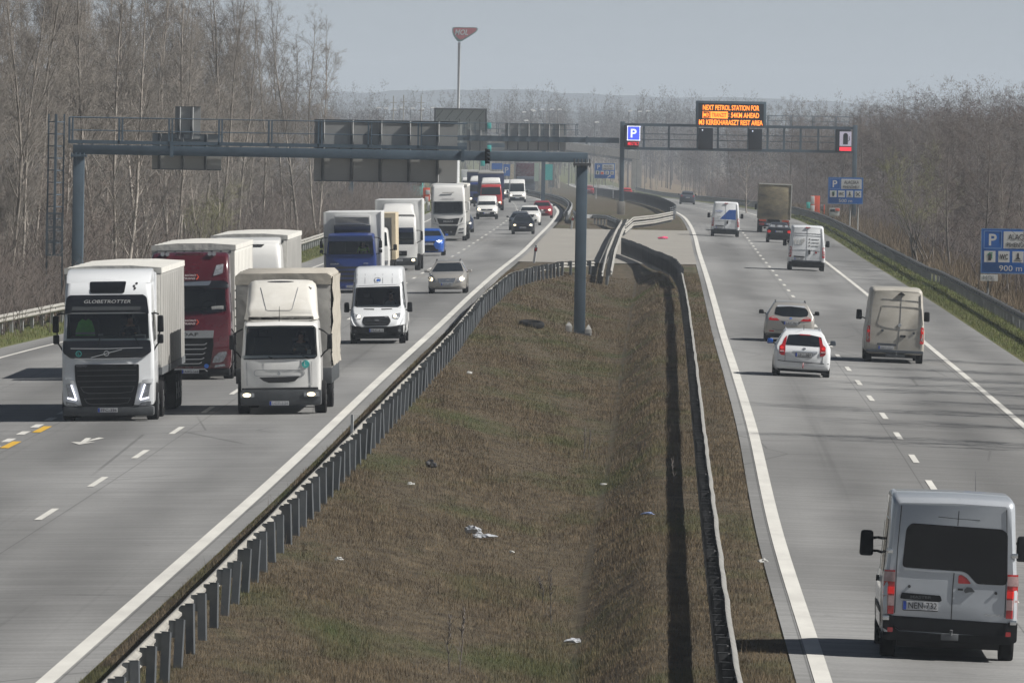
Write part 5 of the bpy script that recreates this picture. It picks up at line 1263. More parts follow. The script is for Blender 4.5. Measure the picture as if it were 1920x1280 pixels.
def volvo_like():
    V = Veh('semi_truck', 'white tractor with black grille and grey curtain trailer, dark visor, frontmost in the outer lane', 'truck', 208.5, 788, 'on', 16.5 - 1.35, ONC)
    V.L = L = 16.5; p = conv(470, 1235, 271)
    semi_trailer(V, 0, 13.6, 1.275, 1.22, 4.02, M['tarp'], front=M['tarp_light'])
    mb = MB(); loft(mb, shift(cab_stations(1.215, 1.13, 2.3, .42, 2.02, 3.22, 3.72, slope=.22), L - 2.3)); V.solid(mb)
    cab = V.part('cab', mb, [M['white_cold'], M['plastic']], smooth=38)
    V.cavity(cab, [(-1.08, 2.19), (1.08, 2.19), (1.06, 2.84), (-1.06, 2.84)], L - 1.45, L + .2, M['seat'])
    # air deflector on the roof
    rf = MB(); rf.prism([(L - 2.3, 3.6), (L - .55, 3.62), (L - .95, 3.86), (L - 1.5, 3.97), (L - 2.3, 4.0)], -1.12, 1.12, 'x'); V.part('air_deflector', rf, M['white_cold'], bevel=.07)
    for sx in (-1, 1):
        sf = MB(); sf.prism([(L - 2.75, .9), (L - 2.25, .9), (L - 2.25, 3.9), (L - 2.75, 3.85)], sx * 1.10, sx * 1.17, 'x'); V.part('side_fairing', sf, M['white_cold'], bevel=.02)
    V.decal('sun_visor', roundp(p((160, 468), (176, 350), (198, 332), (722, 330), (748, 350), (764, 468), (700, 455), (220, 455)), .04), M['black_paint'], 'F', off=.06, depth=.10)
    V.text('lettering', 'GLOBETROTTER', .085, *p((468, 378))[0], M['white_ink'], 'F', width=1.22, off=.09, shear=.2)
    V.decal('visor_strip', p((215, 440), (218, 414), (706, 414), (700, 440)), M['plastic_grey'], 'F', off=.075, depth=.02)
    V.decal('windscreen', p((160, 655), (166, 468), (758, 468), (768, 655)), M['clear'], 'F', off=.012, depth=.02)
    V.decal('front_panel', roundp(p((149, 740), (150, 655), (773, 655), (780, 738), (715, 778), (205, 782)), .05), M['black_paint'], 'F', off=.03)
    V.line('chrome_strip', p((205, 710), (460, 713), (718, 707)), .022, M['chrome'], 'F', off=.05)
    V.line('chrome_strip', p((230, 782), (460, 785), (695, 779)), .02, M['chrome'], 'F', off=.05)
    V.line('emblem_bar', p((348, 776), (572, 718)), .022, M['chrome'], 'F', off=.05)
    V.line('emblem_ring', p(*ngon(460, 746, 17, 14)), .022, M['chrome'], 'F', off=.055, closed=True)
    V.line('round_badge', p(*ngon(262, 748, 19, 16)), .014, M['teal_ink'], 'F', off=.045, closed=True)
    V.text('lettering', 'L', .07, *p((262, 748))[0], M['teal_ink'], 'F', off=.05)
    V.decal('grille', roundp(p((232, 824), (691, 824), (690, 940), (652, 1122), (283, 1126), (236, 940)), .05), M['plastic'], 'F', off=.035)
    for q in (((272, 985), (657, 982), (640, 1020), (560, 1028), (330, 1030), (295, 1020)), ((300, 1068), (630, 1064), (612, 1098), (540, 1106), (350, 1108), (318, 1098))):
        V.line('grille_frame', p(*q), .018, M['plastic_grey'], 'F', off=.055, closed=True)
    for yy in (868, 905, 945): V.line('grille_frame', p((250, yy), (672, yy - 3)), .014, M['plastic_grey'], 'F', off=.045)
    V.text('lettering', 'VOLVO', .045, *p((280, 834))[0], M['grey_ink'], 'F', width=.28, off=.05)
    V.text('lettering', 'FH', .04, *p((664, 831))[0], M['grey_ink'], 'F', off=.05)
    V.decal('roof_window', roundp(p((346, 318), (338, 238), (598, 237), (587, 318)), .04), M['privacy'], 'F', off=.02)
    for a, b in ((655, 270), (662, 286), (672, 252)): V.decal('marker_light', p(*ngon(a, b, 9, 8)), M['ink'], 'F', off=.015)
    hl = p((168, 965), (204, 962), (248, 1082), (186, 1070)); dr = p((207, 968), (243, 1077), (180, 1062))
    for q, d in ((hl, dr), (mir(hl), [(-a, b) for a, b in dr])):
        o = V.decal('headlight', q, M['lamp'], 'F', off=.03)
        V.line('daytime_light', d, .036, M['lamp_white'], 'F', off=.05, parent=o)
    V.both('fog_lamp', p((165, 1088), (232, 1096), (262, 1122), (170, 1120)), M['lamp'], 'F', off=.03)
    V.both('corner_step', p((148, 925), (225, 938), (250, 1000), (222, 962), (152, 958)), M['white_cold'], 'F', off=.05)
    bm = MB(); bm.box(-1.2, 1.2, L - .5, L + .03, .16, .42, top=(.0, .0)); V.part('bumper', bm, M['plastic_grey'], bevel=.07)
    V.solid(bm); V.plate(*p((466, 1150))[0], 'PFC-396', 'F')
    truck_mirrors(V, M['plastic'], L - .28, (1.38, 2.57, .17, .44), (1.37, 2.17, .16, .24), [(1.34, 2.82, 1.14, 2.84), (1.32, 2.06, 1.19, 1.85), (1.36, 2.38, 1.34, 2.28)])
    for a in ((415, 635, 400, 690), (668, 640, 690, 690)): V.line('wiper', p((a[0], a[1]), (a[2], a[3])), .025, M['plastic'], 'F', off=.05)
    cab_interior(V, 1.1, L - 1.4, L, 1.5, 2.26, 2.05, -.55)
    truck_chassis(V, .3, L - .8, 1.275, [2.2, 3.5, 4.8, 12.4], .5, front=L - 1.35)
    dl = V.decal('side_window', roundp([(L - 1.75, 2.15), (L - .55, 2.1), (L - .42, 2.85), (L - 1.75, 2.9)], .05), M['glass'], 'U')
    V.decal('door_step', [(L - 1.7, .6), (L - .95, .6), (L - .95, 1.0), (L - 1.7, 1.0)], M['plastic'], 'U')
    pw = sit_person(V, -.55, L - 1.0, 1.93, M['shirt'], 'driver in dark clothes holding the wheel of the white truck with black grille')
    # folded hi-vis jacket hung behind the screen, card and papers on the dashboard
    hv = MB(); prof = [(-.26, 2.16), (-.235, 2.42), (-.17, 2.64), (-.08, 2.70), (0, 2.66), (.08, 2.70), (.18, 2.62), (.25, 2.40), (.28, 2.15)]
    vs = []; fs = []
    n = len(prof)
    for dy in (0, .1):
        vs += [(a, L - .62 - dy + .02 * math.sin(9 * a), b) for a, b in prof]
    fs = [tuple(range(n)), tuple(range(2 * n - 1, n - 1, -1))] + [(i, (i + 1) % n, n + (i + 1) % n, n + i) for i in range(n)]
    hv.add(vs, fs)
    ho = hv.build('safety_jacket', M['hivis_green']); ho.matrix_world = V.mtx @ Matrix.Translation((.62, 0, 0)); tag(ho, 'green hi-vis jacket hanging behind the windscreen of the white truck', 'jacket')
    sb = MB(); sb.box(-.25, .26, L - .61, L - .595, 2.30, 2.35); sb.build('reflective_stripe', M['paper'], ho)
    for u, z, w, h in ((-.20, 2.25, .13, .12), (.86, 2.24, .28, .10)):
        pm = MB(); pm.box(-w / 2, w / 2, -.004, .004, -h / 2, h / 2)
        po = pm.build('paper_card', M['paper']); po.matrix_world = V.mtx @ Matrix.Translation((-u, L - .20, z)) @ Matrix.Rotation(.3, 4, 'X'); tag(po, 'small white card standing on the dashboard of the white truck' if u < 0 else 'wide white papers lying on the dashboard of the white truck by the driver', 'paper')
volvo_like()

def red_semi():
    V = Veh('semi_truck', 'dark red tractor with silver name panel and grey trailer, behind the white truck', 'truck', 361, 711, 'on', 16.5 - 1.4, ONC)
    V.L = L = 16.5; p = conv(388, 1242, 262)
    semi_trailer(V, 0, 13.6, 1.275, 1.22, 4.08, M['tarp_light'], front=M['tarp'])
    mb = MB(); loft(mb, shift(cab_stations(1.245, 1.17, 2.3, .34, 2.05, 2.85, 3.86, slope=.2, r=.13), L - 2.3)); V.solid(mb)
    cab = V.part('cab', mb, [M['maroon'], M['plastic']], smooth=38); V.cavity(cab, [(-1.1, 2.1), (1.1, 2.1), (1.06, 2.76), (-1.06, 2.76)], L - 1.5, L + .2, M['seat']); cab_interior(V, 1.1, L - 1.45, L, 1.5, 2.2, 2.0, -.55)
    V.decal('sun_visor', roundp(p((72, 512), (88, 462), (130, 450), (645, 450), (690, 462), (700, 508)), .04), M['black_paint'], 'F', off=.05, depth=.1)
    V.decal('visor_trim', roundp(p((215, 468), (560, 452), (540, 488), (240, 490)), .03), M['chrome'], 'F', off=.09)
    V.decal('windscreen', roundp(p((88, 690), (100, 512), (668, 512), (672, 690), (560, 712), (210, 712)), .04), M['clear'], 'F', off=.02)
    V.decal('name_panel', p((205, 905), (196, 846), (580, 844), (572, 904)), M['chrome'], 'F', off=.03)
    V.text('lettering', 'DAF', .10, *p((388, 876))[0], M['ink'], 'F', width=.50, off=.05, bold=True)
    V.decal('grille', roundp(p((205, 905), (573, 905), (575, 960), (545, 1130), (232, 1130), (200, 960)), .04), M['plastic'], 'F', off=.025)
    for yy, x1 in ((957, 522), (993, 518), (1033, 508), (1073, 500), (1108, 480)):
        V.line('grille_bar', p((776 - x1, yy), (x1 - 20, yy), (x1, yy - 12)), .026, M['chrome'], 'F', off=.045)
    q = roundp(p((563, 1103), (578, 1055), (615, 1020), (676, 1010), (682, 1030), (655, 1085), (630, 1098)), .03)
    V.both('headlight', q, M['lamp'], 'F', off=.025)
    V.both('roof_light', roundp(p((572, 414), (598, 328), (655, 318), (650, 392)), .03), M['lamp'], 'F', off=.02)
    V.both('fog_lamp', roundp(p((580, 1140), (585, 1120), (660, 1112), (668, 1128)), .015), M['lamp'], 'F', off=.03)
    for z in (420, 778):
        V.text('lettering', 'MÓRÓ', .065, *p((392, z - 14))[0], M['white_ink'], 'F', width=.34, off=.03, shear=.2, bold=True)
        V.text('lettering', 'TRANS', .06, *p((382, z + 12))[0], M['white_ink'], 'F', width=.38, off=.03, shear=.2, bold=True)
        V.line('emblem_bracket', p((342, z - 22), (322, z - 18), (318, z + 18)), .03, M['orange_ink'], 'F', off=.03)
        V.line('emblem_bracket', p((442, z - 20), (458, z), (440, z + 20)), .03, M['orange_ink'], 'F', off=.03)
    for a in (170, 208, 545, 580):
        h = MB(); x = -(a - 388) / 262; h.tube([(x, L - .95, 3.83), (x, L - .45, 3.83)], [.04, .065], 12); V.part('air_horn', h, M['chrome'], smooth=40)
    lb = MB(); lb.box(-.42, .42, L - .7, L - .55, 3.76, 3.86); V.part('light_bar', lb, M['maroon'], bevel=.03)
    bp = MB(); bp.box(-1.2, 1.2, L - .5, L - .02, .14, .36); V.part('bumper', bp, M['plastic'], bevel=.05)
    V.line('bumper_trim', p((250, 1172), (270, 1152), (505, 1152), (525, 1172)), .03, M['chrome'], 'F', off=.05)
    V.solid(bp); V.plate(*p((388, 1170))[0], 'AXG-566', 'F')
    V.decal('round_badge', p(*ngon(516, 1128, 18, 14)), M['blue_ink'], 'F', off=.04)
    V.line('wiper', p((250, 690), (520, 668)), .02, M['plastic'], 'F', off=.04)
    pc = V.decal('dashboard_card', p((560, 655), (655, 648), (656, 676), (562, 680)), M['paper'], 'F', off=.03)
    V.text('lettering', 'PÁLBÁNO', .06, *p((608, 665))[0], M['grey_ink'], 'F', width=.34, off=.04, parent=pc)
    truck_mirrors(V, M['plastic'], L - .35, (1.36, 1.25, .16, .34), (1.38, .72, .15, .36), [(1.33, 1.42, 1.2, 1.6), (1.33, .55, 1.2, .5)])
    truck_chassis(V, .3, L - .8, 1.275, [2.2, 3.5, 4.8, 12.4], .5, front=L - 1.4)
red_semi()

def plain_semi(px, py, label, paintm, tarp, roof, scale=1.0, zr=3.75, L=16.5, twotone=None):
    V = Veh('semi_truck', label, 'truck', px, py, 'on', L - 1.4, ONC, scale=scale)
    V.L = L
    semi_trailer(V, 0, 13.6, 1.275, 1.2, 4.02, tarp, front=roof, roof=roof)
    mb = MB(); loft(mb, shift(cab_stations(1.235, 1.14, 2.3, .36, 2.0, 2.9, zr, slope=.2, r=.2), L - 2.3)); V.solid(mb)
    V.cab = V.part('cab', mb, [paintm, M['plastic']], smooth=38)
    rf = MB(); rf.prism([(L - 2.3, zr - .1), (L - .85, zr - .1), (L - 1.1, zr + .08), (L - 1.6, zr + .16), (L - 2.3, zr + .18)], -1.1, 1.1, 'x'); V.part('air_deflector', rf, paintm, bevel=.1, )
    truck_chassis(V, .3, L - .8, 1.275, [2.2, 3.5, 4.8, 12.4], .5, front=L - 1.4)
    return V

V = plain_semi(466, 667, 'white tractor with pale roofed trailer mostly hidden behind the dark red truck', M['white'], M['tarp'], M['tarp_light'], zr=3.78)
V.decal('windscreen', roundp([(-1.08, 2.05), (1.08, 2.05), (1.04, 2.85), (-1.04, 2.85)], .05), M['glass'], 'F', off=.02)
V.decal('roof_slot', roundp([(-.75, 3.68), (.55, 3.68), (.6, 3.74), (-.8, 3.74)], .02), M['ink'], 'F', off=.04)
V.decal('grille', roundp([(-.8, .7), (.8, .7), (.85, 1.6), (-.85, 1.6)], .06), M['plastic'], 'F', off=.02)
V.both('headlight', roundp([(.75, .6), (1.1, .62), (1.12, .9), (.8, .85)], .04), M['lamp'], 'F', off=.02)
V.plate(0, .5, 'PHK-214', 'F')

def man_like():
    V = plain_semi(842, 452, 'tall white tractor with dark V grille, just beyond the bright blue crossover', M['white'], M['tarp'], M['tarp_light'], scale=.95, zr=3.90)
    L = V.L; p = conv(1299, 1107, 258); V.cavity(V.cab, [(-1.02, 2.0), (1.02, 2.0), (1.0, 2.78), (-1.0, 2.78)], L - 1.5, L + .2, M['seat']); cab_interior(V, 1.05, L - 1.45, L, 1.4, 2.1, 1.95, -.55)
    V.decal('windscreen', roundp(p((1015, 605), (1022, 376), (1566, 374), (1565, 608)), .04), M['clear'], 'F', off=.02)
    V.decal('roof_slot', p((1190, 212), (1400, 208), (1400, 218), (1190, 222)), M['ink'], 'F', off=.09)
    V.text('lettering', 'TRANS-LOG', .10, *p((1290, 328))[0], M['grey_ink'], 'F', width=.9, off=.03)
    V.decal('grille', roundp(p((1085, 682), (1290, 700), (1505, 680), (1468, 795), (1125, 792)), .04), M['plastic'], 'F', off=.03)
    V.text('lettering', 'MAN', .13, *p((1290, 742))[0], M['chrome'], 'F', width=.66, off=.05, bold=True)
    V.decal('grille', roundp(p((1115, 822), (1478, 824), (1415, 1003), (1180, 1003)), .05), M['plastic'], 'F', off=.03)
    V.both('air_vent', p((1555, 670), (1562, 690), (1538, 755), (1528, 745)), M['ink'], 'F', off=.02)
    V.both('headlight', roundp(p((1480, 900), (1500, 870), (1580, 865), (1575, 890)), .02), M['lamp'], 'F', off=.02)
    V.both('fog_lamp', p((1462, 965), (1480, 945), (1578, 935), (1560, 965)), M['ink'], 'F', off=.02)
    V.line('panel_gap', p((990, 790), (1060, 785), (1110, 815)), .02, M['grey_ink'], 'F', off=.02)
    V.line('panel_gap', p((1610, 790), (1540, 785), (1480, 815)), .02, M['grey_ink'], 'F', off=.02)
    V.plate(*p((1295, 937))[0], 'LXR-407', 'F')
    truck_mirrors(V, M['white'], L - .3, (1.42, 2.48, .20, .62), None, [(1.36, 2.75, 1.16, 2.75), (1.36, 2.1, 1.18, 2.0)])
man_like()

def midlum():
    V = Veh('box_truck', 'small white lorry with beige canvas body and tall roof deflector, beside the black-grilled truck', 'truck', 530, 775.5, 'on', 9.0 - 1.2, ONC)
    V.L = L = 9.0; p = conv(440, 1182, 275)
    w = 1.285
    mb = MB(); mb.box(-w, w, 0, 6.6, .95, 3.66); V.solid(mb); box = V.part('cargo_canvas', mb, M['tarp_front'], smooth=None, bevel=.03)
    rf = MB(); vs = []; fs = []; n = 7
    for i in range(n + 1):
        y = -.02 + 6.64 * i / n; s = -.05 if i % 2 else 0
        vs += [(-w - .015, y, 3.50 + s), (-w - .01, y, 3.70 + s * .4), (-w * .92, y, 3.80 + s), (w * .92, y, 3.80 + s), (w + .01, y, 3.70 + s * .4), (w + .015, y, 3.50 + s)]
    for i in range(n):
        for j in range(5): a = i * 6 + j; fs.append((a, a + 1, a + 7, a + 6))
    fs += [(0, 5, 4, 3, 2, 1), tuple(n * 6 + j for j in range(6))]
    rf.add(vs, fs); V.part('cargo_roof', rf, M['tarp_beige'], smooth=40)
    # the crumpled side curtain with its lashings
    sc = MB(); vs = []; fs = []; nx, nz = 26, 8
    for i in range(nx + 1):
        for j in range(nz + 1):
            y = 6.6 * i / nx; z = 1.25 + 2.4 * j / nz
            vs.append((-w - .012 - .05 * abs(math.sin(i * 1.9 + .4 * j)) - .02 * math.sin(3.3 * j + i), y, z))
    for i in range(nx):
        for j in range(nz): a = i * (nz + 1) + j; fs.append((a, a + nz + 1, a + nz + 2, a + 1))
    sc.add(vs, fs); V.part('side_curtain', sc, M['tarp_beige'], smooth=60)
    for x in (-w - .01, w + .01):
        ls = MB()
        for k in range(9): ls.box(x - .022, x + .014, 6.6, 6.606, 1.36 + k * .24, 1.40 + k * .24)
        ls.build('curtain_lashing', M['ink'], box)
    db = MB(); db.box(-w - .01, w + .01, -.03, 6.63, .78, 1.2); V.part('dropside', db, M['plastic_grey'], bevel=.02)
    mb = MB(); loft(mb, shift(cab_stations(1.07, 1.0, 1.95, .40, 1.56, 2.38, 2.54, slope=.16, r=.12), L - 1.95)); V.solid(mb)
    cab = V.part('cab', mb, [M['white'], M['plastic']], smooth=38)
    V.cavity(cab, [(-.95, 1.60), (.95, 1.60), (.90, 2.34), (-.90, 2.34)], L - 1.5, L + .2, M['seat'])
    df = MB(); sh = [(0, .92, 2.5, 2.62, .90, 3.56, .22), (.3, .98, 2.5, 2.62, .93, 3.58, .22), (.75, 1.0, 2.5, 2.62, .92, 3.45, .26), (1.1, 1.0, 2.5, 2.62, .93, 3.1, .25), (1.34, .97, 2.5, 2.60, .93, 2.85, .14), (1.45, .88, 2.5, 2.58, .86, 2.70, .08)]
    loft(df, shift(sh, 6.95)); V.solid(df); dfo = V.part('roof_deflector', df, M['white_old'], smooth=50)
    V.line('panel_seam', p((276, 212), (330, 408), (345, 416), (505, 416), (522, 408), (572, 215)), .012, M['grey_ink'], 'F', off=.012, parent=dfo)
    V.decal('roof_slot', p(*ngon(430, 208, 100, 16, 6)), M['ink'], 'F', off=.01, parent=dfo)
    for a, b in ((198, 258), (655, 252)): V.decal('marker_light', p((a - 14, b - 9), (a + 12, b - 10), (a + 10, b + 6), (a + 2, b + 14)), M['plastic_grey'], 'F', off=.012, parent=dfo)
    V.decal('windscreen', roundp(p((148, 748), (164, 545), (182, 530), (680, 530), (696, 545), (708, 748), (690, 764), (168, 768)), .04), M['clear'], 'F', off=.014)
    V.line('screen_seal', p((150, 748), (164, 545), (182, 530), (680, 530), (696, 545), (706, 748), (690, 764), (168, 768)), .03, M['plastic'], 'F', off=.012, closed=True)
    V.decal('grille', roundp(p((280, 904), (582, 898), (545, 932), (490, 943), (352, 944), (312, 930)), .02), M['ink'], 'F', off=.015)
    V.line('panel_seam', p(*rrect(245, 615, 850, 893, 18)), .010, M['grey_ink'], 'F', off=.012, closed=True)
    V.decal('emblem', p((428, 860), (440, 876), (428, 893), (416, 876)), M['chrome'], 'F', off=.02)
    o = V.decal('round_badge', p(*ngon(624, 808, 28, 18)), M['teal_ink'], 'F', off=.014)
    V.text('lettering', 'L', .10, *p((622, 806))[0], M['white_ink'], 'F', off=.025, parent=o)
    for a in (190, 668): V.line('panel_seam', p((a, 790), (a + 2, 965)), .010, M['grey_ink'], 'F', off=.012)
    V.decal('bumper_slot', p((155, 1008), (152, 982), (715, 978), (716, 1002)), M['ink'], 'F', off=.02)
    bp = MB(); bp.box(-1.08, 1.08, L - .5, L + .05, .26, .68); V.solid(bp); V.part('bumper', bp, M['plastic_grey'], bevel=.06)
    for q, c in ((p((140, 1018), (245, 1018), (246, 1048), (142, 1052)), (190, 1033)), (p((608, 1014), (722, 1010), (726, 1046), (612, 1048)), (664, 1029))):
        o = V.decal('headlight', roundp(q, .02), M['lamp'], 'F', off=.02)
        V.decal('lit_bulb', p(*ngon(c[0], c[1], 30, 14, 15)), M['lamp_on'], 'F', off=.03, parent=o)
    V.plate(*p((428, 1094))[0], 'LCT-134', 'F', dirty=True)
    truck_mirrors(V, M['plastic'], L - .25, (1.31, 1.95, .15, .40), None, [(1.28, 2.14, 1.02, 2.30), (1.28, 1.77, 1.05, 1.52)])
    an = MB(); an.tube([(.04, L - .35, 2.5), (.03, L - .3, 2.9)], [.012, .006], 5); V.part('aerial', an, M['plastic'])
    for a in ((350, 752, 400, 770), (600, 748, 655, 762)): V.line('wiper', p((a[0], a[1]), (a[2], a[3])), .02, M['plastic'], 'F', off=.05)
    cab_interior(V, 1.0, L - 1.45, L, .9, 1.62, 1.45, -.5)
    sit_person(V, -.52, L - .95, 1.36, M['shirt'], 'driver in a dark blue top at the wheel of the small white lorry')
    truck_chassis(V, .2, L - .6, 1.2, [2.0], .45, front=L - 1.2)
    pm = MB(); pm.box(-.055, .055, -.004, .004, -.055, .055)
    po = pm.build('paper_card', M['paper']); po.matrix_world = V.mtx @ Matrix.Translation((-.76, L - .17, 1.68)); tag(po, 'square white permit in the windscreen corner of the small white lorry', 'paper')
midlum()

def transit():
    V = Veh('panel_van', 'clean white high-roof van with black bumper and blue round logo above the screen', 'van', 709, 644.5, 'on', 5.9 - .95, ONC, scale=.98)
    p = conv(497, 1165, 382); L = 5.9
    make_van(V, L, 1.0, .86, 2.72, M['white_cold'], nose=1.05, belt=1.16, rake=.75)
    V.cavity(V.bodyobj, [(-.80, 1.38), (.80, 1.38), (.76, 1.98), (-.76, 1.98)], L - 2.2, L, M['seat'])
    V.decal('windscreen', roundp(p((184, 640), (202, 402), (790, 388), (804, 638), (770, 660), (212, 654)), .05), M['clear'], 'F', off=.014)
    V.line('screen_seal', p((184, 640), (202, 402), (790, 388), (804, 638), (770, 660), (212, 654)), .035, M['plastic'], 'F', off=.012, closed=True)
    V.decal('grille', roundp(p((308, 786), (650, 781), (684, 848), (650, 905), (330, 911), (289, 858)), .05), M['plastic'], 'F', off=.02)
    for yy in (812, 845, 880): V.line('grille_bar', p((310, yy + 2), (660, yy)), .022, M['slate'], 'F', off=.04)
    V.decal('emblem', p(*ngon(490, 838, 34, 16, 13)), M['plastic_grey'], 'F', off=.05)
    for q, c in ((p((160, 742), (240, 765), (278, 775), (272, 818), (186, 834), (166, 800)), (245, 785)), (p((694, 770), (738, 752), (812, 738), (806, 795), (780, 826), (704, 812)), (735, 778))):
        o = V.decal('headlight', roundp(q, .03), M['lamp'], 'F', off=.014)
        V.decal('lit_bulb', p(*ngon(c[0], c[1], 22, 12, 20)), M['lamp_on'], 'F', off=.022, parent=o)
    V.decal('bumper', roundp(p((120, 902), (300, 926), (680, 922), (872, 893), (868, 1000), (828, 1072), (172, 1086), (124, 1010)), .04), M['plastic'], 'F', off=.055, step=.07, depth=.08)
    V.decal('lower_intake', p((330, 1000), (640, 996), (600, 1022), (360, 1025)), M['ink'], 'F', off=.065)
    V.both('fog_lamp', p(*ngon(800, 975, 20, 12)), M['plastic_grey'], 'F', off=.065)
    V.plate(*p((485, 972))[0], 'MUC-613', 'F', off=.075)
    V.both('bonnet_vent', p((545, 684), (692, 682), (690, 694), (548, 700)), M['ink'], 'F', off=.014)
    for a in (210, 318, 455, 560, 690, 800): V.line('roof_rib', p((a, 150), (a, 345)), .012, M['grey_ink'], 'F', off=.004)
    V.line('roof_rib', p((205, 378), (500, 366), (800, 360)), .012, M['grey_ink'], 'F', off=.004)
    V.line('logo_ring', p(*ngon(490, 298, 44, 20, 34)), .010, M['grey_ink'], 'F', off=.012, closed=True)
    V.decal('logo', roundp(p((470, 300), (490, 278), (522, 290), (524, 315), (505, 305), (492, 322)), .02), M['blue_ink'], 'F', off=.012)
    for sg in (1, -1): V.mirror(-sg * 1.13, L - 1.55, 1.30, .20, .36, M['plastic'], [(-sg * 1.12, 1.2, -sg * .97, 1.2)])
    cab_interior(V, .9, L - 2.2, L - .95, .8, 1.36, 1.0, -.42, seats=(-.42, .42))
    sit_person(V, -.45, L - 2.0, .98, M['shirt_grey'], 'driver in grey at the wheel of the clean white van')
transit()

def daf_cf():
    V = Veh('refrigerated_truck', 'dark blue cab with white refrigerated box and cooling unit above the cab', 'truck', 660, 549.5, 'on', 9.6 - 1.3, ONC)
    V.L = L = 9.6; p = conv(320, 1000, 170); w = 1.29
    mb = MB(); mb.box(-w, w, 0, 7.3, .95, 3.70); V.solid(mb); bx = V.part('cargo_box', mb, M['box_white'], smooth=None, bevel=.035)
    for sx in (-1, 1):
        e = MB(); e.box(sx * w - .05, sx * w + .012, 7.26, 7.325, .95, 3.70); e.build('corner_post', M['white'], bx)
    rf = MB(); rf.box(-.85, .80, 7.33, 7.72, 3.12, 3.56); ro = V.part('cooling_unit', rf, M['white'], bevel=.04)
    r2 = MB(); r2.prism([(7.33, 3.1), (7.76, 3.1), (7.72, 2.9), (7.45, 2.72), (7.33, 2.72)], -.86, .82, 'x'); r2.build('unit_cowl', M['slate'], ro, bevel=.04)
    r3 = MB()
    for k in range(7): r3.box(-.80, .76, 7.725, 7.735, 3.17 + k * .045, 3.188 + k * .045)
    r3.build('unit_grille', M['ink'], ro)
    mb = MB(); loft(mb, shift(cab_stations(1.15, 1.06, 2.0, .30, 1.78, 2.55, 2.74, slope=.18, r=.12), L - 2.0)); V.solid(mb)
    cab = V.part('cab', mb, [M['blue'], M['plastic']], smooth=38)
    V.cavity(cab, [(-1.02, 1.80), (1.02, 1.80), (.98, 2.38), (-.98, 2.38)], L - 1.5, L + .2, M['seat'])
    V.decal('sun_visor', roundp(p((140, 596), (152, 552), (485, 552), (498, 596)), .03), M['blue_dark'], 'F', off=.07, depth=.1)
    V.decal('windscreen', roundp(p((130, 704), (140, 594), (492, 594), (502, 704), (480, 716), (150, 716)), .03), M['clear'], 'F', off=.014)
    for yy in (790, 822, 856, 890): V.decal('grille_slot', roundp(p((205, yy), (440, yy), (436, yy + 16), (209, yy + 16)), .01), M['ink'], 'F', off=.012)
    V.text('lettering', 'DAF', .07, *p((195, 770))[0], M['chrome'], 'F', width=.38, off=.02, bold=True)
    V.text('lettering', 'CF', .07, *p((437, 768))[0], M['chrome'], 'F', width=.22, off=.02, bold=True)
    V.both('headlight', roundp(p((425, 905), (495, 895), (500, 935), (430, 940)), .03), M['lamp'], 'F', off=.014)
    bp = MB(); bp.box(-1.14, 1.14, L - .5, L + .03, .2, .46); V.solid(bp); V.part('bumper', bp, M['blue'], bevel=.05)
    V.plate(*p((320, 945))[0], 'JKV-852', 'F')
    truck_mirrors(V, M['plastic'], L - .25, (1.35, 2.24, .16, .34), (1.35, 1.93, .16, .16), [(1.33, 2.5, 1.05, 2.55), (1.35, 2.5, 1.35, 2.4), (1.33, 1.82, 1.12, 1.78)])
    cab_interior(V, 1.05, L - 1.45, L, 1.1, 1.86, 1.7, -.55)
    sit_person(V, -.55, L - .95, 1.52, M['hivis'], 'driver in a bright yellow hi-vis top in the dark blue cab')
    truck_chassis(V, .2, L - .6, 1.25, [1.9], .48, front=L - 1.3)
daf_cf()

def cream_truck():
    V = Veh('box_truck', 'white cab with cream box body, half hidden behind the blue refrigerated truck', 'truck', 694, 521, 'on', 8.5 - 1.2, ONC)
    V.L = L = 8.5; w = 1.28
    mb = MB(); mb.box(-w, w, 0, 6.2, .9, 3.25); V.solid(mb); bx = V.part('cargo_box', mb, M['cream'], smooth=None, bevel=.03)
    rc = MB(); rc.box(-w + .2, w - .2, 6.205, 6.215, .95, 3.02); rc.build('front_wall', M['tarp_front'], bx)
    fr = MB(); fr.box(-w, -w + .2, 6.2, 6.32, .9, 3.25); fr.box(w - .2, w, 6.2, 6.32, .9, 3.25); fr.box(-w + .2, w - .2, 6.2, 6.32, 3.02, 3.25); fr.build('front_frame', M['cream'], bx)
    mb = MB(); loft(mb, shift(cab_stations(1.03, .93, 1.9, .4, 1.6, 2.35, 2.55, slope=.2, r=.2), L - 1.9)); V.solid(mb); V.part('cab', mb, M['white'], smooth=38)
    V.decal('windscreen', roundp([(-.92, 1.62), (.92, 1.62), (.88, 2.3), (-.88, 2.3)], .05), M['glass'], 'F')
    V.both('headlight', roundp([(.65, .7), (.95, .7), (.95, .88), (.65, .88)], .03), M['lamp'], 'F')
    truck_mirrors(V, M['plastic'], L - .25, (1.30, 1.55, .2, .3), None, [(1.25, 1.45, .95, 1.35)])
    truck_chassis(V, .2, L - .6, 1.2, [1.9], .45, front=L - 1.2)
cream_truck()

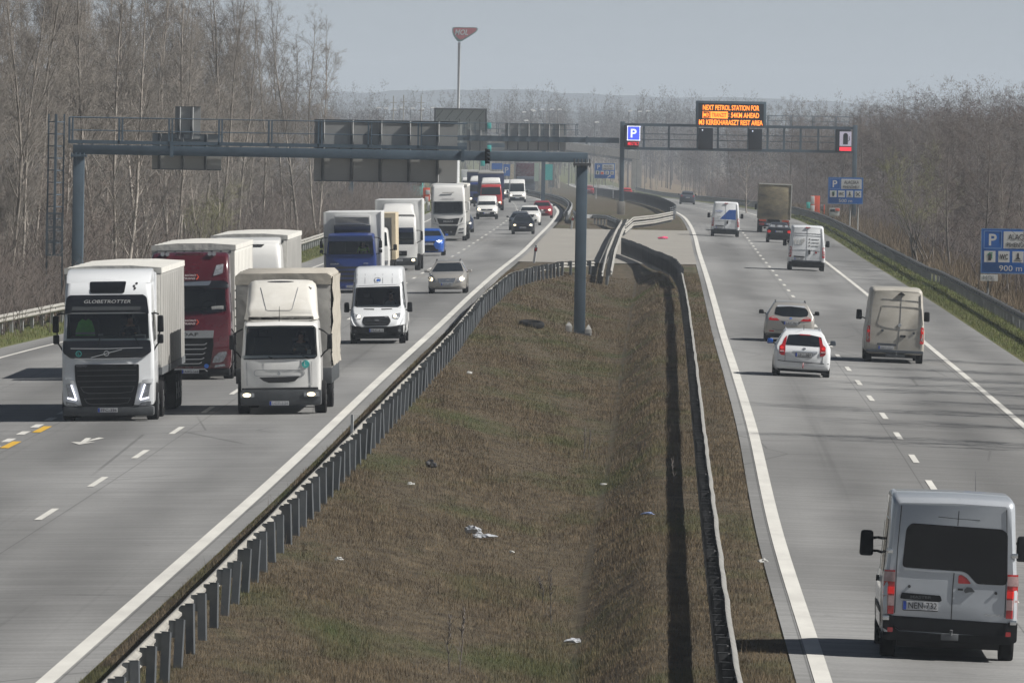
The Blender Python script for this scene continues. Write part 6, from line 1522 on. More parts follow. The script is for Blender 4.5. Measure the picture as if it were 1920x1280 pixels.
def white_box_truck():
    V = Veh('box_truck', 'white box lorry with tall white air deflector and dark purple sun visor', 'truck', 747, 507.5, 'on', 9.0 - 1.2, ONC, scale=.98)
    V.L = L = 9.0; p = conv(1197, 1197, 233); w = 1.25
    mb = MB(); mb.box(-w, w, 0, 6.9, .85, 3.84); V.solid(mb); bx = V.part('cargo_box', mb, M['box_white'], smooth=None, bevel=.035)
    for sx in (-1, 1):
        e = MB(); e.box(sx * w - .06, sx * w + .012, 6.87, 6.925, .85, 3.84); e.build('corner_post', M['white'], bx)
    mb = MB(); loft(mb, shift(cab_stations(1.04, .98, 1.9, .4, 1.44, 2.25, 2.98, slope=.12, r=.14), L - 1.9)); V.solid(mb); V.part('cab', mb, M['white'], smooth=38)
    df = MB(); loft(df, shift([(0, .88, 2.9, 3.0, .84, 3.62, .16), (.5, .93, 2.9, 3.0, .84, 3.62, .18), (1.0, .96, 2.9, 3.0, .86, 3.42, .2), (1.35, .95, 2.9, 3.0, .90, 3.12, .1), (1.45, .9, 2.9, 2.98, .88, 3.04, .04)], 7.0)); V.part('air_deflector', df, M['white'], smooth=45)
    V.line('panel_seam', p((1085, 370), (1125, 490)), .012, M['grey_ink'], 'F', off=.02)
    V.decal('sun_visor', p((985, 715), (995, 654), (1395, 652), (1400, 712)), M['blue_dark'], 'F', off=.06, depth=.1)
    V.decal('windscreen', roundp(p((985, 862), (990, 712), (1400, 712), (1402, 862)), .03), M['glass'], 'F')
    V.decal('grille', roundp(p((1082, 1005), (1082, 943), (1314, 943), (1314, 1005)), .02), M['plastic'], 'F', off=.014)
    V.text('lettering', 'MAN', .09, *p((1198, 968))[0], M['chrome'], 'F', width=.4, off=.03)
    bp = MB(); bp.box(-1.05, 1.05, L - .5, L + .03, .3, .72); V.solid(bp); V.part('bumper', bp, M['plastic_grey'], bevel=.04)
    for sg in (1, -1):
        o = V.decal('headlight', roundp([(sg * .72, .5), (sg * .98, .5), (sg * .98, .68), (sg * .72, .68)][::sg], .02), M['lamp'], 'F', off=.02)
        V.decal('lit_bulb', ngon(sg * .84, .59, .10, 12, .07), M['lamp_on'], 'F', off=.03, parent=o)
    V.plate(*p((1200, 1060))[0], 'LPT-528', 'F', dirty=True)
    truck_mirrors(V, M['plastic'], L - .2, (1.30, 1.9, .15, .5), None, [(1.28, 2.15, 1.0, 2.18), (1.28, 1.62, 1.03, 1.5)])
    truck_chassis(V, .2, L - .6, 1.22, [1.9], .46, front=L - 1.2)
white_box_truck()

def deflector_truck(px, py, label, cabm, tarp, defm, scale=1.0, lit=True):
    V = Veh('box_truck', label, 'truck', px, py, 'on', 9.0 - 1.2, ONC, scale=scale)
    V.L = L = 9.0; w = 1.25
    mb = MB(); mb.box(-w, w, 0, 6.8, 1.0, 3.62); V.solid(mb); V.part('cargo_canvas', mb, tarp, smooth=None, bevel=.04)
    rf = MB(); rf.box(-w - .01, w + .01, -.02, 6.82, 3.56, 3.74, top=(.12, .05)); V.part('cargo_roof', rf, M['tarp'], bevel=.02)
    mb = MB(); loft(mb, shift(cab_stations(1.06, .97, 1.9, .4, 1.6, 2.3, 2.55, slope=.2, r=.14), L - 1.9)); V.solid(mb); V.part('cab', mb, cabm, smooth=38)
    df = MB(); loft(df, shift([(0, .92, 2.5, 2.6, .88, 3.18, .14), (.6, .95, 2.5, 2.6, .88, 3.16, .16), (1.05, .96, 2.5, 2.6, .9, 2.95, .16), (1.3, .95, 2.5, 2.58, .92, 2.66, .05)], 7.0)); V.part('roof_deflector', df, defm, smooth=45)
    V.decal('windscreen', roundp([(-.93, 1.55), (.93, 1.55), (.88, 2.36), (-.88, 2.36)], .04), M['glass'], 'F')
    V.decal('grille', roundp([(-.6, .9), (.6, .9), (.6, 1.3), (-.6, 1.3)], .03), M['plastic'], 'F')
    bp = MB(); bp.box(-1.06, 1.06, L - .5, L + .03, .25, .6); V.part('bumper', bp, M['plastic'], bevel=.04)
    for sg in (1, -1):
        o = V.decal('headlight', roundp([(sg * .68, .68), (sg * 1.0, .68), (sg * 1.0, .9), (sg * .68, .9)][::sg], .03), M['lamp'], 'F', off=.02)
        if lit: V.decal('lit_bulb', ngon(sg * .85, .79, .12, 12, .1), M['lamp_on'], 'F', off=.03, parent=o)
    V.plate(0, .52, 'KJB-775', 'F')
    truck_mirrors(V, M['plastic'], L - .2, (1.24, 1.95, .14, .42), None, [(1.2, 2.15, 1.0, 2.2)])
    truck_chassis(V, .2, L - .6, 1.22, [1.9], .46, front=L - 1.2)
deflector_truck(921, 395, 'red cab with white roof deflector and navy canvas body', M['red'], M['tarp_blue'], M['white'], scale=.97)
deflector_truck(898, 386, 'blue cab lorry with navy canvas body, tucked behind the red cab', M['blue'], M['tarp_blue'], M['white'], scale=.97)

# ---- oncoming cars and vans
def avensis():
    V = Veh('estate_car', 'silver estate car with lit headlamps on the inner lane, alone behind the clean white van', 'car', 840, 550.5, 'on', 4.7 * .8, ONC)
    L = 4.7; p = conv(1040, 1002, 158); make_car(V, L, .88, 1.50, M['silver_warm'], 'wagon', hood=.93)
    V.decal('windscreen', roundp(p((925, 845), (962, 785), (1130, 782), (1152, 842)), .05), M['glass'], 'F')
    V.decal('grille', roundp(p((968, 890), (1100, 888), (1085, 925), (985, 928)), .03), M['chrome'], 'F')
    V.decal('lower_intake', roundp(p((955, 950), (1120, 948), (1095, 965), (980, 966)), .02), M['ink'], 'F')
    for q, c in ((p((898, 880), (950, 890), (958, 918), (905, 912)), (920, 895)), (p((1110, 890), (1165, 875), (1168, 908), (1112, 916)), (1140, 894))):
        o = V.decal('headlight', roundp(q, .03), M['lamp'], 'F', off=.012); V.decal('lit_bulb', p(*ngon(c[0], c[1], 16, 12, 14)), M['lamp_on'], 'F', off=.02, parent=o)
    V.plate(*p((1035, 932))[0], 'JHT-441', 'F')
    for sg in (1, -1):
        V.mirror(-sg * .99, L * .66, 1.02, .19, .13, M['silver_warm'], [(-sg * .92, .98, -sg * .86, .97)])
        roof_rail(V, sg * .53, .7, 2.6, M['plastic'])
avensis()

def simple_front(name, label, px, py, L, w, h, paintm, cat='car', rear='hatch', suv=0.0, lit=True, scale=1.0, hood=.9, grille=None, strip=False, lamp_z=.72):
    V = Veh(name, label, cat, px, py, 'on', L * .8, ONC, scale=scale)
    make_car(V, L, w, h, paintm, rear, suv=suv, hood=hood)
    hb = hood + suv + .10
    V.decal('windscreen', roundp([(-w * .80, hb + .03), (w * .80, hb + .03), (w * .64, h - .14), (-w * .64, h - .14)], .06), M['glass'], 'F')
    zl = lamp_z + suv
    for sg in (1, -1):
        o = V.decal('headlight', roundp([(sg * w * .48, zl - .08), (sg * w * .88, zl - .02), (sg * w * .90, zl + .08), (sg * w * .60, zl + .05)][::sg], .03), M['lamp'], 'F', off=.012)
        if lit: V.decal('lit_bulb', ngon(sg * w * .70, zl, .10, 12, .06), M['lamp_on'] if lit == 1 else M['lamp_white'], 'F', off=.02, parent=o)
        V.mirror(-sg * (w + .10), L * .66, hb + .08, .19, .13, paintm if suv else M['plastic'], [(-sg * (w + .04), hb + .04, -sg * (w - .04), hb + .02)])
    V.decal('grille', roundp(grille or [(-w * .42, zl - .10), (w * .42, zl - .10), (w * .48, zl + .04), (-w * .48, zl + .04)], .03), M['plastic'], 'F', off=.012)
    V.decal('lower_intake', roundp([(-w * .62, .30), (w * .62, .30), (w * .56, .42), (-w * .56, .42)], .03), M['ink'], 'F', off=.02)
    V.plate(0, zl - .2, 'NBD-640', 'F')
    return V

V = simple_front('crossover_car', 'bright blue crossover with angular lit lamps, between two white trucks', 805, 480, 4.64, .925, 1.63, M['blue_bright'], suv=.14, lit=2, hood=.92,
                 grille=[(-.42, .42), (.42, .42), (.26, .68), (.48, 1.0), (-.48, 1.0), (-.26, .68)], lamp_z=.78)
V.both('light_blade', [(.42, .92), (.62, .90), (.86, 1.02), (.78, .90), (.60, .80)], M['lamp_white'], 'F', off=.03)
simple_front('hatchback', 'small black hatchback with bright headlamps at the head of a pair of dark cars', 980.5, 439.5, 3.97, .86, 1.46, M['black_paint'], lit=1, scale=.95, hood=.88)
simple_front('hatchback', 'dark grey car half hidden behind the small black hatchback', 975, 432, 4.2, .87, 1.47, M['slate'], lit=0, scale=.95)
simple_front('crossover_car', 'white crossover behind the dark cars on the inner lane', 993, 423, 4.45, .92, 1.62, M['white'], suv=.15, lit=1, scale=.97)
simple_front('hatchback', 'wine red car beside the white edge line, last of the short inner-lane group', 1016.5, 409.5, 4.3, .89, 1.48, M['red_dark'], lit=1, hood=.9)
simple_front('hatchback', 'dark blue car with a lit lamp peeping out behind the tall white tractor', 865, 436.5, 4.3, .88, 1.5, M['blue_dark'], lit=1)

def front_van(label, px, py, L, w, wt, h, paintm, scale=1.0, nose=.9, belt=1.05, lit=True, rake=.8, bump=M['plastic']):
    V = Veh('panel_van', label, 'van', px, py, 'on', L - .95, ONC, scale=scale)
    make_van(V, L, w, wt, h, paintm, nose=nose, belt=belt, rake=rake)
    V.decal('windscreen', roundp([(-w * .84, belt + .20), (w * .84, belt + .20), (wt * .88, h - .44), (-wt * .88, h - .44)], .06), M['glass'], 'F')
    for sg in (1, -1):
        o = V.decal('headlight', roundp([(sg * w * .55, .74), (sg * w * .86, .78), (sg * w * .90, 1.0), (sg * w * .6, .9)][::sg], .03), M['lamp'], 'F')
        if lit: V.decal('lit_bulb', ngon(sg * w * .74, .86, .12, 12, .09), M['lamp_on'], 'F', off=.02, parent=o)
        V.mirror(-sg * (w + .12), L - nose - .5, belt + .22, .2, .32, M['plastic'], [(-sg * (w + .06), belt + .1, -sg * (w - .04), belt + .1)])
    V.decal('grille', roundp([(-w * .5, .72), (w * .5, .72), (w * .52, .88), (-w * .52, .88)], .03), M['plastic'], 'F')
    V.decal('bumper', roundp([(-w * .98, .30), (w * .98, .30), (w * .98, .66), (-w * .98, .66)], .05), bump, 'F', off=.02)
    V.plate(0, .55, 'LRS-190', 'F')
    return V
front_van('low white van with lit headlamps in front of the red cab lorry', 913, 411.5, 4.9, .91, .78, 1.95, M['white'], nose=.85, belt=1.0, rake=.65)
front_van('white high-roof van with lit headlamps beside the red cab lorry', 970, 380, 5.9, .985, .86, 2.6, M['white'])
front_van('white van showing only its edge behind the high-roof van', 957, 374, 5.5, .985, .86, 2.5, M['white'])

# ---- vehicles driving away
def master():
    V = Veh('panel_van', 'silver van with a wide black rear window, closest of all the vehicles', 'van', 1773.5, 1235, 'away', .95, AWAY)
    L = 5.55; p = conv(692, 1138, 392); make_van(V, L, 1.035, .93, 2.50, M['silver'], nose=.8, belt=1.12, rake=.85, wr=.34, r=.085)
    w = p((300, 700))[0][0]
    V.decal('rear_window', roundp(p((397, 566), (412, 350), (440, 316), (985, 332), (1018, 356), (1027, 640), (1015, 665), (845, 664), (790, 605), (760, 592), (410, 582)), .05), M['privacy'], 'R', off=.012, step=.2)
    V.line('door_gap', p((724, 165), (718, 320)), .012, M['ink'], 'R', off=.006)
    V.line('door_gap', p((708, 598), (703, 700), (701, 960)), .014, M['ink'], 'R', off=.006)
    V.line('panel_crease', p((408, 590), (560, 598), (700, 598), (760, 604), (800, 634), (838, 668)), .02, M['silver'], 'R', off=.012)
    for sx in (-1, 1): V.line('door_gap', [(sx * .80, 2.36), (sx * .835, 1.7), (sx * .84, .72)], .012, M['ink'], 'R', off=.006)
    V.decal('brake_light', roundp(p((733, 665), (735, 616), (752, 612), (784, 630), (812, 664)), .02), M['tail'], 'R', off=.012)
    ho = V.decal('door_handle', roundp(p((770, 706), (785, 684), (815, 686), (838, 712), (800, 714), (778, 722)), .02), M['plastic_grey'], 'R', off=.03, depth=.05)
    V.decal('handle_recess', p((734, 706), (734, 694), (765, 694), (765, 706)), M['ink'], 'R', off=.015, parent=ho)
    for a, b in ((444, 694), (962, 714)): V.decal('door_stop', p(*ngon(a, b, 9, 10)), M['ink'], 'R', off=.02)
    o = V.decal('plate_garnish', roundp(p((392, 768), (400, 732), (632, 742), (642, 772), (625, 780)), .02), M['plastic'], 'R', off=.03)
    V.text('lettering', 'MASTER', .045, *p((516, 755))[0], M['plastic_grey'], 'R', width=.32, off=.045, parent=o, bold=True)
    V.decal('plate_frame', rrect(*[q for q in (p((408, 0))[0][0], p((622, 0))[0][0])], p((0, 838))[0][1], p((0, 778))[0][1], .02), M['ink'], 'R', off=.012)
    a, b = p((516, 806))[0]; V.plate(a, b, 'NEN-732', 'R', w=.54, h=.135)
    V.text('lettering', 'RENAULT', .035, *p((958, 845))[0], M['chrome'], 'R', width=.28, off=.012, bold=True)
    zt, zb = p((0, 600))[0][1], p((0, 862))[0][1]
    for sx in (-1, 1):
        h = zt - zb; x0, x1 = sx * .855, sx * 1.03
        def rct(a, b): return [(x0, zb + h * a), (x1, zb + h * a), (x1 - sx * .01, zb + h * b), (x0, zb + h * b)][::sx]
        o = V.decal('tail_light', rct(0, 1), M['tail'], 'R', off=.018, depth=.06)
        V.decal('clear_lens', rct(.19, .42), M['tail_white'], 'R', off=.026, parent=o); V.decal('clear_lens', rct(.74, .96), M['tail_white'], 'R', off=.026, parent=o)
        V.decal('lit_lens', rct(.46, .62), M['tail_on'], 'R', off=.028, parent=o)
        for z in (zb - .06, 1.66):
            hb = MB(); c, N = V.hit('R', sx * (.95 if z > 1 else .97), z); hb.obox(c + N * .02, (.05, 0, 0), (0, .02, 0), (0, 0, .036)); V.part('hinge', hb, M['chrome'], bevel=.008)
        V.decal('reflector', roundp([(sx * .86, .43), (sx * .94, .43), (sx * .94, .50), (sx * .86, .50)][::sx], .01), M['tail'], 'R', off=.06)
    V.decal('bumper', roundp(p((296, 1010), (296, 868), (350, 868), (362, 940), (395, 962), (690, 972), (1020, 966), (1040, 885), (1098, 882), (1098, 1000), (1060, 1020), (330, 1018)), .03), M['plastic'], 'R', off=.035, depth=.08)
    V.decal('lower_door_panel', p((350, 872), (1040, 890), (1038, 966), (1015, 972), (395, 958), (362, 938)), M['plastic'], 'R', off=.012)
    tb = MB(); tb.box(-.12, .14, -.14, .05, .34, .44); tb.tube([(.03, -.12, .42), (.03, -.14, .50)], [.03, .028], 10); V.part('tow_bar', tb, M['steel_dark'], bevel=.01)
    V.mirror(-1.22, L - 1.75, 1.62, .22, .40, M['plastic'], [(-1.12, 1.70, -.98, 1.70), (-1.12, 1.50, -.98, 1.48)]); V.mirror(1.22, L - 1.75, 1.62, .22, .40, M['plastic'], [(1.12, 1.70, .98, 1.70)])
    an = MB(); an.tube([(.42, L - 2.3, 2.48), (.40, L - 2.5, 2.82)], [.005, .003], 5); V.part('aerial', an, M['slate'])
    V.line('roof_crease', p((600, 273), (720, 280), (850, 284)), .010, M['plastic_grey'], 'R', off=.001)
    V.decal('side_window', roundp([(1.1, 1.30), (2.6, 1.28), (2.6, 2.1), (1.1, 2.1)], .08), M['privacy'], 'U'); V.decal('side_window', roundp([(1.1, 1.30), (2.6, 1.28), (2.6, 2.1), (1.1, 2.1)], .08), M['privacy'], 'S')
    V.line('side_moulding', [(.9, .72), (3.9, .72)], .08, M['plastic'], 'U', off=.01)
    fu = MB(); c, N = V.hit('U', 2.9, 1.12); fu.cyl(c, c + N * .05, .05, .05, 10); V.part('fuel_cap', fu, M['ink'])
master()

def kia():
    V = Veh('estate_car', 'white estate car with tall lit tail lamps, ahead of it a silver estate', 'car', 1502, 706.7, 'away', .81, AWAY)
    L = 4.47; p = conv(625, 1180, 441); w = .895; make_car(V, L, w, 1.50, M['white_cold'], 'wagon', hood=.9)
    V.decal('rear_window', roundp(p((385, 732), (425, 592), (590, 580), (740, 586), (882, 612), (912, 745)), .03), M['glass'], 'R', off=.012)
    tl = p((302, 850), (305, 745), (340, 720), (370, 640), (402, 600), (400, 640), (385, 735), (380, 880), (330, 872))
    for q in (tl, mir([(a, b) for a, b in tl])):
        o = V.decal('tail_light', roundp(q, .02), M['tail'], 'R', off=.014, depth=.05)
        s = 1 if q[0][0] < 0 else -1
        V.decal('lit_lens', ngon(-s * .655, .93, .06, 12, .05), M['tail_on'], 'R', off=.02, parent=o); V.decal('clear_lens', [(-s * .72, .80), (-s * .58, .80), (-s * .58, .84), (-s * .72, .84)][::s], M['tail_white'], 'R', off=.02, parent=o)
    V.decal('brake_light', roundp(p((575, 590), (580, 578), (725, 580), (735, 594)), .01), M['tail'], 'R', off=.02)
    V.decal('plate_garnish', roundp(p((490, 822), (500, 804), (830, 808), (838, 830)), .01), M['silver'], 'R', off=.02)
    V.line('plate_edge', p((528, 890), (528, 832), (758, 836), (758, 893)), .02, M['ink'], 'R', off=.01, closed=True); V.plate(*p((642, 862))[0], 'LEU-989', 'R')
    V.decal('emblem', p(*ngon(648, 776, 24, 14, 13)), M['chrome'], 'R', off=.02)
    V.line('bumper_gap', p((285, 948), (385, 960), (620, 968), (900, 974), (998, 976)), .02, M['ink'], 'R', off=.012)
    V.line('door_gap', p((384, 740), (386, 955)), .010, M['ink'], 'R', off=.006); V.line('door_gap', p((915, 750), (905, 970)), .010, M['ink'], 'R', off=.006)
    V.decal('bumper_lip', roundp(p((270, 1062), (1000, 1080), (960, 1110), (320, 1095)), .02), M['plastic'], 'R', off=.02)
    tb = MB(); tb.tube([(.03, -.02, .46), (.03, -.08, .36), (.03, -.09, .30)], .018, 6); V.part('tow_bar', tb, M['red_dark'], smooth=50)
    for sg in (1, -1):
        V.mirror(sg * 1.0, L * .665, 1.06, .20, .16, M['blue_bright'] if sg < 0 else M['slate'], [(sg * .92, 1.0, sg * .84, .99)])
        roof_rail(V, sg * .54, .62, 2.4, M['silver'])
    an = MB(); an.tube([(.02, .5, 1.50), (.02, .35, 1.66)], [.012, .006], 6); V.part('aerial', an, M['plastic'])
kia()

def mondeo():
    V = Veh('estate_car', 'silver estate car with a wide rear window, just ahead of the white estate', 'car', 1479, 642, 'away', .85, AWAY)
    L = 4.83; p = conv(445, 690, 388); w = .90; make_car(V, L, w, 1.49, M['silver_warm'], 'wagon', hood=.9, wr=.33)
    V.decal('rear_window', roundp(p((222, 290), (240, 190), (450, 176), (665, 196), (703, 250), (690, 305), (600, 318), (340, 316)), .05), M['glass'], 'R', off=.012)
    V.decal('spoiler', roundp(p((255, 186), (270, 160), (640, 162), (660, 190), (450, 174)), .03), M['silver'], 'R', off=.03, depth=.06)
    q = p((148, 375), (150, 340), (215, 312), (302, 378)); V.both('tail_light', roundp(q, .02), M['tail'], 'R', off=.012, depth=.05)
    V.both('clear_lens', p((165, 342), (215, 316), (262, 344), (200, 346)), M['tail_white'], 'R', off=.02)
    V.decal('plate_recess', p((315, 384), (600, 388), (560, 436), (350, 432)), M['slate'], 'R', off=.008); V.plate(*p((462, 410))[0], 'LSX-941', 'R')
    V.decal('emblem', p(*ngon(456, 340, 20, 14, 10)), M['blue_ink'], 'R', off=.014)
    V.line('bumper_gap', p((200, 495), (260, 512), (640, 512), (700, 495)), .014, M['slate'], 'R', off=.01)
    V.both('reflector', p((152, 520), (225, 520), (222, 536), (156, 534)), M['tail'], 'R', off=.014)
    V.decal('bumper_lip', roundp(p((110, 560), (790, 560), (760, 620), (140, 620)), .04), M['plastic_grey'], 'R', off=.02)
    for sg in (1, -1):
        V.mirror(sg * 1.02, L * .665, 1.05, .19, .15, M['plastic'], [(sg * .93, 1.0, sg * .85, .99)])
        roof_rail(V, sg * .54, .62, 2.5, M['plastic_grey'])
mondeo()

def crafter():
    V = Veh('panel_van', 'dusty white windowless van with a red tail lamp at each side, on the outer lane', 'van', 1675, 680.5, 'away', .95, AWAY)
    L = 6.0; p = conv(1297, 1148, 187); make_van(V, L, .995, .87, 2.55, M['white_dirty'], nose=.9, belt=1.15, rake=.8)
    V.line('door_gap', p((1328, 705), (1325, 900), (1312, 1075)), .014, M['grey_ink'], 'R', off=.006)
    for sx in (-1, 1):
        V.line('door_gap', [(sx * .80, 2.36), (sx * .84, 1.6), (sx * .86, .55)], .012, M['grey_ink'], 'R', off=.006)
        o = V.decal('tail_light', roundp([(sx * .84, .70), (sx * .975, .70), (sx * .96, 1.26), (sx * .86, 1.26)][::sx], .03), M['tail'], 'R', off=.02, depth=.05)
        V.decal('clear_lens', [(sx * .87, .82), (sx * .95, .82), (sx * .95, .90), (sx * .87, .90)][::sx], M['tail_white'], 'R', off=.028, parent=o); V.decal('lit_lens', ngon(sx * .91, 1.08, .05, 10), M['tail_on'], 'R', off=.028, parent=o)
        V.mirror(sx * 1.16, L - 1.65, 1.55, .21, .34, M['plastic'], [(sx * 1.08, 1.45, sx * .95, 1.42)])
    for m_, o_, w_ in ((M['white_dirty'], 0, .03), (M['grey_ink'], -.022, .012)):
        V.line('window_crease', roundp([(a, b + o_) for a, b in p((1180, 900), (1206, 782), (1455, 790), (1468, 905), (1420, 922), (1320, 930), (1230, 918))], .06), w_, m_, 'R', off=.004, closed=True)
    V.line('roof_crease', p((1205, 740), (1330, 745), (1445, 748)), .014, M['grey_ink'], 'R', off=.005)
    V.decal('camera_mount', roundp(p((1300, 712), (1325, 692), (1352, 712)), .02), M['ink'], 'R', off=.035, depth=.08)
    V.decal('emblem', p(*ngon(1323, 903, 12, 12)), M['chrome'], 'R', off=.02)
    V.decal('door_handle', roundp(p((1325, 978), (1330, 964), (1365, 966), (1362, 980)), .02), M['ink'], 'R', off=.03)
    for a, b in ((1216, 940), (1414, 950)): V.decal('door_stop', p(*ngon(a, b, 8, 10)), M['slate'], 'R', off=.02)
    V.decal('plate_garnish', roundp(p((1185, 1032), (1186, 1020), (1305, 1022), (1306, 1036)), .01), M['slate'], 'R', off=.02)
    V.plate(*p((1242, 1048))[0], 'MPT-226', 'R', dirty=True)
    bp = MB(); bp.box(-.97, .97, -.06, .2, .36, .46); V.part('bumper', bp, M['slate'], bevel=.02)
    tb = MB(); tb.box(-.3, .35, -.02, .3, .22, .34); tb.tube([(.05, -.1, .3), (.05, -.12, .4)], .03, 8); V.part('tow_bar', tb, M['steel_dark'], bevel=.01)
crafter()

def ducato(px, py, label, blue):
    V = Veh('panel_van', label, 'van', px, py, 'away', .95, AWAY)
    L = 5.4; w = 1.02; make_van(V, L, w, .88, 2.52, M['white_cold'], nose=.85, belt=1.15, rake=.8)
    for sx in (-1, 1):
        o = V.decal('tail_light', roundp([(sx * .86, .76), (sx * 1.0, .76), (sx * .985, 1.32), (sx * .87, 1.36)][::sx], .03), M['tail'], 'R', off=.02, depth=.06)
        V.decal('clear_lens', [(sx * .88, .90), (sx * .97, .90), (sx * .97, 1.0), (sx * .88, 1.0)][::sx], M['tail_white'], 'R', off=.028, parent=o)
        V.line('door_gap', [(sx * .76, 2.38), (sx * .82, 1.6), (sx * .82, .5)], .012, M['grey_ink'], 'R', off=.006)
        V.mirror(sx * 1.2, L - 1.6, 1.5, .22, .36, M['plastic'], [(sx * 1.1, 1.42, sx * .96, 1.4)])
    V.line('door_gap', [(-.02, 2.4), (-.02, .5)], .012, M['grey_ink'], 'R', off=.006)
    V.line('door_crease', [(-.8, 1.20), (0, 1.20), (.75, 1.18)], .02, M['white_cold'], 'R', off=.010)
    V.decal('brake_light', roundp([(-.12, 2.40), (.14, 2.40), (.14, 2.45), (-.12, 2.45)], .015), M['tail'], 'R', off=.03)
    V.decal('door_handle', roundp([(.08, .94), (.20, .94), (.20, 1.18), (.08, 1.18)], .05), M['ink'], 'R', off=.02)
    V.decal('plate_garnish', [(-.72, .76), (-.12, .74), (-.12, .82), (-.72, .84)], M['ink'], 'R', off=.02); V.plate(-.42, .68, 'RDA-317' if blue else 'PVL-503', 'R')
    V.decal('bumper', roundp([(-1.0, .28), (1.0, .28), (1.01, .52), (-1.01, .52)], .04), M['plastic'], 'R', off=.04, depth=.08)
    V.decal('lower_door_panel', [(-.84, .5), (.84, .5), (.84, .60), (-.84, .60)], M['slate'], 'R', off=.015)
    if blue:
        V.decal('advert', [(-.42, 1.28), (.74, 1.26), (.72, 1.98), (.22, 1.96)], M['blue_ink'], 'R', off=.008)
        V.text('lettering', 'HUFED', .11, -.48, 1.86, M['blue_ink'], 'R', width=.55, off=.02); V.text('lettering', 'www', .07, -.5, 1.45, M['grey_ink'], 'R', width=.3, off=.02)
    else:
        V.text('lettering', 'KLIP', .30, -.42, 1.64, M['tarp_light'], 'R', width=.6, off=.014)
        for z in (1.78, 1.60, 1.42):
            V.decal('icon', ngon(.12, z, .045, 10), M['tarp_front'], 'R', off=.010); V.line('advert_line', [(.24, z), (.66, z)], .022, M['tarp_front'], 'R', off=.010)
        V.line('door_crease', [(-.74, 2.1), (.74, 2.08)], .02, M['grey_ink'], 'R', off=.006); V.line('door_crease', [(-.76, 1.98), (.76, 1.96)], .014, M['grey_ink'], 'R', off=.006)
        V.decal('emblem', ngon(.50, 1.05, .06, 12), M['tail'], 'R', off=.014)
ducato(1511, 508, 'white high-roof van with grey lettering and small icons on its doors', False)
ducato(1359, 444, 'white van with a blue slanted advert across its rear doors', True)

def dark_sedan():
    V = Veh('saloon_car', 'black saloon on the outer lane, between a white van and the tarpaulin lorry', 'car', 1459.5, 455.5, 'away', .9, AWAY)
    L = 4.55; w = .86; make_car(V, L, w, 1.43, M['black_paint'], 'sedan', hood=.9)
    V.decal('rear_window', roundp([(-.66, 1.10), (.66, 1.10), (.52, 1.36), (-.52, 1.36)], .06), M['lamp'], 'R', off=.01)
    for x in (-.3, .22): V.decal('headrest', roundp([(x, 1.12), (x + .2, 1.12), (x + .18, 1.26), (x + .02, 1.26)], .04), M['seat'], 'R', off=.016)
    for sx in (-1, 1):
        V.decal('tail_light', ngon(sx * .70, .80, .13, 14, .10), M['tail_on'], 'R', off=.012); V.mirror(sx * .98, L * .665, 1.0, .18, .14, M['plastic'], [(sx * .9, .96, sx * .82, .95)])
    V.plate(0, .80, 'KZE-108', 'R'); V.decal('bumper', roundp([(-.82, .34), (.82, .34), (.84, .58), (-.84, .58)], .05), M['plastic'], 'R', off=.03)
dark_sedan()

def tarp_truck():
    V = Veh('box_truck', 'lorry with a sun-faded yellowish tarpaulin back, on the outer lane', 'truck', 1450, 437, 'away', 1.6, AWAY)
    V.L = L = 9.0; w = 1.25
    tm = mat('faded_tarpaulin', (.36, .30, .18), rough=.7, col2=(.10, .092, .08), vscale=.75, bump=.5, bscale=3, stretch=(.6, .6, 1.3))
    mb = MB(); mb.box(-w, w, 0, 6.8, 1.05, 3.75); V.solid(mb); V.part('cargo_canvas', mb, tm, smooth=None, bevel=.03)
    e = MB(); e.box(-w - .01, w + .01, -.03, .05, 3.70, 3.78); e.box(w - .04, w + .03, -.03, .04, 1.05, 3.7); V.part('cargo_frame', e, M['tarp_light'])
    mb = MB(); loft(mb, shift(cab_stations(1.1, 1.0, 1.9, .4, 1.6, 2.3, 2.6, slope=.2), L - 1.9)); V.part('cab', mb, M['white_dirty'], smooth=38)
    tb = MB(); tb.box(-1.2, 1.2, .05, .2, .55, .85); V.solid(tb); V.part('rear_beam', tb, M['plastic_grey'], bevel=.02)
    V.decal('marker_board', [(-1.15, .88), (-.6, .88), (-.6, 1.02), (-1.15, 1.02)], M['orange_ink'], 'R', off=.02); V.decal('marker_board', [(.6, .88), (1.15, .88), (1.15, 1.02), (.6, 1.02)], M['orange_ink'], 'R', off=.02)
    V.both('tail_light', [(.75, .60), (1.12, .60), (1.12, .78), (.75, .78)], M['tail'], 'R', off=.02); V.plate(-.35, .68, 'HVK-219', 'R', dirty=True)
    truck_mirrors(V, M['plastic'], L - .3, (1.35, 1.9, .16, .45), None, [(1.3, 2.1, 1.05, 2.15)])
    truck_chassis(V, .2, L - .6, 1.2, [1.6], .48, front=L - 1.2)
tarp_truck()

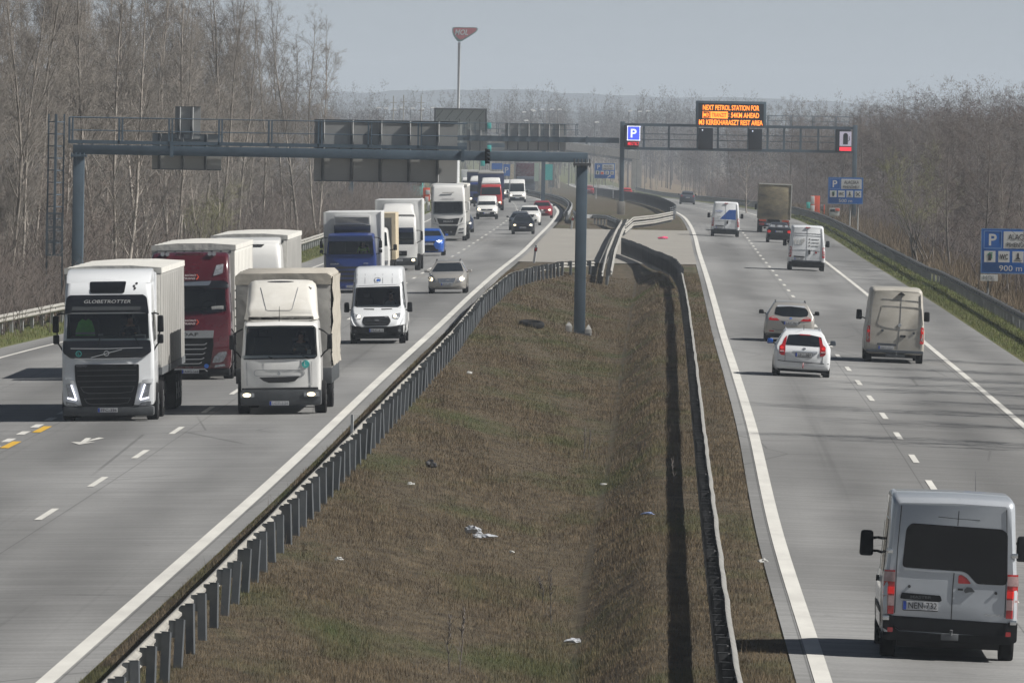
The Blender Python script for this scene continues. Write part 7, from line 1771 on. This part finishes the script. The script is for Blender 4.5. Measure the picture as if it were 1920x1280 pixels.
def far_rear(label, px, py, paintm, rear='hatch', lit=False, h=1.58, suv=.1, P=None):
    V = Veh('hatchback', label, 'car', px, py, 'away', .8, AWAY, P=P)
    L = 4.3; w = .90; make_car(V, L, w, h, paintm, rear, suv=suv)
    V.decal('rear_window', roundp([(-.66, 1.10 + suv), (.66, 1.10 + suv), (.55, h - .12), (-.55, h - .12)], .06), M['glass'], 'R', off=.012)
    V.both('tail_light', roundp([(.60, .84 + suv), (.86, .84 + suv), (.80, 1.04 + suv), (.64, 1.0 + suv)], .03), M['tail_on'] if lit else M['tail'], 'R', off=.014)
    V.plate(0, .72 + suv, 'LTM-660', 'R')
    for sx in (-1, 1): V.mirror(sx * 1.0, L * .665, 1.05 + suv, .18, .14, M['plastic'], [(sx * .92, 1.0 + suv, sx * .84, .99 + suv)])
far_rear('dark grey car alone far along the near carriageway before the bend', 1288.5, 383.5, M['slate'])
far_rear('red car with lit brake lamps passing behind the dark median barrier', 0, 0, M['red'], lit=True, P=onroad(1173, 1420))
far_rear('wine red car farthest off, behind the median barrier under the blue exit sign', 0, 0, M['red_dark'], lit=True, P=onroad(1103, 1750))
# ------------------------------------------------------------------ trees
class Twigs:
    """thin three-sided needles, gathered as arrays"""
    def __init__(s): s.a = []; s.b = []; s.r = []
    def add(s, p, q, r): s.a.append(tuple(p)); s.b.append(tuple(q)); s.r.append(r)
    def arrays(s):
        A, B, R = np.array(s.a), np.array(s.b), np.array(s.r)[:, None]
        d = B - A; d /= np.linalg.norm(d, axis=1, keepdims=True) + 1e-9
        ref = np.where(np.abs(d[:, 2:3]) < .9, np.array([[0, 0, 1.0]]), np.array([[1.0, 0, 0]]))
        u = np.cross(d, ref); u /= np.linalg.norm(u, axis=1, keepdims=True) + 1e-9; v = np.cross(d, u)
        n = len(A); V = np.empty((n, 4, 3))
        for k in range(3): t = 2 * math.pi * k / 3; V[:, k] = A + R * (math.cos(t) * u + math.sin(t) * v)
        V[:, 3] = B
        i = np.arange(n)[:, None] * 4
        F = np.concatenate([i + np.array([[0, 1, 3]]), i + np.array([[1, 2, 3]]), i + np.array([[2, 0, 3]])], 0)
        return V.reshape(-1, 3), F

def grow(seed, H, kind):
    """trunk mesh builder and twig arrays of one bare tree"""
    r = random.Random(seed); tr = MB(); tw = Twigs()
    def rv(s): return Vector((r.gauss(0, s), r.gauss(0, s), r.gauss(0, s)))
    def branch(p, d, L, rad, lvl):
        n = 4 if lvl < 2 else 3; pts = [p.copy()]; dd = d.copy()
        for i in range(n):
            dd = (dd + rv(.10 if lvl < 2 else .18) + Vector((0, 0, up * (.5 if lvl == 1 else .3)))).normalized(); pts.append(pts[-1] + dd * L / n)
        rads = [rad * (1 - .8 * i / n) for i in range(n + 1)]
        if rad > .014: tr.tube(pts, rads, 5 if lvl == 1 else 4, cap=False)
        else:
            for i in range(n): tw.add(pts[i], pts[i + 1] + (pts[i + 1] - pts[i]) * .25, rads[i])
        if lvl >= 4: return
        kids = {1: nk1, 2: nk2, 3: nk3}[lvl]
        for k in range(kids):
            t = r.uniform(.22, 1.0); i = min(int(t * n), n - 1); q = pts[i].lerp(pts[i + 1], t * n - i)
            az = r.uniform(0, 6.283); base = (pts[i + 1] - pts[i]).normalized(); side = base.orthogonal().normalized(); side.rotate(Matrix.Rotation(az, 3, base))
            nd = (base * math.cos(spread) + side * math.sin(spread)).normalized()
            l2 = L * r.uniform(.30, .58) * (1.05 - .45 * t)
            if lvl >= 3 or l2 < .5:
                e = q + (nd + rv(.12)).normalized() * max(l2, .35); tw.add(q, e, max(rads[i] * .45, twr)); 
                for _ in range(sub): 
                    tt = r.uniform(.3, .9); q2 = q.lerp(e, tt); tw.add(q2, q2 + ((e - q).normalized() * .7 + rv(.5)).normalized() * r.uniform(.25, .6) * max(l2, .5), twr * .8)
            else: branch(q, nd, l2, rads[i] * .5, lvl + 1)
    if kind == 'poplar': up, spread, nk1, nk2, nk3, twr, sub, nb, t0, bl, ba = .18, .52, 9, 7, 4, .006, 4, 42, .12, .25, .48
    elif kind == 'broad': up, spread, nk1, nk2, nk3, twr, sub, nb, t0, bl, ba = .08, .75, 8, 7, 5, .008, 3, 26, .10, .42, .85
    else: up, spread, nk1, nk2, nk3, twr, sub, nb, t0, bl, ba = .10, .6, 7, 5, 4, .007, 2, 0, 0, 0, .5
    if kind in ('poplar', 'broad'):
        stems = r.choice((1, 1, 2))
        for s_ in range(stems):
            n = 9; pts = [Vector((.15 * s_, 0, -.3))]; d = Vector((r.gauss(0, .05), r.gauss(0, .05), 1)) if stems == 1 else Vector(((.16 if kind == 'poplar' else .24) * (1 if s_ else -1) * r.uniform(.6, 1.2), r.gauss(0, .1), 1))
            for i in range(n):
                d = (d + Vector((r.gauss(0, .05), r.gauss(0, .05), .14))).normalized(); pts.append(pts[-1] + d * H / n)
            R0 = H * (.0050 if kind == 'poplar' else .008); rads = [R0 * (1 - i / n) ** .8 + .012 for i in range(n + 1)]
            tr.tube(pts, rads, 7, cap=False)
            for k in range(nb):
                t = t0 + (1 - t0) * (k + r.random()) / nb; i = min(int(t * n), n - 1); q = pts[i].lerp(pts[i + 1], t * n - i)
                az = k * 2.4 + r.uniform(-.6, .6); a = ba * r.uniform(.75, 1.3)
                d2 = Vector((math.cos(az) * math.sin(a), math.sin(az) * math.sin(a), math.cos(a)))
                L = H * bl * (1.15 - .85 * t) * r.uniform(.6, 1.15)
                if t < .3: L *= .6
                branch(q, d2, max(L, .7), min(rads[i] * .45, .011 * L + .008), 1 if L > 2.2 else 2)
    else:
        for k in range(9 if kind == 'bush' else 6):
            az = r.uniform(0, 6.283); a = r.uniform(.05, .6); d2 = Vector((math.cos(az) * math.sin(a), math.sin(az) * math.sin(a), math.cos(a)))
            branch(Vector((r.gauss(0, .25), r.gauss(0, .25), -.05)), d2, H * r.uniform(.65, 1.0), H * .007 + .006, 1)
    return tr, tw

def proto(seed, H, kind, mbark, mtwig):
    tr, tw = grow(seed, H, kind)
    me_t = bpy.data.meshes.new('trunk'); me_t.from_pydata(tr.v, [], tr.f); me_t.materials.append(mbark); me_t.polygons.foreach_set('use_smooth', [True] * len(me_t.polygons)); me_t.update()
    V, F = tw.arrays(); o = raw_mesh('crown', V, F, mtwig); me_c = o.data; bpy.data.objects.remove(o)
    return me_t, me_c, H

POP = [proto(100 + i, 17, 'poplar', M['bark_pale'], M['twig_pale']) for i in range(6)]
BRD = [proto(200 + i, 11, 'broad', M['bark_dark'], M['twig_brown']) for i in range(5)]
GRY = [proto(300 + i, 12, 'broad', M['bark_pale'], M['twig_grey']) for i in range(3)]
BSH = [proto(400 + i, 4.2, 'bush', M['bark_pale'], M['twig_brown']) for i in range(4)]
GRN = [proto(500 + i, 5, 'bush', M['bark_dark'], M['bud_green']) for i in range(2)]
TR = random.Random(42)

def plant(pr, X, D, H, name, label, cat, group, lean=.04, wide=1.0):
    me_t, me_c, H0 = pr; s = H / H0
    root = bpy.data.objects.new(name, None); COL.objects.link(root)
    root.location = (X, D, zground(X, D)); root.rotation_euler = (TR.gauss(0, lean), TR.gauss(0, lean), TR.uniform(0, 6.28)); w = wide * TR.uniform(.9, 1.15); root.scale = (s * w, s * w, s)
    tag(root, label, cat, group)
    for n, me in (('trunk', me_t), ('crown', me_c)):
        o = bpy.data.objects.new(n, me); COL.objects.link(o); o.parent = root
    return root

def in_px(px, D): return atD(px, 400, D).x
# the tall pale stand on the far side of the road, its last trees ending against the sky
n = 0
for i in range(68):
    D = 405 + 350 * ((i + TR.random()) / 68) ** .85
    xr = LEFT_W(D) - 5.0; xl = -.0485 * D - 4
    if xl > xr - 1.5: xl = xr - 1.5
    X = TR.uniform(xl, xr)
    if i % 4 == 0: X = xr - TR.uniform(0, 2.5)
    plant(TR.choice(POP), X, D, TR.uniform(13.5, 17.8), 'bare_tree', 'tall slender bare tree with a pale trunk in the stand beyond the far guardrail', 'tree', 'tall bare trees beyond the far guardrail')
for px, D, H, t in ((596, 735, 15.5, 'outermost tall bare tree of the stand, its long twigs ending against the open sky'), (560, 700, 16, 'tall bare tree second from the open sky edge of the stand'), (232, 470, 15, 'tall bare tree with a bright white forked trunk just above the gantry railing'), (8, 425, 15, 'bare tree with a pale crooked trunk at the very edge of the view')):
    plant(TR.choice(POP), in_px(px, D), D, H, 'bare_tree', t, 'tree', 'tall bare trees beyond the far guardrail')
for i in range(28):
    D = TR.uniform(770, 1250); X = TR.uniform(max(LEFT_W(D) - 26, -.048 * D - 6), LEFT_W(D) - 5)
    plant(TR.choice(GRY), X, D, TR.uniform(7.5, 10.5), 'bare_tree', 'lower grey bare tree behind the far guardrail, beyond the tall stand', 'tree', 'lower grey trees beyond the tall stand')
for i in range(46):
    D = 352 + 420 * TR.random() ** 1.1; xr = LEFT_W(D) - 3.8; X = TR.uniform(max(-.0485 * D - 3, xr - 12), xr) if -.0485 * D - 3 < xr - 1 else xr - TR.uniform(0, 4)
    plant(TR.choice(BSH), X, D, TR.uniform(2.6, 6.0), 'bare_shrub', 'leafless brown shrub under the tall pale trees by the far guardrail', 'shrub', 'shrubs under the tall stand')
for px, D, H, t in ((405, 560, 4.6, 'shrub budding yellow-green under the sign backs of the near gantry'), (372, 580, 3.5, 'small yellowish budding shrub left of the larger budding one')):
    plant(GRN[0 if H > 4 else 1], in_px(px, D), D, H, 'budding_shrub', t, 'shrub', 'budding shrubs')
# the brown wood on the near side
for i in range(112):
    D = 430 + 780 * ((i + TR.random()) / 112) ** 1.1; e = RLc(D) + 10.3
    X = TR.uniform(e + 7.5, max(.0487 * D + 12, e + 16))
    if i % 3 == 0: X = e + TR.uniform(6.5, 10)
    plant(TR.choice(BRD * 2 + POP[:3] + GRY[:1]), X, D, TR.uniform(6.8, 9.3) + 1.9 * smooth(600, 1000, D), 'bare_tree', 'brown bare tree in the dense wood beyond the roadside guardrail', 'tree', 'brown trees of the roadside wood')
for px, D, H, t in ((1784, 612, 8.5, 'dark many-branched bare tree in front of the roadside wood, near the blue 900 m sign'), (1838, 560, 8, 'dark bare tree right behind the upper corner of the blue 900 m sign'), (1400, 1020, 8.5, 'pale twiggy bare tree above the tarpaulin lorry')):
    plant(BRD[0] if px > 1500 else GRY[1], in_px(px, D), D, H, 'bare_tree', t, 'tree', 'brown trees of the roadside wood')
plant(GRN[1], in_px(1735, 640), 640, 7.0, 'budding_tree', 'tree with a yellow-green budding top in the brown roadside wood', 'tree', 'budding shrubs')
plant(POP[2], in_px(1895, 505), 505, 5.5, 'bare_tree', 'small pale forked birch-like tree right under the blue 900 m sign', 'tree', 'brown trees of the roadside wood')
for i in range(36):
    D = TR.uniform(1150, 2300); e = RLc(D) + 10.3; X = e + TR.uniform(5, 34)
    plant(TR.choice(BRD + GRY), X, D, TR.uniform(11, 15), 'bare_tree', 'hazy bare tree of the far wood behind the display gantry', 'tree', 'hazy trees behind the display gantry')
for px, H in ((930, 11), (983, 14), (1006, 15), (1048, 16), (1120, 11), (1160, 12), (870, 10), (1495, 13), (1565, 15), (1690, 15), (1310, 14), (690, 12), (660, 12), (1230, 12)):
    D = TR.uniform(2150, 2350); X = in_px(px, D)
    plant(TR.choice(GRY), X, D, H + 3, 'bare_tree', 'big crooked bare tree fading into the haze on the skyline', 'tree', 'big hazy trees on the skyline', wide=.6)
for i in range(26):
    D = TR.uniform(440, 760); e = RLc(D) + 10.3
    plant(TR.choice(BSH), e + TR.uniform(5, 9), D, TR.uniform(2.0, 3.8), 'bare_shrub', 'leafless shrub at the foot of the roadside wood', 'shrub', 'shrubs at the foot of the roadside wood')
# trees out of frame on the sunny side: their twig shadows cross the hard shoulder
for D in (268, 284, 297, 306, 318, 326, 335, 347, 362):
    plant(BRD[D % 5], RLc(D) + 10.3 + TR.uniform(5, 8), D, TR.uniform(12.5, 15), 'bare_tree', 'bare tree beside the road that throws its twig shadows over the hard shoulder', 'tree', 'trees shading the hard shoulder')

def baked(name, base, places, m, kind_label=None):
    """many copies of a twig array set, as one mesh"""
    Vs = []; Fs = []; o = 0
    for (bi, X, Y, Z, s, a) in places:
        V, F = base[bi]; c, sn = math.cos(a), math.sin(a)
        W = np.empty_like(V); W[:, 0] = (V[:, 0] * c - V[:, 1] * sn) * s + X; W[:, 1] = (V[:, 0] * sn + V[:, 1] * c) * s + Y; W[:, 2] = V[:, 2] * s + Z
        Vs.append(W); Fs.append(F + o); o += len(V)
    ob = raw_mesh(name, np.concatenate(Vs), np.concatenate(Fs), m); ob['kind'] = 'stuff'
    return ob
def small(seed, H, n, spread):
    r = random.Random(seed); t = Twigs()
    for i in range(n):
        b = Vector((r.gauss(0, spread), r.gauss(0, spread), 0)); az = r.uniform(0, 6.28); a = abs(r.gauss(0, .35)); d = Vector((math.cos(az) * math.sin(a), math.sin(az) * math.sin(a), math.cos(a)))
        L = H * r.uniform(.5, 1); e = b + d * L; t.add(b, e, .012)
        for k in range(5):
            q = b.lerp(e, r.uniform(.25, .95)); t.add(q, q + (d + Vector((r.gauss(0, .6), r.gauss(0, .6), r.gauss(0, .3)))).normalized() * L * r.uniform(.15, .4), .008)
    return t.arrays()
THK = [small(600 + i, 2.2, 24, .7) for i in range(5)]
pl = []
for i in range(1500):   # thicket on the far side
    D = 340 + 900 * TR.random() ** 1.3; xr = LEFT_W(D) - 3.0; xl = max(-.0485 * D - 4, xr - 22)
    if xl > xr - .5: xl = xr - 2.5
    X = TR.uniform(xl, xr); pl.append((TR.randrange(5), X, D, zground(X, D), TR.uniform(.6, 1.7), TR.uniform(0, 6.28)))
o = baked('undergrowth', THK, pl, mat('thicket_twigs', (.10, .082, .071), rough=.95, col2=(.062, .051, .045), vscale=.35)); tag(o, 'brown tangle of stems filling the ground under the tall bare trees', 'undergrowth')
pl = []
for i in range(1600):
    D = 400 + 1300 * TR.random() ** 1.5; e = RLc(D) + 10.3; X = e + 6.0 + 24 * TR.random() ** 1.3; pl.append((TR.randrange(5), X, D, zground(X, D), TR.uniform(.7, 2.3), TR.uniform(0, 6.28)))
o = baked('undergrowth', THK, pl, mat('wood_thicket', (.10, .08, .071), rough=.95, col2=(.065, .052, .047), vscale=.35)); tag(o, 'brown tangle of stems inside the wood along the near carriageway', 'undergrowth')
FAR = []
for i in range(4):
    tr, tw = grow(700 + i, 14, 'poplar'); r = random.Random(i)
    keep = sorted(r.sample(range(len(tw.a)), min(640, len(tw.a)))); t = Twigs()
    for k in keep: t.add(tw.a[k], tw.b[k], .035)
    t.add((0, 0, 0), (0, 0, 13), .09); FAR.append(t.arrays())
pl = []
for i in range(1700):
    D = 1250 + 2600 * TR.random() ** .85; X = TR.uniform(-.055 * D - 10, .055 * D + 10); L, R = LEFT_W(D) - 24, RLc(D) + 14
    if L < X < R and D < 2250: continue
    if D < 1700 and -70 < X < 0: continue
    H = TR.uniform(.72, 1.0) if D < 2200 else TR.uniform(1.15, 1.62)
    pl.append((TR.randrange(4), X, D, zground(X, D), H, TR.uniform(0, 6.28)))
o = baked('far_wood', FAR, pl, mat('far_wood_twigs', (.075, .068, .066), rough=1)); tag(o, 'far-off bare woodland fading into the haze along the horizon', 'wood')

WD = []
for i in range(4):
    tr, tw = grow(800 + i, 11, 'broad'); r = random.Random(i); t = Twigs()
    for k in sorted(r.sample(range(len(tw.a)), min(1100, len(tw.a)))): t.add(tw.a[k], tw.b[k], .016)
    t.add((0, 0, 0), (0, 0, 9.5), .1); WD.append(t.arrays())
pl = []
for i in range(380):
    D = 520 + 700 * TR.random(); e = RLc(D) + 10.3; X = TR.uniform(e + 11, max(.0487 * D + 12, e + 22)); pl.append((TR.randrange(4), X, D, zground(X, D), TR.uniform(.72, .95) + .2 * smooth(600, 1000, D), TR.uniform(0, 6.28)))
o = baked('deep_wood', WD, pl, mat('deep_wood_twigs', (.105, .084, .072), rough=1, col2=(.075, .06, .053), vscale=.2)); tag(o, 'depth of the brown wood behind its front trees along the near carriageway', 'wood')

# ------------------------------------------------------------------ grass
def blade_field(name, n, spots, h0, h1, m, label, lean=.35):
    """spots(rng, n) -> X, D, scale arrays; every blade one thin triangle, bent by the wind"""
    rng = np.random.default_rng(5); X, D, S = spots(rng, n); n = len(X)
    Z = np.array([zground(float(a), float(b)) for a, b in zip(X, D)])
    h = rng.uniform(h0, h1, n) * S * rng.choice([.5, .8, 1.0, 1.25], n); a = rng.uniform(0, 6.283, n); w = .0036 * (D / 160) * rng.uniform(.7, 1.3, n)
    la = rng.uniform(0, 6.283, n); ll = np.abs(rng.normal(0, lean, n)) * h
    V = np.empty((n, 3, 3)); c, s = np.cos(a), np.sin(a)
    V[:, 0] = np.stack([X - w * c, D - w * s, Z - .01], 1); V[:, 1] = np.stack([X + w * c, D + w * s, Z - .01], 1); V[:, 2] = np.stack([X + ll * np.cos(la), D + ll * np.sin(la), Z + h], 1)
    o = raw_mesh(name, V.reshape(-1, 3), np.arange(n * 3).reshape(-1, 3), m); o['kind'] = 'stuff'; tag(o, label, 'grass'); return o
LLv, RLv = np.vectorize(LLc), np.vectorize(RLc)
def median_spots(rng, n):
    u = rng.random(n); D = 148 * (560 / 148) ** (u ** 1.15); L, R = LLv(D) + .50, RLv(D) - .42
    X = L + (R - L) * rng.random(n); nz = np.sin(X * 1.3 + D * .11) + np.sin(X * .7 - D * .23 + 2) + np.sin(D * .041 + X * 2.1)
    return X, D, np.clip(.95 + .22 * nz, .55, 1.6)
GB = ground_mat('dry_grass_blades', (.215, .165, .103), (.085, .065, .045), (.078, .098, .032), .25, 1.4, 0)
blade_field('dry_grass', 760000, median_spots, .025, .085, GB, 'dry brown and green grass covering the median')
def stalk_spots(rng, n):
    u = rng.random(n); D = 148 * (520 / 148) ** u; L, R = LLv(D) + .6, RLv(D) - .6; X = L + (R - L) * rng.random(n)
    k = (np.sin(X * 2.3 + D * .31) * np.sin(X * 1.1 - D * .17 + 1) + .5 * np.sin(D * .09 + X * 3.7)) > .35
    return X[k], D[k], rng.uniform(.5, 1.3, int(k.sum()))
blade_field('dead_stalks', 42000, stalk_spots, .12, .34, ground_mat('stalk_blades', (.20, .16, .108), (.075, .06, .046), (.10, .085, .05), .6, 5, 0), 'tufts of taller dead stalks scattered through the median grass', .45)
def verge_spots(rng, n):
    k = n // 2; D = 200 * (1000 / 200) ** rng.random(n); X = np.where(np.arange(n) < k, RLv(D) + 10.35 + 1.9 * rng.random(n), 0)
    LW = np.vectorize(LEFT_W)(D); X = np.where(np.arange(n) >= k, LW - .05 - 3.2 * rng.random(n), X); return X, D, np.ones(n)
blade_field('verge_grass', 130000, verge_spots, .05, .16, ground_mat('verge_blades', (.10, .135, .038), (.145, .135, .06), (.08, .115, .03), .5, 3, 0), 'short green grass on the verges beside both guardrails')
def field_spots(rng, n):
    D = 360 * (1250 / 360) ** rng.random(n); e = RLv(D) + 10.3; X = e + 2.6 + 7.5 * rng.random(n) ** .8; return X, D, np.ones(n)
blade_field('tall_dry_grass', 110000, field_spots, .25, .75, ground_mat('straw_blades', (.19, .148, .10), (.125, .096, .066), (.11, .09, .055), .2, 1.2, 0), 'tall straw-coloured dry grass between the guardrail and the wood', .4)
def left_spots(rng, n):
    D = 300 * (900 / 300) ** rng.random(n); LW = np.vectorize(LEFT_W)(D); X = LW - 2.6 - 6 * rng.random(n); return X, D, np.ones(n)
blade_field('dead_grass', 70000, left_spots, .2, .7, ground_mat('dead_blades', (.17, .125, .09), (.115, .085, .065), (.10, .085, .05), .2, 1.2, 0), 'dead brown grass and stems behind the pale roadside guardrail', .5)

# ------------------------------------------------------------------ haze, sky, sun, camera
hz = MB(); hz.box(-1100, 1100, -60, 8700, -12, 46); ho = hz.build('haze', bpy.data.materials.new('haze')); ho['kind'] = 'stuff'; tag(ho, 'thin blue-grey spring haze filling the air', 'haze')
hm = ho.data.materials[0]; hm.use_nodes = True; nt = hm.node_tree
for n_ in list(nt.nodes): nt.nodes.remove(n_)
out = nt.nodes.new('ShaderNodeOutputMaterial'); pv = nt.nodes.new('ShaderNodeVolumePrincipled')
pv.inputs['Color'].default_value = (.80, .89, 1.0, 1); pv.inputs['Density'].default_value = HAZE; pv.inputs['Anisotropy'].default_value = 0.0
nt.links.new(pv.outputs[0], out.inputs['Volume'])

ELEV, AZ = math.radians(42), math.radians(8)     # sun to the right, a little behind the camera
sv = Vector((math.cos(ELEV) * math.cos(AZ), -math.cos(ELEV) * math.sin(AZ), math.sin(ELEV)))
sl = bpy.data.lights.new('sun', 'SUN'); sl.energy = SUN; sl.angle = math.radians(.5); sl.color = (1, .965, .905)
so = bpy.data.objects.new('sun', sl); COL.objects.link(so); so.rotation_euler = sv.to_track_quat('Z', 'Y').to_euler(); so.location = (200, -50, 200)
w = bpy.data.worlds.new('World'); scn.world = w; w.use_nodes = True; nt = w.node_tree; bg = nt.nodes['Background']
sk = nt.nodes.new('ShaderNodeTexSky'); sk.sky_type = 'NISHITA'; sk.sun_disc = False; sk.sun_elevation = ELEV; sk.sun_rotation = math.pi / 2 + AZ; sk.air_density = 1.0; sk.dust_density = 2.0; sk.ozone_density = 2.5; sk.altitude = 0
hs = nt.nodes.new('ShaderNodeHueSaturation'); hs.inputs['Saturation'].default_value = SKYSAT; hs.inputs['Value'].default_value = .5
nt.links.new(sk.outputs['Color'], hs.inputs['Color']); 
tcw = nt.nodes.new('ShaderNodeTexCoord'); spw = nt.nodes.new('ShaderNodeSeparateXYZ'); nt.links.new(tcw.outputs['Generated'], spw.inputs[0])
mrw = nt.nodes.new('ShaderNodeMapRange'); mrw.interpolation_type = 'SMOOTHSTEP'; mrw.inputs['From Min'].default_value = -.02; mrw.inputs['From Max'].default_value = .14; nt.links.new(spw.outputs['Z'], mrw.inputs['Value'])
mxw = nt.nodes.new('ShaderNodeMix'); mxw.data_type = 'RGBA'; mxw.inputs[6].default_value = (.335 / SKY, .375 / SKY, .412 / SKY, 1)    # pale band of haze low over the horizon
nt.links.new(mrw.outputs['Result'], mxw.inputs['Factor']); nt.links.new(hs.outputs['Color'], mxw.inputs[7]); nt.links.new(mxw.outputs[2], bg.inputs['Color']); bg.inputs['Strength'].default_value = SKY

cam = bpy.data.cameras.new('camera'); co = bpy.data.objects.new('camera', cam); COL.objects.link(co); scn.camera = co
cam.sensor_width = 36; cam.lens = 36 * FPX / 1920; cam.clip_start = 1; cam.clip_end = 20000
rm = Matrix((CR, CU, -CF_)).transposed().to_4x4(); co.matrix_world = Matrix.Translation((0, 0, HCAM)) @ rm
vs = scn.view_settings; vs.view_transform = 'Standard'; vs.look = 'None'; vs.exposure = EXPO; vs.gamma = 1; vs.use_curve_mapping = False
scn.render.engine = 'CYCLES'; cy = scn.cycles; cy.use_denoising = True; cy.max_bounces = 6; cy.diffuse_bounces = 3; cy.glossy_bounces = 3; cy.transparent_max_bounces = 12; cy.volume_bounces = 0; cy.use_adaptive_sampling = True
cy.volume_max_steps = 64
